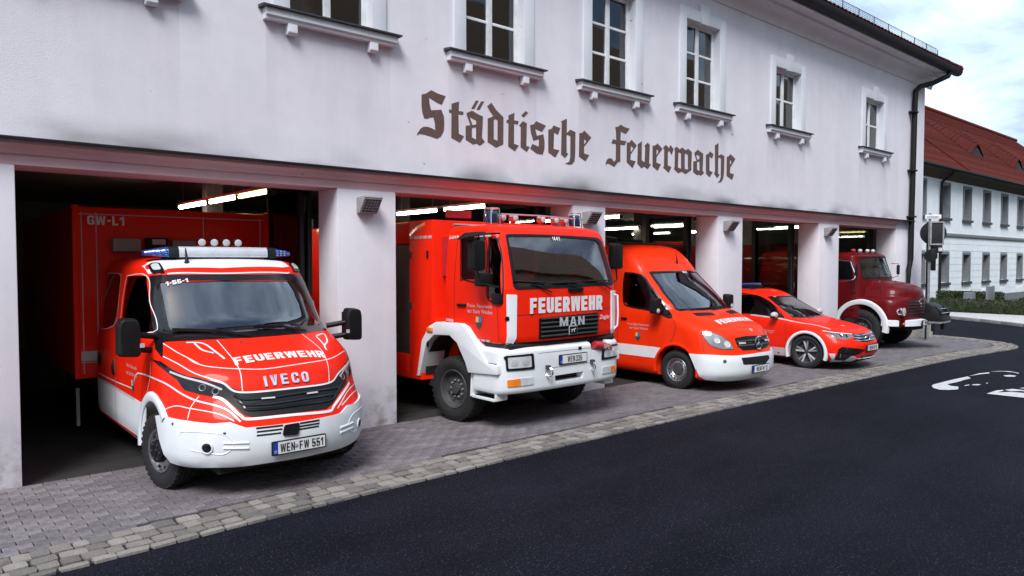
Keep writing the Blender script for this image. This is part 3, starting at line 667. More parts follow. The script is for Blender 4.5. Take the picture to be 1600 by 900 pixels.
# blackletter writing painted on the wall, one letter one shape
LETTERS=[[[(5.72,4.589),(5.792,4.611),(5.883,4.673),(5.996,4.642),(6.13,4.626),(6.062,4.495),(5.981,4.512),(5.842,4.564),(5.852,4.479),(5.878,4.39),(6.054,4.423),(6.099,4.332),(6.106,4.224),(6.095,4.125),(6.045,4.041),(5.975,4.003),(5.876,4.022),(5.76,4.038),(5.682,4.039),(5.646,4.013),(5.639,4.029),(5.703,4.115),(5.754,4.147),(5.826,4.151),(5.894,4.138),(5.949,4.118),(5.943,4.216),(5.918,4.299),(5.863,4.29),(5.812,4.265),(5.761,4.262),(5.733,4.332),(5.717,4.436)]],[[(6.235,4.534),(6.37,4.584),(6.361,4.447),(6.451,4.446),(6.444,4.402),(6.357,4.4),(6.363,4.117),(6.459,4.091),(6.384,3.992),(6.23,4.043),(6.235,4.399),(6.189,4.405),(6.192,4.447),(6.235,4.443)]],[[(6.506,4.435),(6.609,4.484),(6.713,4.448),(6.815,4.426),(6.795,4.106),(6.85,4.051),(6.755,3.985),(6.691,4.012),(6.627,3.989),(6.49,4.044),(6.491,4.246),(6.56,4.264),(6.579,4.27),(6.516,4.393)],[(6.564,4.387),(6.616,4.274),(6.685,4.291),(6.688,4.349)],[(6.605,4.229),(6.604,4.091),(6.684,4.068),(6.685,4.251)]],[[(6.681,4.642),(6.734,4.647),(6.65,4.515),(6.596,4.515)]],[[(6.783,4.647),(6.838,4.652),(6.747,4.513),(6.692,4.515)]],[[(6.897,4.589),(6.979,4.652),(7.067,4.561),(7.217,4.465),(7.213,4.055),(7.07,3.988),(6.906,4.054),(6.907,4.409),(6.967,4.43),(7.017,4.46),(6.958,4.515)],[(7.023,4.404),(7.023,4.112),(7.1,4.093),(7.101,4.403),(7.064,4.422)]],[[(7.32,4.508),(7.442,4.564),(7.432,4.447),(7.527,4.446),(7.509,4.393),(7.432,4.394),(7.432,4.084),(7.531,4.068),(7.449,3.971),(7.313,4.032),(7.32,4.388),(7.278,4.393),(7.285,4.439),(7.32,4.438)]],[[(7.541,4.381),(7.615,4.457),(7.7,4.434),(7.689,4.078),(7.762,4.069),(7.7,3.983),(7.57,4.046),(7.574,4.358)]],[[(7.584,4.543),(7.674,4.621),(7.728,4.602),(7.631,4.517)]],[[(7.769,4.412),(7.851,4.439),(7.901,4.493),(8.113,4.448),(8.028,4.338),(7.879,4.371),(7.916,4.262),(8.057,4.305),(8.085,4.188),(8.082,4.071),(8.044,3.976),(7.917,3.98),(7.773,4.046),(7.82,4.124),(7.958,4.092),(7.965,4.216),(7.839,4.177),(7.791,4.291)]],[[(8.169,4.386),(8.253,4.42),(8.284,4.472),(8.44,4.449),(8.389,4.332),(8.296,4.36),(8.289,4.092),(8.422,4.082),(8.326,3.957),(8.17,4.025)]],[[(8.456,4.56),(8.594,4.622),(8.591,4.38),(8.672,4.451),(8.798,4.424),(8.791,4.036),(8.775,3.935),(8.714,3.878),(8.613,3.869),(8.557,3.884),(8.613,3.898),(8.658,3.924),(8.677,3.997),(8.68,4.344),(8.611,4.36),(8.587,4.352),(8.589,4.059),(8.629,4.042),(8.549,3.968),(8.461,4.019),(8.475,4.54)]],[[(8.892,4.415),(8.969,4.434),(9.013,4.475),(9.187,4.376),(9.006,4.201),(9.011,4.089),(9.138,4.072),(9.045,3.962),(8.886,4.024)],[(9.005,4.337),(9.01,4.237),(9.068,4.301)]],[[(9.804,4.625),(9.898,4.654),(9.944,4.69),(10.046,4.661),(10.197,4.648),(10.086,4.54),(9.951,4.573),(9.942,4.413),(10.108,4.415),(10.058,4.337),(9.943,4.338),(9.945,4.039),(9.871,4.012),(9.782,3.928),(9.695,3.955),(9.623,3.972),(9.582,3.963),(9.556,3.934),(9.561,3.991),(9.591,4.037),(9.649,4.07),(9.715,4.067),(9.777,4.013),(9.823,4.056),(9.825,4.337),(9.704,4.333),(9.745,4.411),(9.833,4.404),(9.823,4.565)]],[[(10.117,4.388),(10.199,4.406),(10.247,4.455),(10.397,4.369),(10.227,4.191),(10.219,4.092),(10.369,4.078),(10.282,3.948),(10.12,4.041)],[(10.226,4.332),(10.227,4.222),(10.301,4.304),(10.256,4.338)]],[[(10.423,4.392),(10.539,4.458),(10.538,4.114),(10.628,4.084),(10.639,4.367),(10.616,4.384),(10.702,4.45),(10.771,4.42),(10.756,4.072),(10.812,4.063),(10.712,3.964),(10.613,4.006),(10.535,3.967),(10.418,4.039),(10.428,4.353)]],[[(10.854,4.411),(10.942,4.428),(11.002,4.47),(11.15,4.383),(10.973,4.212),(10.969,4.11),(11.106,4.088),(11.008,3.96),(10.858,4.027)],[(10.971,4.351),(10.972,4.241),(11.028,4.313),(11.004,4.354)]],[[(11.168,4.402),(11.25,4.467),(11.33,4.435),(11.343,4.407),(11.404,4.481),(11.494,4.409),(11.433,4.294),(11.352,4.378),(11.318,4.323),(11.316,4.087),(11.436,4.064),(11.345,3.951),(11.177,4.035),(11.203,4.071),(11.208,4.373)]],[[(11.516,4.424),(11.583,4.469),(11.67,4.44),(11.686,4.421),(11.765,4.472),(11.858,4.438),(11.881,4.423),(11.962,4.47),(12.088,4.413),(12.069,4.087),(12.088,4.07),(11.888,3.967),(11.754,4.005),(11.649,3.964),(11.517,4.03),(11.534,4.086),(11.539,4.4)],[(11.648,4.363),(11.638,4.074),(11.739,4.055),(11.735,4.351),(11.689,4.367)],[(11.85,4.355),(11.854,4.065),(11.929,4.057),(11.966,4.074),(11.957,4.347),(11.887,4.368)]],[[(12.169,4.407),(12.282,4.48),(12.473,4.419),(12.454,4.079),(12.508,4.041),(12.392,3.972),(12.329,3.996),(12.271,3.974),(12.136,4.025),(12.138,4.236),(12.247,4.257),(12.188,4.359)],[(12.227,4.356),(12.276,4.283),(12.343,4.302),(12.347,4.361),(12.26,4.376)],[(12.262,4.233),(12.265,4.081),(12.352,4.064),(12.344,4.257)]],[[(12.566,4.406),(12.65,4.437),(12.714,4.489),(12.836,4.44),(12.777,4.351),(12.691,4.386),(12.691,4.099),(12.807,4.079),(12.703,3.967),(12.573,4.032)]],[[(12.878,4.628),(13.005,4.689),(13.004,4.43),(13.112,4.473),(13.227,4.437),(13.213,4.068),(13.184,3.963),(13.112,3.899),(12.994,3.879),(13.065,3.932),(13.1,4.001),(13.103,4.381),(13.03,4.396),(13.0,4.386),(13.0,4.066),(13.057,4.048),(12.971,3.969),(12.863,4.048),(12.892,4.115)]],[[(13.311,4.437),(13.395,4.46),(13.448,4.508),(13.638,4.423),(13.443,4.22),(13.434,4.115),(13.59,4.095),(13.522,3.973),(13.313,4.043)],[(13.434,4.375),(13.436,4.279),(13.488,4.335),(13.461,4.382)]]]

for g in LETTERS:
    flat_shape('letter', 'sign_brown', st, g, .004, lambda a, b, t: (a, -.0005 - t, b))
# cornice, gutter, roof
MB().prism([(0, 7.52), (-.03, 7.53), (-.05, 7.60), (-.12, 7.72), (-.26, 7.80), (-.30, 7.80), (-.30, 7.86), (-.50, 7.90), (-.50, 7.96), (0, 7.96)], 'x', -1.6, 24.4).build('cornice', 'plaster', st, smooth=35)
MB().prism([(-.44, 7.965), (-.50, 7.93), (-.58, 7.91), (-.66, 7.94), (-.70, 8.02), (-.70, 8.09), (-.685, 8.09), (-.66, 8.0), (-.44, 8.0)], 'x', -1.6, 24.95).build('gutter', 'gutter_dark', st, smooth=35)
TS = math.tan(R(35))
roofm = MB(); E0, ZE = -.66, 8.07
roofm.add([(-3, E0, ZE), (24.95, E0, ZE), (24.95, 14, ZE), (-3, 14, ZE), (24.95 - 7.33, E0 + 7.33, ZE + 7.33 * TS), (-3, E0 + 7.33, ZE + 7.33 * TS)], [(0, 1, 4, 5), (1, 2, 4), (2, 3, 5, 4), (0, 5, 3), (0, 3, 2, 1)])
roof = roofm.build('roof', 'roof_tile', st)
mb = MB()
for j in range(14):
    for i in range(90):
        x = 24.9 - .2 * i - (j % 2) * .1; s0 = j * .30
        if x > 24.9 - s0 * math.cos(R(35)): continue
        cy, cz = math.cos(R(35)), math.sin(R(35)); dz = rnd.uniform(0, .006)
        P = lambda sx, sy, up: (x + sx, E0 - .02 + (s0 + sy) * cy - up * cz, ZE + (s0 + sy) * cz + up * cy)
        pr = [(-.095, .012), (-.05, .05), (.0, .06), (.05, .05), (.095, .012)]
        v = [P(a, 0, b + .02 + dz) for a, b in pr] + [P(a, .33, b * .8 + .002) for a, b in pr] + [P(a, 0, .0) for a, b in pr]
        mb.add(v, [(k, k + 1, 6 + k, 5 + k) for k in range(4)] + [(10 + k, 11 + k, 1 + k, k) for k in range(4)])
o = mb.build('tile_field', 'roof_tile', roof); o['kind'] = 'stuff'
mb = MB()
for k in range(26):
    d = k * .36; mb.lathe([(0, .12), (.38, .10)], (0, 0, 0), 'x', 8)
    n = 16; 
    for q in range(len(mb.v) - n, len(mb.v)):
        h, a, b = mb.v[q]; t = d + h
        mb.v[q] = (24.93 - t * .72 + a * .7, E0 + t * .72 + a * .7, ZE + t * .72 * TS + .03 + b)
o = mb.build('ridge_tile_row', 'roof_tile', roof, smooth=40); o['kind'] = 'stuff'
mb = MB(); gy, gz = E0 + .45, ZE + .45 * TS + .06
for k in range(12): mb.tube([(14.4 + k * .9, gy, gz - .05), (14.4 + k * .9, gy, gz + .24)], .012, 5)
for h in (.05, .10, .15, .20, .24): mb.tube([(14.2, gy, gz + h), (24.2, gy, gz + h)], .005 if h < .24 else .010, 4)
for k in range(100): mb.tube([(14.3 + k * .1, gy, gz + .03), (14.3 + k * .1, gy, gz + .24)], .003, 3)
mb.build('snow_guard', 'gutter_dark', st)
dp = [(24.2, -.60, 7.95), (24.15, -.56, 7.80), (23.75, -.30, 7.58), (23.2, -.14, 7.42), (22.98, -.10, 7.25), (22.93, -.10, 6.9), (22.85, -.10, 3.6), (22.84, -.10, 2.35), (22.80, -.10, 2.2), (22.72, -.10, 2.05), (22.70, -.10, 1.6), (22.70, -.10, .1)]
tube('downpipe', 'gutter_dark', st, dp, [.075] * 8 + [.068] * 2 + [.05] * 2, 10)
for z in (6.6, 4.9, 3.55, 1.2): box('pipe_clip', 'gutter_dark', st, 22.72, 22.98, -.19, 0, z, z + .05, .005)
# shell of the hall behind the bays
box('side_wall', 'plaster', st, 23.6, 23.948, .552, 14, 0, 7.9); box('side_wall', 'plaster', st, -1.6, -1.3, .552, 14, 0, 7.9)
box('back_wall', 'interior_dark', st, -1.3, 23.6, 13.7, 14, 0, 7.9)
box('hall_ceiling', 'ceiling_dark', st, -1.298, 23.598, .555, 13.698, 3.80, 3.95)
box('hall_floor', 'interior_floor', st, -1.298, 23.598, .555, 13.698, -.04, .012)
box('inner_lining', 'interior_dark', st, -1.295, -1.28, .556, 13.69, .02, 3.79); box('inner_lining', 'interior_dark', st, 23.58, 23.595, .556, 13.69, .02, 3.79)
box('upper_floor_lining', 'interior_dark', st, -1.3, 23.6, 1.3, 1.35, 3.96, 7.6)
for x in (4.85, 9.15, 13.5, 17.9):
    for y in (6.0,): box('hall_column', 'interior_dark', st, x - .15, x + .15, y - .15, y + .15, .013, 3.79, .01)
for a, b in PIERS[1:]:      # roller of grey drain grating just inside each bay
    pass
# folded glazed doors inside the right side of each bay
for k, (xr, lab) in enumerate([(4.42, 'dark folded glass door inside the bay of the white-bumpered rescue truck with box body'), (8.75, 'dark folded glass door inside the bay of the boxy fire engine'), (13.03, 'dark folded glass door inside the bay of the high-roof van'), (17.40, 'dark folded glass door inside the bay of the low red car'), (22.0, 'dark folded glass door inside the bay of the old dark red truck')]):
    d = empty('folding_door', (xr, .6, 0), lab, 'door', 'folding doors of the bays')
    for j in range(2):
        x = -.10 - .11 * j
        f = MB()
        for a, b, c, e in ((0, .1, .02, 3.3), (1.0, 1.1, .02, 3.3), (.1, 1.0, .02, .30), (.1, 1.0, 1.05, 1.15), (.1, 1.0, 3.2, 3.3)): f.box(x - .03, x + .03, a, b, c, e)
        leaf = f.build('leaf', 'black_plastic', d, .006)
        for c, e in ((.30, 1.05), (1.15, 3.2)): box('pane', 'clear_glass', leaf, x - .004, x + .004, .1, 1.0, c, e)
    for z in (.5, 1.6, 2.7): MB().lathe([(0, .02), (.12, .02)], (-.06, .02, z), 'z', 8).build('hinge', 'grey_metal', d)
# lamps on the piers
for x, lab in ((4.82, 'grey caged floodlight on the pier right of the rescue truck with box body'), (9.10, 'grey caged floodlight on the pier behind the boxy fire engine'), (13.34, 'grey caged floodlight on the pier right of the high-roof van'), (17.76, 'grey caged floodlight on the pier right of the low red car')):
    L = empty('floodlight', (x, 0, 3.0), lab, 'lamp', 'floodlights on the piers'); L.scale = (.66, .66, .66)
    pr = [(-.004, .14), (-.33, .17), (-.36, .13), (-.13, -.17), (-.004, -.17)]
    MB().prism(pr, 'x', -.20, .20).build('housing', 'lamp_grille', L, .012)
    d = Vector((0, .23, -.30)).normalized(); n = Vector((0, -.30, -.23)).normalized(); o0 = Vector((0, -.36, .13))
    mb = MB()
    for k in range(6):
        x_ = -.17 + .068 * k; p, q = o0 + d * .03 + n * .012, o0 + d * .35 + n * .012
        mb.tube([(x_, p.y, p.z), (x_, q.y, q.z)], .007, 5)
    for k in range(6):
        p = o0 + d * (.03 + .064 * k) + n * .012; mb.tube([(-.18, p.y, p.z), (.18, p.y, p.z)], .008, 5)
    mb.build('grille', 'galvanised', L)
    p, q = o0 + d * .025 + n * .003, o0 + d * .355 + n * .003
    MB().add([(-.175, p.y, p.z), (.175, p.y, p.z), (.175, q.y, q.z), (-.175, q.y, q.z)], [(0, 1, 2, 3)]).build('lens', 'black_gloss', L)
# fluorescent tubes under the hall ceiling
TUBES = [(4.36, 2.05, 3.28, 'tube_yellow', 'yellowish fluorescent tube nearest the door of the leftmost bay'), (4.36, 3.36, 4.66, 'tube_white', 'white fluorescent tube, middle of three above the box body'), (4.36, 4.78, 6.4, 'tube_white', 'white fluorescent tube, rearmost of three above the box body'),
         (8.60, 2.13, 3.5, 'tube_white', 'front fluorescent tube above the boxy fire engine'), (8.60, 3.7, 5.3, 'tube_white', 'rear fluorescent tube above the boxy fire engine, left of the front one'),
         (13.0, 2.6, 4.2, 'tube_white', 'upper fluorescent tube left in the bay of the high-roof van'), (13.0, 4.6, 6.2, 'tube_white', 'second fluorescent tube deeper in the bay of the high-roof van'),
         (17.7, 5.9, 7.3, 'tube_white', 'long fluorescent tube level above the high-roof van roof'), (17.7, 4.1, 5.5, 'tube_white', 'fluorescent tube in the middle of the van bay'), (17.7, 2.5, 3.7, 'tube_yellow', 'yellowish fluorescent tube at the right of the van bay'),
         (21.6, 7.6, 9.4, 'tube_white', 'fluorescent tube seen far through the low car bay at left'), (21.6, 5.2, 6.9, 'tube_white', 'fluorescent tube seen through the folded door of the low car bay'),
         (21.0, 2.2, 3.2, 'tube_white', 'fluorescent tube above the old dark red truck')]
for x, y0, y1, m, lab in TUBES:
    L = empty('ceiling_light', (x, y0, 3.30), lab, 'lamp', 'fluorescent tubes in the hall')
    w_ = y1 - y0
    MB().lathe([(0, .026), (w_, .026)], (0, 0, 0), 'y', 10).build('tube', m, L, smooth=40)
    box('fitting', 'white_frame', L, -.05, .05, -.03, w_ + .03, .04, .09, .006)
    for yy in (.0, w_): box('end_cap', 'black_plastic', L, -.03, .03, yy - .02, yy + .02, -.03, .04)
    for yy in (.2, w_ - .2): MB().tube([(0, yy, .09), (0, yy, .50)], .006, 5).build('hanger', 'grey_metal', L)
# shelves and lockers deep in the hall
ORD = ['leftmost', 'second', 'third', 'fourth', 'fifth', 'sixth']
def shelf(x, y, lab, short, cols, wd=1.5):
    s = empty('storage_shelf', (x, y, .013), lab, 'shelf', 'shelves in the hall')
    for a in (0, wd):
        for b in (0, .45): box('post', 'grey_metal', s, a - .02, a + .02, b - .02, b + .02, 0, 2.6)
    for z in (.3, .9, 1.5, 2.1, 2.6): box('board', 'grey_metal', s, -.03, wd + .03, -.03, .48, z, z + .03)
    for bd, z in (('third', 1.535), ('top', 2.135)):
        xx = .05; k = 0
        while xx < wd - .3:
            w_ = rnd.uniform(.25, .45); h_ = rnd.uniform(.2, .42); m = rnd.choice(cols)
            bx_ = box('storage_box', m, None, x + xx, x + xx + w_, y + .02, y + .42, .013 + z, .013 + z + h_, .01)
            tag(bx_, m.split('_')[0] + ' storage box, ' + ORD[k] + ' on the ' + bd + ' board of the shelf in ' + short, 'box', 'boxes in ' + short)
            xx += w_ + .06; k += 1
shelf(4.9, 8.2, 'tall shelf right of the box body, inside the leftmost bay', 'the leftmost bay', ['yellow_box', 'beige_box', 'red_box'], 1.6)
shelf(18.6, 8.0, 'tall shelf inside the bay of the low red car', 'the low car bay', ['beige_box', 'beige_box', 'dark_grey'], 1.9)

# ================================================================== VEHICLE TOOLS
def pchip(xs, ys, x):
    n = len(xs)
    if x <= xs[0]: return ys[0]
    if x >= xs[-1]: return ys[-1]
    h = [xs[i + 1] - xs[i] for i in range(n - 1)]; d = [(ys[i + 1] - ys[i]) / h[i] for i in range(n - 1)]
    m = [d[0]] + [0 if d[i - 1] * d[i] <= 0 else (2 * h[i] + h[i - 1] + h[i] + 2 * h[i - 1]) / ((2 * h[i] + h[i - 1]) / d[i - 1] + (h[i] + 2 * h[i - 1]) / d[i]) for i in range(1, n - 1)] + [d[-1]]
    i = max(k for k in range(n - 1) if xs[k] <= x); t = (x - xs[i]) / h[i]
    return (2 * t ** 3 - 3 * t * t + 1) * ys[i] + (t ** 3 - 2 * t * t + t) * h[i] * m[i] + (-2 * t ** 3 + 3 * t * t) * ys[i + 1] + (t ** 3 - t * t) * h[i] * m[i + 1]
def loft(keys, yr, per=4, nc=16, ns=14, bulge=None):
    """waterlines: keys of (z, front y on the centre line, half width, corner length, corner power), closed solid"""
    zs = [k[0] for k in keys]; rows = []
    lv = sorted({round(zs[i] + (zs[i + 1] - zs[i]) * j / per, 5) for i in range(len(zs) - 1) for j in range(per + 1)})
    for z in lv:
        f, w, a, n = (pchip(zs, [k[c] for k in keys], z) for c in (1, 2, 3, 4))
        half = []
        for i in range(nc + 1):
            t = math.pi / 2 * i / nc
            half.append((w * math.sin(t) ** (2 / n), f + a * (1 - max(0, math.cos(t)) ** (2 / n))))
        y0 = f + a
        for i in range(1, ns + 1):
            y = y0 + (yr - y0) * i / ns; half.append((w, y))
        if bulge: half = [(bulge(x, y, z), y) for x, y in half]
        rows.append([(-x, y, z) for x, y in half[:0:-1]] + [(x, y, z) for x, y in half])
    mb = MB(); mb.grid(rows); n = len(rows[0]); m = len(rows)
    for i in range(m - 1): mb.f.append((i * n, (i + 1) * n, (i + 1) * n + n - 1, i * n + n - 1))
    mb.f.append(tuple(range(n - 1, -1, -1))); mb.f.append(tuple((m - 1) * n + k for k in range(n)))
    return mb
def bvh_of(mb):
    return BVHTree.FromPolygons([Vector(p) for p in mb.v], mb.f)
def cut(me, cutters):
    """mesh minus the closed meshes, one after the other"""
    for c in cutters:
        n0 = len(me.polygons)
        for solver, sh in (('EXACT', 0), ('EXACT', .0031), ('FAST', .0017)):
            cm = c.mesh('cutter'); cm.transform(Matrix.Translation((sh, sh * .7, sh * 1.3)))
            co = bpy.data.objects.new('cutter', cm); ob = bpy.data.objects.new('tmp', me); COL.objects.link(co); COL.objects.link(ob)
            b = ob.modifiers.new('b', 'BOOLEAN'); b.operation = 'DIFFERENCE'; b.object = co; b.solver = solver
            dg = bpy.context.evaluated_depsgraph_get(); new = bpy.data.meshes.new_from_object(ob.evaluated_get(dg))
            bpy.data.objects.remove(ob); bpy.data.objects.remove(co)
            if len(new.polygons) > n0 * .55: me = new; break
    return me
def put(name, me, m, parent, ang=35):
    me.name = name; me.materials.clear(); me.materials.append(M[m]); shade(me, ang)
    return link(bpy.data.objects.new(name, me), parent)
def pip(p, poly):
    c = False; j = len(poly) - 1
    for i in range(len(poly)):
        a, b = poly[i], poly[j]
        if (a[1] > p[1]) != (b[1] > p[1]) and p[0] < (b[0] - a[0]) * (p[1] - a[1]) / (b[1] - a[1]) + a[0]: c = not c
        j = i
    return c
def basis(d):
    d = Vector(d).normalized(); e1 = d.cross(Vector((0, 0, 1)))
    if e1.length < 1e-3: e1 = Vector((1, 0, 0))
    e1.normalize(); return d, e1, e1.cross(d)
def resample(pts, step, closed=True):
    out = []; n = len(pts)
    for i in range(n if closed else n - 1):
        a, b = Vector(pts[i]), Vector(pts[(i + 1) % n]); k = max(1, int((b - a).length / step))
        out += [a + (b - a) * j / k for j in range(k)]
    if not closed: out.append(Vector(pts[-1]))
    return out
def cast(bvh, p, d):
    h = bvh.ray_cast(p - d * 3.0, d)
    if h[0] is None:
        h = bvh.find_nearest(p)
    n = h[1]
    if n.dot(d) > 0: n = -n
    return h[0], n
def patch(name, m, parent, bvh, pts, d, off=.003, holes=(), step=.05, thick=None, rnd_=0):
    """a panel that follows the body: outline pts (3D, near the surface) seen along d, lying off above the skin with a rim down to it"""
    d, e1, e2 = basis(d)
    def to2(ps):
        q = [(Vector(p).dot(e1), Vector(p).dot(e2)) for p in ps]
        if rnd_: q = rounded(q, rnd_, 4)
        return [tuple(v) for v in resample([Vector((a, b)) for a, b in q], step)]
    outer = to2(pts); hol = [to2(h) for h in holes]
    allv = [Vector(p) for p in outer]; edges = [(i, (i + 1) % len(outer)) for i in range(len(outer))]
    for h in hol:
        k = len(allv); allv += [Vector(p) for p in h]; edges += [(k + i, k + (i + 1) % len(h)) for i in range(len(h))]
    xs = [p[0] for p in outer]; ys = [p[1] for p in outer]; x = min(xs) + step * .5
    while x < max(xs):
        y = min(ys) + step * .5
        while y < max(ys):
            if pip((x, y), outer) and not any(pip((x, y), h) for h in hol) and min((Vector((x, y)) - q).length for q in allv[:len(edges)]) > step * .45: allv.append(Vector((x, y)))
            y += step
        x += step
    v2, ed, fc, *_ = delaunay_2d_cdt(allv, edges, [], 0, 1e-6)
    tri = []
    for f in fc:
        c = (sum(v2[i].x for i in f) / 3, sum(v2[i].y for i in f) / 3)
        if pip(c, outer) and not any(pip(c, h) for h in hol): tri.append(tuple(f))
    base = sum((Vector(p) for p in pts), Vector()) / len(pts); db = base.dot(d)
    hits = [cast(bvh, e1 * p.x + e2 * p.y + d * db, d) for p in v2]
    top = [h + n * off for h, n in hits]; V = list(top); F = list(tri)
    cnt = {}
    for f in tri:
        for a, b in ((f[0], f[1]), (f[1], f[2]), (f[2], f[0])): cnt[(a, b)] = 1
    low = off - thick if thick else -.004
    V += [h + n * low for h, n in hits]; k = len(v2)
    for a, b in list(cnt):
        if (b, a) not in cnt: F.append((b, a, a + k, b + k))
    mb = MB(); mb.add(V, F); me = bpy.data.meshes.new(name); me.from_pydata(mb.v, [], mb.f)
    bm = bmesh.new(); bm.from_mesh(me)
    loose = [v for v in bm.verts if not v.link_faces]; bmesh.ops.delete(bm, geom=loose, context='VERTS')
    bmesh.ops.recalc_face_normals(bm, faces=bm.faces)
    fs = [f for f in bm.faces]; s = sum(f.normal.dot(d) * f.calc_area() for f in fs)
    if s > 0: bmesh.ops.reverse_faces(bm, faces=fs)
    bm.to_mesh(me); bm.free()
    return put(name, me, m, parent, 30)
def ribbon(name, m, parent, bvh, pts, width, off=.004, step=.04):
    """a strip of film laid along a line on the body (several lines may share one name)"""
    lines = pts if isinstance(pts[0][0], (tuple, list)) else [pts]
    if len(lines) > 1: return [ribbon(name, m, parent, bvh, [ln], width, off, step) for ln in lines]
    mb = MB()
    for ln in lines:
        q = resample(curve3(ln, 6), step, False); rows = []
        for i, p in enumerate(q):
            h, n, *_ = bvh.find_nearest(p); t = (q[min(i + 1, len(q) - 1)] - q[max(i - 1, 0)]).normalized(); s = n.cross(t).normalized()
            r = []
            for k in (-.5, .5):
                a, b, *_ = bvh.find_nearest(h + s * width * k); r.append(a + b * off)
            rows.append(r)
        mb.grid(rows)
    me = bpy.data.meshes.new(name); me.from_pydata(mb.v, [], mb.f); return put(name, me, m, parent, 30)
def curve3(pts, sub=6):
    if len(pts) < 3: return [Vector(p) for p in pts]
    P = [Vector(p) for p in pts]; P = [P[0] * 2 - P[1]] + P + [P[-1] * 2 - P[-2]]; out = []
    for i in range(1, len(P) - 2):
        for k in range(sub):
            t = k / sub
            out.append(.5 * ((2 * P[i]) + (P[i + 1] - P[i - 1]) * t + (2 * P[i - 1] - 5 * P[i] + 4 * P[i + 1] - P[i + 2]) * t * t + (3 * P[i] - P[i - 1] - 3 * P[i + 1] + P[i + 2]) * t ** 3))
    return out + [P[-2]]
def bead(name, m, parent, bvh, pts, r, off=0.0, n=6, closed=False):
    """a round bar lying on the body"""
    q = curve3(pts) if not closed else [Vector(p) for p in pts]; out = []
    for p in q:
        h, nn, *_ = bvh.find_nearest(p); out.append(h + nn * off)
    return tube(name, m, parent, out, r, n, closed)
def surf_text(name, m, parent, bvh, txt, origin, right, d, size, bold=0, sx=1, shear=0, spacing=1, off=.005, raise_=0):
    v, f = text_mesh(txt, size, bold, sx, shear, spacing); d = Vector(d).normalized(); r = Vector(right).normalized()
    o = Vector(origin); h, n = cast(bvh, o, d); r = (r - n * r.dot(n)).normalized(); u = n.cross(r).normalized()
    me = bpy.data.meshes.new(name); me.from_pydata([(a, b, 0) for a, b in v], [], f)
    bm = bmesh.new(); bm.from_mesh(me); bmesh.ops.triangulate(bm, faces=bm.faces)
    for _ in range(2):
        e = [e for e in bm.edges if e.calc_length() > size * .5]
        if e: bmesh.ops.subdivide_edges(bm, edges=e, cuts=1); bmesh.ops.triangulate(bm, faces=bm.faces)
    for q in bm.verts:
        p = h + r * q.co.x + u * q.co.y; a, b = cast(bvh, p, -n); q.co = a + b * off
    if raise_:
        ret = bmesh.ops.extrude_face_region(bm, geom=list(bm.faces)); vs = [g for g in ret['geom'] if isinstance(g, bmesh.types.BMVert)]
        for q in vs: q.co += n * raise_
    bmesh.ops.recalc_face_normals(bm, faces=bm.faces)
    bm.to_mesh(me); bm.free(); me.materials.append(M[m]); return link(bpy.data.objects.new(name, me), parent)
def number_plate(parent, c, txt, width=.52, right=(1, 0, 0), tilt=0.0, sx=.62):
    h = .11; r = Vector(right).normalized(); n = Vector((0, 0, 1)).cross(r) * -1; u = Vector((0, 0, 1))
    n = r.cross(u); c = Vector(c)
    P = lambda a, b, t: c + r * a + u * b + n * t
    mb = MB(); pl = rounded([(-width / 2 - .012, -h / 2 - .012), (width / 2 + .012, -h / 2 - .012), (width / 2 + .012, h / 2 + .012), (-width / 2 - .012, h / 2 + .012)], .012, 3)
    mb.hull([P(a, b, -.012) for a, b in pl], [P(a, b, .004) for a, b in pl]); o = mb.build('number_plate', 'print_black', parent, smooth=40)
    pl = [(-width / 2, -h / 2), (width / 2, -h / 2), (width / 2, h / 2), (-width / 2, h / 2)]
    MB().hull([P(a, b, .002) for a, b in pl], [P(a, b, .006) for a, b in pl]).build('plate_face', 'plate_white', o)
    pl = [(-width / 2, -h / 2), (-width / 2 + .045, -h / 2), (-width / 2 + .045, h / 2), (-width / 2, h / 2)]
    MB().hull([P(a, b, .004) for a, b in pl], [P(a, b, .0075) for a, b in pl]).build('country_strip', 'plate_blue', o)
    flat_text('plate_number', 'print_black', o, txt, P(.022, 0, .008), r, u, .078, .155, .74, 0, .92)
    flat_text('country_letter', 'plate_white', o, 'D', P(-width / 2 + .022, -.03, .009), r, u, .035)
    return o
def tyre_profile(w, ro, ri):
    s = w / 2
    return [(-s * .78, ri), (-s * .97, ri + (ro - ri) * .25), (-s, ri + (ro - ri) * .55), (-s * .93, ro - .035), (-s * .80, ro - .008), (-s * .5, ro), (-s * .48, ro - .009), (-s * .42, ro - .009), (-s * .40, ro), (-s * .05, ro), (-s * .03, ro - .009), (s * .03, ro - .009), (s * .05, ro), (s * .40, ro), (s * .42, ro - .009), (s * .48, ro - .009), (s * .5, ro), (s * .80, ro - .008), (s * .93, ro - .035), (s, ro - (ro - ri) * .45), (s * .97, ri + (ro - ri) * .25), (s * .78, ri)]
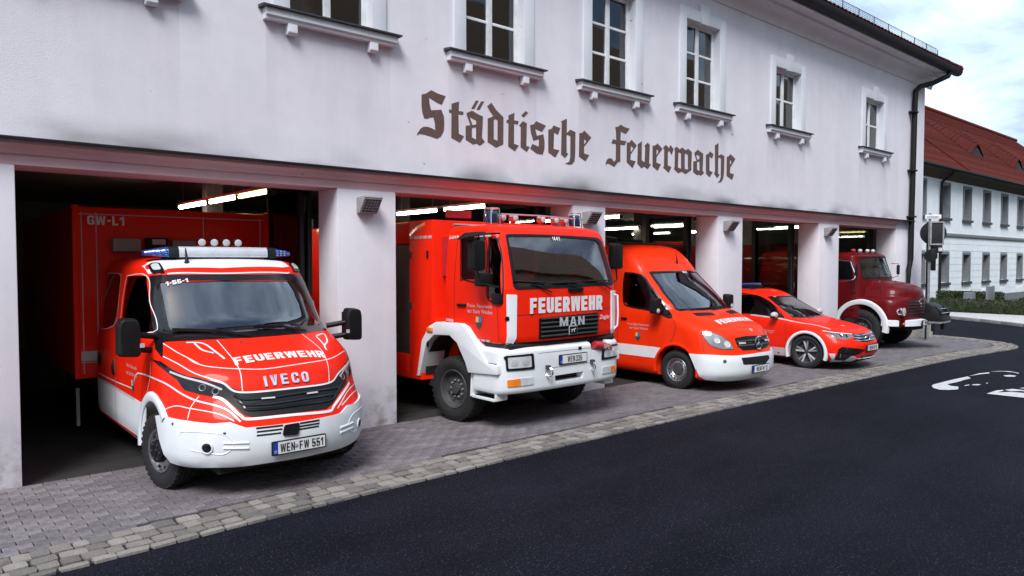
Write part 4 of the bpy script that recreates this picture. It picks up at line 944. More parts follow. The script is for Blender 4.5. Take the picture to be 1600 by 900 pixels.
def wheel(parent, x, y, ro, ri, w, side, style, rim_mat='grey_metal', steer=0.0):
    """side -1: outer face towards -x"""
    mb = MB(); prof = tyre_profile(w, ro, ri); c = (0, 0, 0)
    mb.lathe(prof, c, 'x', 40, cap=False)
    # tread blocks on the shoulders
    for k in range(36):
        a = 2 * math.pi * k / 36
        for s_ in (-1, 1):
            e = Vector((0, math.cos(a), math.sin(a))); q = Vector((0, -math.sin(a), math.cos(a)))
            p = [Vector((s_ * w * .27, 0, 0)), Vector((s_ * w * .44, 0, 0))]
            mb.hull([p[0] + e * (ro - .01) + q * ro * .04, p[0] + e * (ro - .01) - q * ro * .04, p[1] + e * (ro - .03) - q * ro * .03, p[1] + e * (ro - .03) + q * ro * .05], [p[0] + e * (ro + .006) + q * ro * .04, p[0] + e * (ro + .006) - q * ro * .04, p[1] + e * (ro - .004) - q * ro * .03, p[1] + e * (ro - .004) + q * ro * .05])
    t = mb.build('wheel', 'rubber', parent, smooth=35); t.location = (x, y, ro + .022); t.rotation_euler = (0, 0, steer)
    s = side * w / 2
    def disc(pr, name, m, n=32): return MB().lathe([(s * a, r) for a, r in pr], c, 'x', n, cap=False).build(name, m, t, smooth=35)
    if style == 'truck':          # deep dish, hand holes, hub with a ring of nuts
        disc([(.80, ri + .004), (.86, ri - .004), (.80, ri - .02), (.50, ri - .035), (.30, ri - .05), (.22, ri * .62), (.30, ri * .56), (.30, ri * .30), (.62, ri * .27), (.66, ri * .20), (.66, 0.0)], 'rim', rim_mat)
        for k in range(8):
            a = 2 * math.pi * (k + .5) / 8; MB().lathe([(s * .20, .0), (s * .33, ri * .085), (s * .0, ri * .09)], (c[0], c[1] + math.cos(a) * ri * .76, c[2] + math.sin(a) * ri * .76), 'x', 10).build('hand_hole', 'underbody', t)
        for k in range(10):
            a = 2 * math.pi * k / 10; MB().lathe([(s * .28, .016), (s * .44, .016), (s * .46, .010), (s * .46, 0)], (c[0], c[1] + math.cos(a) * ri * .44, c[2] + math.sin(a) * ri * .44), 'x', 6).build('nut', 'galvanised', t)
    elif style == 'dual':         # Daily 4x4: bright steel ring round a black hub
        disc([(.80, ri + .004), (.92, ri - .002), (.90, ri - .022), (.62, ri - .03), (.55, ri * .80), (.72, ri * .70), (.74, ri * .55), (.5, ri * .5), (.5, 0)], 'rim', 'steel')
        disc([(.52, ri * .55), (1.18, ri * .50), (1.25, ri * .44), (1.25, ri * .18), (1.34, ri * .16), (1.36, 0)], 'hub_cover', 'black_plastic')
        for k in range(10):
            a = 2 * math.pi * k / 10; MB().lathe([(s * .50, ri * .075), (s * .70, ri * .070), (s * .705, 0)], (c[0], c[1] + math.cos(a) * ri * .80, c[2] + math.sin(a) * ri * .80), 'x', 10).build('hand_hole', 'underbody', t)
        for k in range(6):
            a = 2 * math.pi * k / 6; MB().lathe([(s * 1.2, .013), (s * 1.32, .012), (s * 1.32, 0)], (c[0], c[1] + math.cos(a) * ri * .36, c[2] + math.sin(a) * ri * .36), 'x', 6).build('nut', 'dark_grey', t)
    elif style == 'van':          # steel wheel with slots and a small cap
        disc([(.80, ri + .004), (.90, ri - .004), (.84, ri - .018), (.55, ri - .028), (.50, ri * .82), (.66, ri * .72), (.70, ri * .55), (.56, ri * .46), (.58, ri * .30), (.70, ri * .27), (.72, 0)], 'rim', 'steel')
        for k in range(16):
            a = 2 * math.pi * k / 16; MB().lathe([(s * .50, ri * .055), (s * .66, ri * .050), (s * .665, 0)], (c[0], c[1] + math.cos(a) * ri * .80, c[2] + math.sin(a) * ri * .80), 'x', 8).build('slot', 'underbody', t)
        disc([(.60, ri * .44), (.76, ri * .41), (.80, 0)], 'hub_cover', 'dark_grey')
    elif style == 'alloy':
        disc([(.80, ri + .004), (.92, ri - .002), (.86, ri - .02), (.2, ri - .03), (.15, ri * .3), (.15, 0)], 'rim', 'dark_grey')
        for k in range(5):
            a = 2 * math.pi * (k + .2) / 5
            for da, m in ((-.17, 'alu'), (.17, 'grey_metal')):
                mb = MB(); e = Vector((0, math.cos(a + da), math.sin(a + da))); q = Vector((0, -math.sin(a + da), math.cos(a + da))); e0 = Vector((0, math.cos(a), math.sin(a)))
                C = Vector(c); b = [C + e0 * ri * .16 - q * ri * .05, C + e0 * ri * .16 + q * ri * .05, C + e * ri * .97 + q * ri * .075, C + e * ri * .97 - q * ri * .075]
                mb.hull([p + Vector((s * .45, 0, 0)) for p in b], [b[0] + Vector((s * .72, 0, 0)), b[1] + Vector((s * .72, 0, 0)), b[2] + Vector((s * .84, 0, 0)), b[3] + Vector((s * .84, 0, 0))])
                mb.build('spoke', m, t, .004)
        disc([(.5, ri * .2), (.76, ri * .18), (.78, 0)], 'hub_cover', 'dark_grey')
    return t
def seat(parent, x, y, z, m='seat_cloth'):
    s = MB().box(x - .24, x + .24, y - .25, y + .25, z, z + .16).build('seat', m, parent, .04)
    MB().hull([(x - .22, y + .18, z + .16), (x + .22, y + .18, z + .16), (x + .22, y + .30, z + .16), (x - .22, y + .30, z + .16)], [(x - .20, y + .34, z + .72), (x + .20, y + .34, z + .72), (x + .20, y + .42, z + .72), (x - .20, y + .42, z + .72)]).build('backrest', m, s, .03)
    MB().box(x - .12, x + .12, y + .34, y + .42, z + .76, z + .94).build('headrest', m, s, .03)
def steering(parent, x, y, z, r, tilt):
    mb = MB(); c = Vector((x, y, z)); u = Vector((1, 0, 0)); w = Vector((0, -math.sin(tilt) * -1, math.cos(tilt)))
    mb.tube([c + (u * math.cos(2 * math.pi * k / 28) + w * math.sin(2 * math.pi * k / 28)) * r for k in range(28)], .015, 6, True)
    for a in (0.2, math.pi - .2, -math.pi / 2): mb.tube([c, c + (u * math.cos(a) + w * math.sin(a)) * r], .014, 5)
    mb.tube([c, c - u.cross(w).normalized() * -.0 + Vector((0, -.25, -.28))], .03, 6)
    return mb.build('steering_wheel', 'black_plastic', parent, smooth=50)
def arch(name, m, parent, x, side, yc, zc, r0, r1, out, a0=-8, a1=188, inn=.05, n=28):
    """wheel-arch lip: flat ring standing out of the body side"""
    mb = MB(); xo, xi = x + side * out, x - side * inn; rows = []
    for k in range(n + 1):
        t = R(a0 + (a1 - a0) * k / n); cy, cz = math.cos(t), math.sin(t)
        rows.append([(xi, yc + cy * r1, zc + cz * r1), (x + side * out * .5, yc + cy * (r1 - .004), zc + cz * (r1 - .004)), (xo, yc + cy * (r1 - .02), zc + cz * (r1 - .02)), (xo, yc + cy * (r0 + .012), zc + cz * (r0 + .012)), (xo - side * .008, yc + cy * r0, zc + cz * r0), (xi - side * .10, yc + cy * r0, zc + cz * r0)])
    mb.grid(rows); return mb.build(name, m, parent, smooth=40)
def well(parent, x0, x1, yc, zc, r):
    """black lining of a wheel arch"""
    mb = MB(); n = 18
    mb.grid([[(x0, yc + math.cos(math.pi * k / n) * r, zc + math.sin(math.pi * k / n) * r), (x1, yc + math.cos(math.pi * k / n) * r, zc + math.sin(math.pi * k / n) * r)] for k in range(n + 1)])
    return mb.build('wheel_well', 'underbody', parent, smooth=60)

# ------------------------------------------------------------------ body shapes (local: front of the vehicle towards -y, ground z = 0)
ORIG = {'iveco': (2.955, -2.03, 0.0)}
IVECO_K = [(.335, .14, .90, .78, 2.15), (.36, .08, .965, .80, 2.15), (.42, .045, .995, .82, 2.15), (.56, .02, 1.0, .84, 2.15), (.70, .03, 1.0, .84, 2.15), (.78, .055, 1.0, .84, 2.15),
         (.86, .11, 1.0, .84, 2.15), (.98, .19, 1.0, .82, 2.15), (1.08, .235, .998, .82, 2.2), (1.17, .29, .995, .82, 2.25), (1.28, .42, .99, .80, 2.3), (1.38, .66, .98, .72, 2.3), (1.46, .90, .97, .62, 2.3), (1.525, 1.09, .965, .50, 2.3),
         (1.60, 1.175, .955, .46, 2.4), (1.80, 1.335, .935, .44, 2.4), (2.0, 1.49, .905, .42, 2.5), (2.10, 1.57, .885, .41, 2.5), (2.17, 1.63, .865, .40, 2.5), (2.23, 1.73, .825, .40, 2.4), (2.27, 1.90, .755, .40, 2.3), (2.295, 2.12, .65, .36, 2.2)]
def body_iveco(): return loft(IVECO_K, 3.62, 4, 18, 14)
ORIG['man'] = (7.055, -1.56, 0.0)
MAN_K = [(1.185, .05, 1.06, .20, 3.2), (1.20, .0, 1.095, .22, 3.2), (1.30, -.02, 1.10, .22, 3.2), (1.88, -.02, 1.10, .22, 3.2), (1.95, -.005, 1.098, .22, 3.2), (2.30, .09, 1.075, .22, 3.2), (2.58, .175, 1.05, .22, 3.2), (2.66, .21, 1.035, .22, 3.0), (2.71, .265, 1.0, .22, 2.8), (2.745, .36, .93, .22, 2.6), (2.76, .50, .82, .22, 2.4)]
def body_man(): return loft(MAN_K, 1.33, 4, 14, 10)
BUMP_K = [(.52, .06, 1.10, .26, 3.4), (.545, -.02, 1.145, .28, 3.4), (.60, -.04, 1.155, .28, 3.4), (1.06, -.045, 1.155, .28, 3.4), (1.10, -.03, 1.145, .28, 3.4), (1.125, .02, 1.10, .26, 3.2)]
def body_manbumper(): return loft(BUMP_K, .62, 3, 14, 6)
ORIG['manbumper'] = ORIG['man']
ORIG['sprinter'] = (11.40, -1.92, 0.0)
SPR_K = [(.215, .22, .88, .60, 2.4), (.25, .11, .94, .60, 2.4), (.38, .035, .985, .62, 2.5), (.58, .03, .992, .64, 2.5), (.68, .05, .992, .68, 2.4), (.85, .09, .99, .72, 2.3), (.98, .135, .987, .75, 2.3), (1.06, .19, .985, .76, 2.3), (1.15, .34, .983, .76, 2.3), (1.25, .58, .98, .70, 2.3), (1.33, .80, .975, .62, 2.3), (1.385, .95, .968, .56, 2.3),
         (1.50, 1.08, .958, .48, 2.4), (1.80, 1.40, .932, .45, 2.4), (2.05, 1.67, .90, .44, 2.4), (2.20, 1.79, .88, .44, 2.4), (2.40, 1.98, .845, .45, 2.4), (2.50, 2.12, .80, .45, 2.4), (2.56, 2.30, .73, .42, 2.3), (2.60, 2.62, .60, .40, 2.2)]
def body_sprinter(): return loft(SPR_K, 6.2, 4, 18, 14)
ORIG['tiguan'] = (15.40, -2.15, 0.0)
TIG_K = [(.20, .24, .78, .55, 2.3), (.25, .12, .86, .56, 2.3), (.38, .055, .905, .60, 2.4), (.54, .05, .92, .64, 2.4), (.66, .09, .922, .70, 2.3), (.76, .16, .922, .76, 2.3), (.83, .25, .92, .82, 2.25), (.88, .42, .915, .82, 2.25), (.94, .72, .91, .76, 2.25), (1.00, 1.02, .90, .64, 2.3), (1.05, 1.23, .885, .52, 2.3),
         (1.15, 1.41, .865, .46, 2.3), (1.30, 1.68, .815, .43, 2.3), (1.45, 1.95, .765, .42, 2.3), (1.54, 2.13, .725, .42, 2.3), (1.60, 2.33, .665, .42, 2.3), (1.635, 2.60, .56, .40, 2.2), (1.65, 2.95, .42, .40, 2.1)]
def body_tiguan(): return loft(TIG_K, 4.4, 4, 18, 14)
ORIG['hauber'] = (20.0, -1.45, 0.0)
HAU_K = [(.60, .14, .95, .40, 2.6), (.66, .07, 1.02, .42, 2.6), (.90, .04, 1.06, .46, 2.6), (1.15, .045, 1.06, .52, 2.5), (1.27, .06, 1.04, .56, 2.4), (1.33, .065, .98, .58, 2.3), (1.36, .06, .90, .58, 2.2), (1.45, .07, .86, .58, 2.2), (1.56, .12, .80, .55, 2.2), (1.64, .26, .72, .50, 2.1), (1.70, .48, .62, .45, 2.1), (1.745, .72, .50, .30, 2.0)]
def body_hauberhood(): return loft(HAU_K, 1.25, 4, 14, 8)
HCAB_K = [(.75, 1.04, 1.04, .16, 3.0), (.80, 1.02, 1.08, .18, 3.0), (1.30, 1.02, 1.10, .20, 3.0), (1.78, 1.045, 1.09, .24, 3.0), (2.10, 1.11, 1.05, .28, 2.8), (2.34, 1.165, 1.01, .30, 2.7), (2.40, 1.17, .99, .30, 2.7), (2.45, 1.22, .94, .30, 2.5), (2.49, 1.34, .84, .30, 2.4), (2.51, 1.50, .70, .30, 2.2)]
def body_hauber(): return loft(HCAB_K, 2.7, 4, 12, 8)
ORIG['hauberhood'] = ORIG['hauber']

# outlines of lamps, panels and stripes on the bodies (metres, vehicle frame)
PX_IVECO = {'black':[(-0.846,1.814,2.1),(-0.532,1.628,2.109),(-0.131,1.578,2.109),(0.303,1.584,2.104),(0.847,1.801,2.087),(0.904,1.599,1.77),(0.909,1.242,1.453),(0.515,0.972,1.461),(0.149,0.912,1.462),(-0.133,0.908,1.462),(-0.491,0.975,1.465),(-0.738,1.072,1.458),(-0.885,1.193,1.449),(-0.947,0.992,1.312),(-0.958,1.189,1.382),(-0.916,1.408,1.535),(-0.891,1.583,1.779)],'glass':[(-0.782,1.679,2.034),(-0.15,1.526,2.043),(0.664,1.605,2.028),(0.773,1.467,1.777),(0.846,1.291,1.513),(0.294,1.085,1.516),(-0.135,1.06,1.51),(-0.504,1.124,1.516),(-0.763,1.236,1.518),(-0.794,1.339,1.604),(-0.788,1.505,1.812)],'door_glass':[(-0.887,2.55,2.09),(-0.863,1.846,2.1),(-0.889,1.637,1.843),(-0.916,1.408,1.535),(-0.973,2.572,1.438),(-0.949,2.574,1.662),(-0.913,2.563,1.952)],'rear_glass':[(-0.883,3.542,2.107),(-0.883,2.924,2.107),(-0.901,2.788,2.02),(-0.95,2.75,1.652),(-0.966,2.87,1.512),(-0.973,3.335,1.435),(-0.97,3.589,1.457),(-0.946,3.617,1.685),(-0.904,3.62,2.003)],'lamp_l':[(-0.989,1.233,1.291),(-0.962,0.982,1.283),(-0.904,0.756,1.216),(-0.828,0.605,1.171),(-0.76,0.528,1.161),(-0.58,0.367,1.095),(-0.574,0.351,1.066),(-0.676,0.384,0.989),(-0.867,0.596,1.049),(-0.901,0.69,1.138),(-0.96,0.887,1.212),(-0.984,1.073,1.263)],'lamp_r':[(0.895,0.696,1.163),(0.907,0.681,1.105),(0.914,0.662,1.024),(0.84,0.538,0.991),(0.73,0.419,0.976),(0.64,0.388,1.064),(0.753,0.502,1.129)],'grille':[(-0.58,0.367,1.095),(-0.519,0.323,1.064),(-0.43,0.272,1.018),(-0.148,0.216,1.023),(0.188,0.22,1.022),(0.445,0.277,1.019),(0.631,0.386,1.072),(0.715,0.405,0.973),(0.56,0.266,0.908),(0.407,0.135,0.814),(0.323,0.094,0.786),(-0.074,0.068,0.8),(-0.409,0.127,0.801),(-0.462,0.16,0.821),(-0.547,0.266,0.918),(-0.6,0.332,0.981),(-0.671,0.38,0.989)],'bumper':[(-1.0,1.0,0.76),(-0.997,0.836,0.793),(-0.882,0.467,0.782),(-0.711,0.269,0.761),(-0.588,0.189,0.769),(-0.474,0.117,0.716),(-0.102,0.036,0.717),(0.339,0.073,0.717),(0.578,0.179,0.759),(0.881,0.458,0.764),(0.875,0.42,0.585),(0.919,0.526,0.408),(0.585,0.199,0.382),(0.233,0.073,0.395),(-0.271,0.073,0.408),(-0.542,0.169,0.395),(-0.732,0.292,0.398),(-0.902,0.513,0.388),(-0.969,0.673,0.403),(-0.993,0.767,0.467),(-1.0,0.881,0.588)],'side_white':[(-1.0,3.546,0.791),(-1.0,2.681,0.769),(-1.0,1.758,0.773),(-1.0,1.507,0.777),(-0.991,1.667,0.403),(-0.955,2.047,0.354),(-0.969,2.838,0.365),(-0.993,3.62,0.411),(-1.0,3.524,0.629)],'grille_low':[(-0.676,0.384,0.989),(-0.604,0.322,0.959),(-0.503,0.179,0.824),(-0.428,0.125,0.786),(-0.078,0.059,0.784),(0.332,0.085,0.761),(0.438,0.142,0.809),(0.749,0.427,0.96)],'grille_up':[(-0.671,0.445,1.144),(-0.583,0.374,1.107),(-0.467,0.286,1.02),(-0.107,0.209,1.013),(0.426,0.267,1.009),(0.617,0.387,1.094),(0.895,0.698,1.167)],'hood_l':[(-0.448,0.935,1.455),(-0.443,0.643,1.353),(-0.426,0.39,1.216),(-0.439,0.28,1.03)],'hood_r':[(0.464,0.942,1.456),(0.503,0.614,1.334),(0.486,0.401,1.208),(0.442,0.277,1.019)],'hood_x':[(-0.784,0.755,1.321),(-0.745,0.643,1.282),(-0.643,0.524,1.25),(-0.423,0.397,1.224),(-0.11,0.331,1.211),(0.501,0.429,1.228),(0.866,0.742,1.259)],'hood_o':[(-0.891,1.169,1.436),(-0.827,0.894,1.361),(-0.729,0.622,1.278)],'hood_e':[(-0.938,1.002,1.329),(-0.874,0.779,1.278),(-0.772,0.563,1.194),(-0.592,0.383,1.116)],'wing_l':[[(-0.717,1.021,1.445),(-0.589,0.922,1.435),(-0.537,0.711,1.367),(-0.504,0.559,1.311)],[(-0.657,0.96,1.436),(-0.634,0.804,1.385),(-0.56,0.697,1.358)]],'wing_r':[[(0.62,0.923,1.43),(0.76,1.023,1.434),(0.697,0.819,1.376),(0.6,0.685,1.346),(0.572,0.584,1.309)],[(0.61,0.904,1.425),(0.607,0.805,1.391),(0.6,0.685,1.346)]],'side1':[(-1.0,1.875,0.94),(-0.999,1.794,1.046),(-0.998,1.606,1.098),(-0.984,0.898,1.102),(-0.872,0.584,1.0),(-0.79,0.462,0.953),(-0.604,0.273,0.883),(-0.509,0.149,0.77)],'side2':[(-0.999,0.892,0.803),(-0.939,0.652,0.896),(-0.854,0.498,0.887),(-0.661,0.279,0.841),(-0.558,0.176,0.778)],'side3':[(-0.775,0.469,0.996),(-0.842,0.488,0.896),(-0.878,0.468,0.794)],'side4':[(-0.991,1.226,1.254),(-0.998,1.242,1.093),(-1.0,1.379,0.894)],'side5':[(-1.0,3.556,0.876),(-1.0,2.672,0.881),(-1.0,1.904,0.902)],'side6':[(-0.991,2.681,1.254),(-0.999,2.694,1.033),(-1.0,2.65,0.773)],'side7':[[(0.459,0.128,0.769),(0.682,0.33,0.891),(0.926,0.637,0.919)],[(0.528,0.166,0.787),(0.732,0.341,0.85),(0.938,0.617,0.846)]],'fog':[(-0.862,0.402,0.565),(0.644,0.195,0.621)],'fogline':[(-0.921,0.504,0.639),(-0.907,0.482,0.682),(-0.779,0.31,0.687),(-0.635,0.193,0.662),(-0.57,0.149,0.577),(-0.637,0.195,0.49),(-0.782,0.309,0.504),(-0.864,0.407,0.523)],'radar':[(-0.145,0.038,0.705),(-0.001,0.032,0.709),(-0.02,0.022,0.603),(-0.168,0.031,0.612)],'slits':[[(-0.391,0.085,0.703),(-0.158,0.039,0.704)],[(-0.387,0.08,0.671),(-0.166,0.036,0.672)],[(-0.389,0.077,0.638),(-0.179,0.034,0.638)],[(0.004,0.03,0.7),(0.209,0.044,0.699)],[(0.003,0.027,0.673),(0.207,0.04,0.671)],[(-0.005,0.024,0.646),(0.198,0.036,0.645)]],'flash':[[(-0.295,0.197,0.945),(-0.172,0.176,0.942)],[(0.145,0.173,0.941),(0.268,0.189,0.94)]],'slats':[[(-0.511,0.296,1.0),(-0.425,0.239,0.955),(-0.101,0.178,0.954),(0.477,0.257,0.952),(0.626,0.348,0.983)],[(-0.489,0.26,0.948),(-0.415,0.203,0.904),(-0.117,0.142,0.9),(0.42,0.202,0.9),(0.567,0.292,0.943)],[(-0.459,0.213,0.897),(-0.404,0.169,0.86),(-0.13,0.113,0.856),(0.35,0.147,0.852),(0.485,0.219,0.89)]],'feuer':[(-0.015,0.463,1.303),(-0.416,0.481,1.286),(0.471,0.528,1.302)],'badge':[(-0.017,0.248,1.104)],'nozzle':[(-0.245,0.839,1.436),(0.341,0.864,1.439)],'roof_white':[(-0.849,2.075,2.201),(-0.736,2.058,2.257),(-0.393,2.086,2.286),(-0.018,2.043,2.287),(0.428,2.125,2.288),(0.672,1.946,2.25),(0.693,1.774,2.188),(0.57,1.71,2.182),(-0.156,1.644,2.179),(-0.679,1.745,2.174),(-0.758,1.738,2.121),(-0.846,1.836,2.12)],'roof_line':[(-0.693,1.698,2.12),(-0.176,1.589,2.12),(0.538,1.638,2.119),(0.65,1.678,2.121)],'corner_l':[(-0.824,1.919,2.195),(-0.781,1.935,2.222),(-0.721,1.872,2.222),(-0.714,1.714,2.127),(-0.819,1.796,2.121)],'corner_r':[(0.638,1.775,2.204),(0.778,1.894,2.211),(0.823,1.814,2.133),(0.675,1.683,2.113)],'num':[(-0.679,1.616,2.033)],'handle':[(-0.999,2.755,1.026),(-0.998,3.448,1.067)],'reflect':[[(-1.0,3.55,0.818),(-1.0,2.679,0.795),(-1.0,1.833,0.796)]],'pdc':[(-0.955,0.603,0.74),(-0.635,0.194,0.674)]}
PX_MAN = {'seal':[(-0.916,0.25,2.61),(-0.15,0.19,2.618),(0.847,0.225,2.597),(0.917,0.226,2.551),(1.024,0.079,1.939),(0.955,0.043,1.904),(-0.107,-0.018,1.893),(-0.909,0.029,1.886),(-0.95,0.045,1.92)],'glass':[(-0.891,0.228,2.576),(-0.161,0.178,2.587),(0.761,0.197,2.562),(0.826,0.193,2.521),(0.918,0.049,1.961),(-0.097,-0.008,1.936),(-0.887,0.03,1.919)],'rear_win':[(-1.052,1.032,2.558),(-1.05,0.961,2.579),(-1.05,0.499,2.58),(-1.095,0.457,2.014),(-1.095,0.933,2.009),(-1.094,0.978,2.03)],'front_win':[(-1.051,0.416,2.569),(-1.027,0.287,2.55),(-1.018,0.195,2.324),(-1.082,0.113,1.781),(-1.1,0.384,1.772),(-1.086,0.388,2.157)],'trim':[(-1.042,0.077,1.831),(-0.91,0.028,1.824),(-0.917,0.032,1.265),(-0.946,0.062,1.198),(-1.023,0.125,1.19),(-1.035,0.073,1.286)],'grille':[(-0.552,-0.012,1.506),(0.596,-0.009,1.53),(0.581,-0.001,1.228),(-0.553,-0.002,1.226)],'rail_r':[(0.95,0.038,1.82),(1.069,0.099,1.758),(1.061,0.09,1.485),(1.055,0.087,1.289),(1.032,0.093,1.2)],'man':[(0.042,-0.02,1.432)],'lion':[(0.042,-0.02,1.3)],'feuer':[(-0.046,-0.02,1.678)],'zieg':[(0.526,-0.013,1.424)],'line':[[(-0.9,0.026,1.555),(-0.107,-0.02,1.571),(0.975,0.046,1.585)]],'dash_top':[[(-1.05,1.299,2.581),(-1.047,1.068,2.599)],[(-1.047,0.98,2.601),(-1.04,0.337,2.597)]],'dash_bot':[[(-1.1,1.31,1.438),(-1.1,1.136,1.431)],[(-1.095,0.63,1.204),(-1.066,0.113,1.215)]],'write1':[(-1.1,0.588,1.678)],'write2':[(-1.1,0.588,1.606)],'crest':[(-1.1,0.602,1.498)],'handle':[(-1.1,0.994,1.651)],'num':[(-0.106,0.172,2.571)]}
PX_MANBUMPER = {'hl_l':[(-1.079,0.059,1.043),(-0.671,-0.031,1.051),(-0.649,-0.031,0.847),(-1.064,0.052,0.845)],'hl_l2':[(-1.049,0.043,1.018),(-0.714,-0.028,1.021),(-0.703,-0.028,0.877),(-1.041,0.04,0.877)],'ind_o':[(-1.056,0.049,0.729),(-0.882,-0.004,0.737),(-0.871,-0.004,0.64),(-1.047,0.046,0.637)],'ind_c':[(-0.878,-0.005,0.741),(-0.669,-0.029,0.739),(-0.667,-0.027,0.645),(-0.866,-0.004,0.64)],'hl_r':[(0.793,-0.019,1.003),(1.058,0.048,1.016),(1.133,0.114,0.82),(0.813,-0.015,0.824)],'ind_r':[(0.799,-0.016,0.714),(0.959,0.014,0.709),(0.963,0.017,0.614),(0.819,-0.011,0.618)],'ind_ro':[(0.969,0.017,0.713),(1.126,0.105,0.702),(1.117,0.095,0.608),(0.974,0.02,0.618)],'mouth':[(-0.284,-0.042,0.717),(0.277,-0.042,0.722),(0.266,-0.04,0.633),(-0.27,-0.04,0.629)],'shack':[(-0.309,-0.043,0.806),(0.488,-0.039,0.819)],'plate':[(0.056,-0.045,0.921)],'hole':[(-1.111,0.085,1.019)],'tag':[(0.195,-0.044,1.056)],'seam':[[(-0.574,-0.037,1.044),(-0.251,-0.044,1.044),(0.445,-0.041,1.041)],[(-0.449,-0.04,0.828),(0.38,-0.042,0.838)]],'nozzle':[(0.486,-0.04,1.056),(0.843,-0.012,0.979)]}
PX_SPRINTER = {'seal':[(-0.678,1.794,2.063),(-0.405,1.715,2.069),(0.002,1.687,2.07),(0.805,1.811,1.997),(0.808,1.534,1.757),(0.775,1.003,1.331),(-0.005,0.948,1.384),(-0.466,1.005,1.39),(-0.789,1.147,1.386),(-0.795,1.433,1.674)],'glass':[(-0.656,1.759,2.037),(-0.03,1.663,2.043),(0.805,1.811,1.997),(0.806,1.543,1.766),(0.753,1.045,1.353),(0.039,0.978,1.404),(-0.418,1.016,1.406),(-0.745,1.135,1.403),(-0.759,1.425,1.688)],'door_glass':[(-0.901,2.267,2.045),(-0.892,1.978,2.021),(-0.863,1.842,1.966),(-0.887,1.669,1.8),(-0.901,1.424,1.566),(-0.958,1.145,1.273),(-0.975,1.411,1.329),(-0.969,1.671,1.378),(-0.964,2.109,1.425),(-0.958,2.239,1.497),(-0.931,2.275,1.805)],'lamp':[(-0.892,0.565,1.053),(-0.833,0.495,1.065),(-0.703,0.316,0.989),(-0.577,0.196,0.867),(-0.568,0.161,0.771),(-0.764,0.274,0.776),(-0.87,0.406,0.836),(-0.902,0.508,0.952)],'grille':[(-0.491,0.192,0.949),(-0.22,0.141,0.97),(0.658,0.259,0.928),(0.665,0.232,0.843),(0.48,0.12,0.74),(0.118,0.062,0.726),(-0.386,0.096,0.738),(-0.479,0.146,0.829)],'star':[(0.012,0.089,0.844),(0.017,0.19,1.059)],'bumper':[(-0.992,0.742,0.673),(-0.95,0.472,0.678),(-0.819,0.277,0.669),(-0.604,0.137,0.657),(-0.105,0.048,0.666),(0.675,0.175,0.669),(0.681,0.147,0.59),(0.584,0.107,0.436),(0.369,0.083,0.311),(-0.19,0.11,0.256),(-0.76,0.271,0.272),(-0.923,0.446,0.292),(-0.97,0.537,0.339),(-0.987,0.609,0.456)],'intake':[(-0.474,0.08,0.617),(-0.125,0.036,0.615),(0.341,0.051,0.603),(0.385,0.055,0.544),(0.219,0.038,0.466),(-0.433,0.064,0.505)],'fog':[(-0.777,0.204,0.585)],'plate':[(-0.004,0.034,0.407)],'band':[(-0.992,2.281,0.72),(-0.992,1.484,0.721),(-0.992,1.338,0.712),(-0.992,1.414,0.608),(-0.991,1.474,0.521),(-0.991,2.28,0.525)],'vent1':[(-0.645,0.944,1.339),(-0.218,0.827,1.336),(-0.243,0.716,1.296),(-0.642,0.816,1.291)],'vent2':[(0.543,0.866,1.326),(0.822,0.919,1.281),(0.733,0.777,1.253),(0.431,0.731,1.289)],'feuer':[(-0.069,0.493,1.215),(-0.63,0.592,1.203),(0.696,0.535,1.159)],'num':[(0.154,1.645,2.022)],'writing':[(-0.984,1.861,1.1),(-0.986,1.859,1.032)],'crest':[(-0.99,1.874,0.876)],'handle':[(-0.982,2.207,1.194)],'aerial':[(0.08,1.817,2.23)],'pf':[(-0.877,2.58,2.222)],'seam':[[(-0.962,1.129,1.26),(-0.984,1.045,1.114),(-0.989,1.105,0.893),(-0.991,1.16,0.808)],[(-0.884,0.571,1.07),(-0.914,0.562,1.002),(-0.947,0.474,0.695)],[(0.766,1.022,1.341),(0.748,0.75,1.237),(0.639,0.318,1.048)]],'wipers':[[(-0.764,1.121,1.383),(-0.225,0.975,1.396),(0.334,0.996,1.402)],[(-0.033,0.929,1.375),(0.748,1.053,1.357)]],'slat':[[(-0.475,0.161,0.88),(-0.02,0.101,0.888),(0.664,0.234,0.851)],[(-0.476,0.14,0.812),(-0.054,0.08,0.81),(0.581,0.17,0.784)]],'flash':[[(-0.453,0.147,0.855),(-0.299,0.112,0.854)],[(0.306,0.113,0.857),(0.593,0.194,0.841)]]}
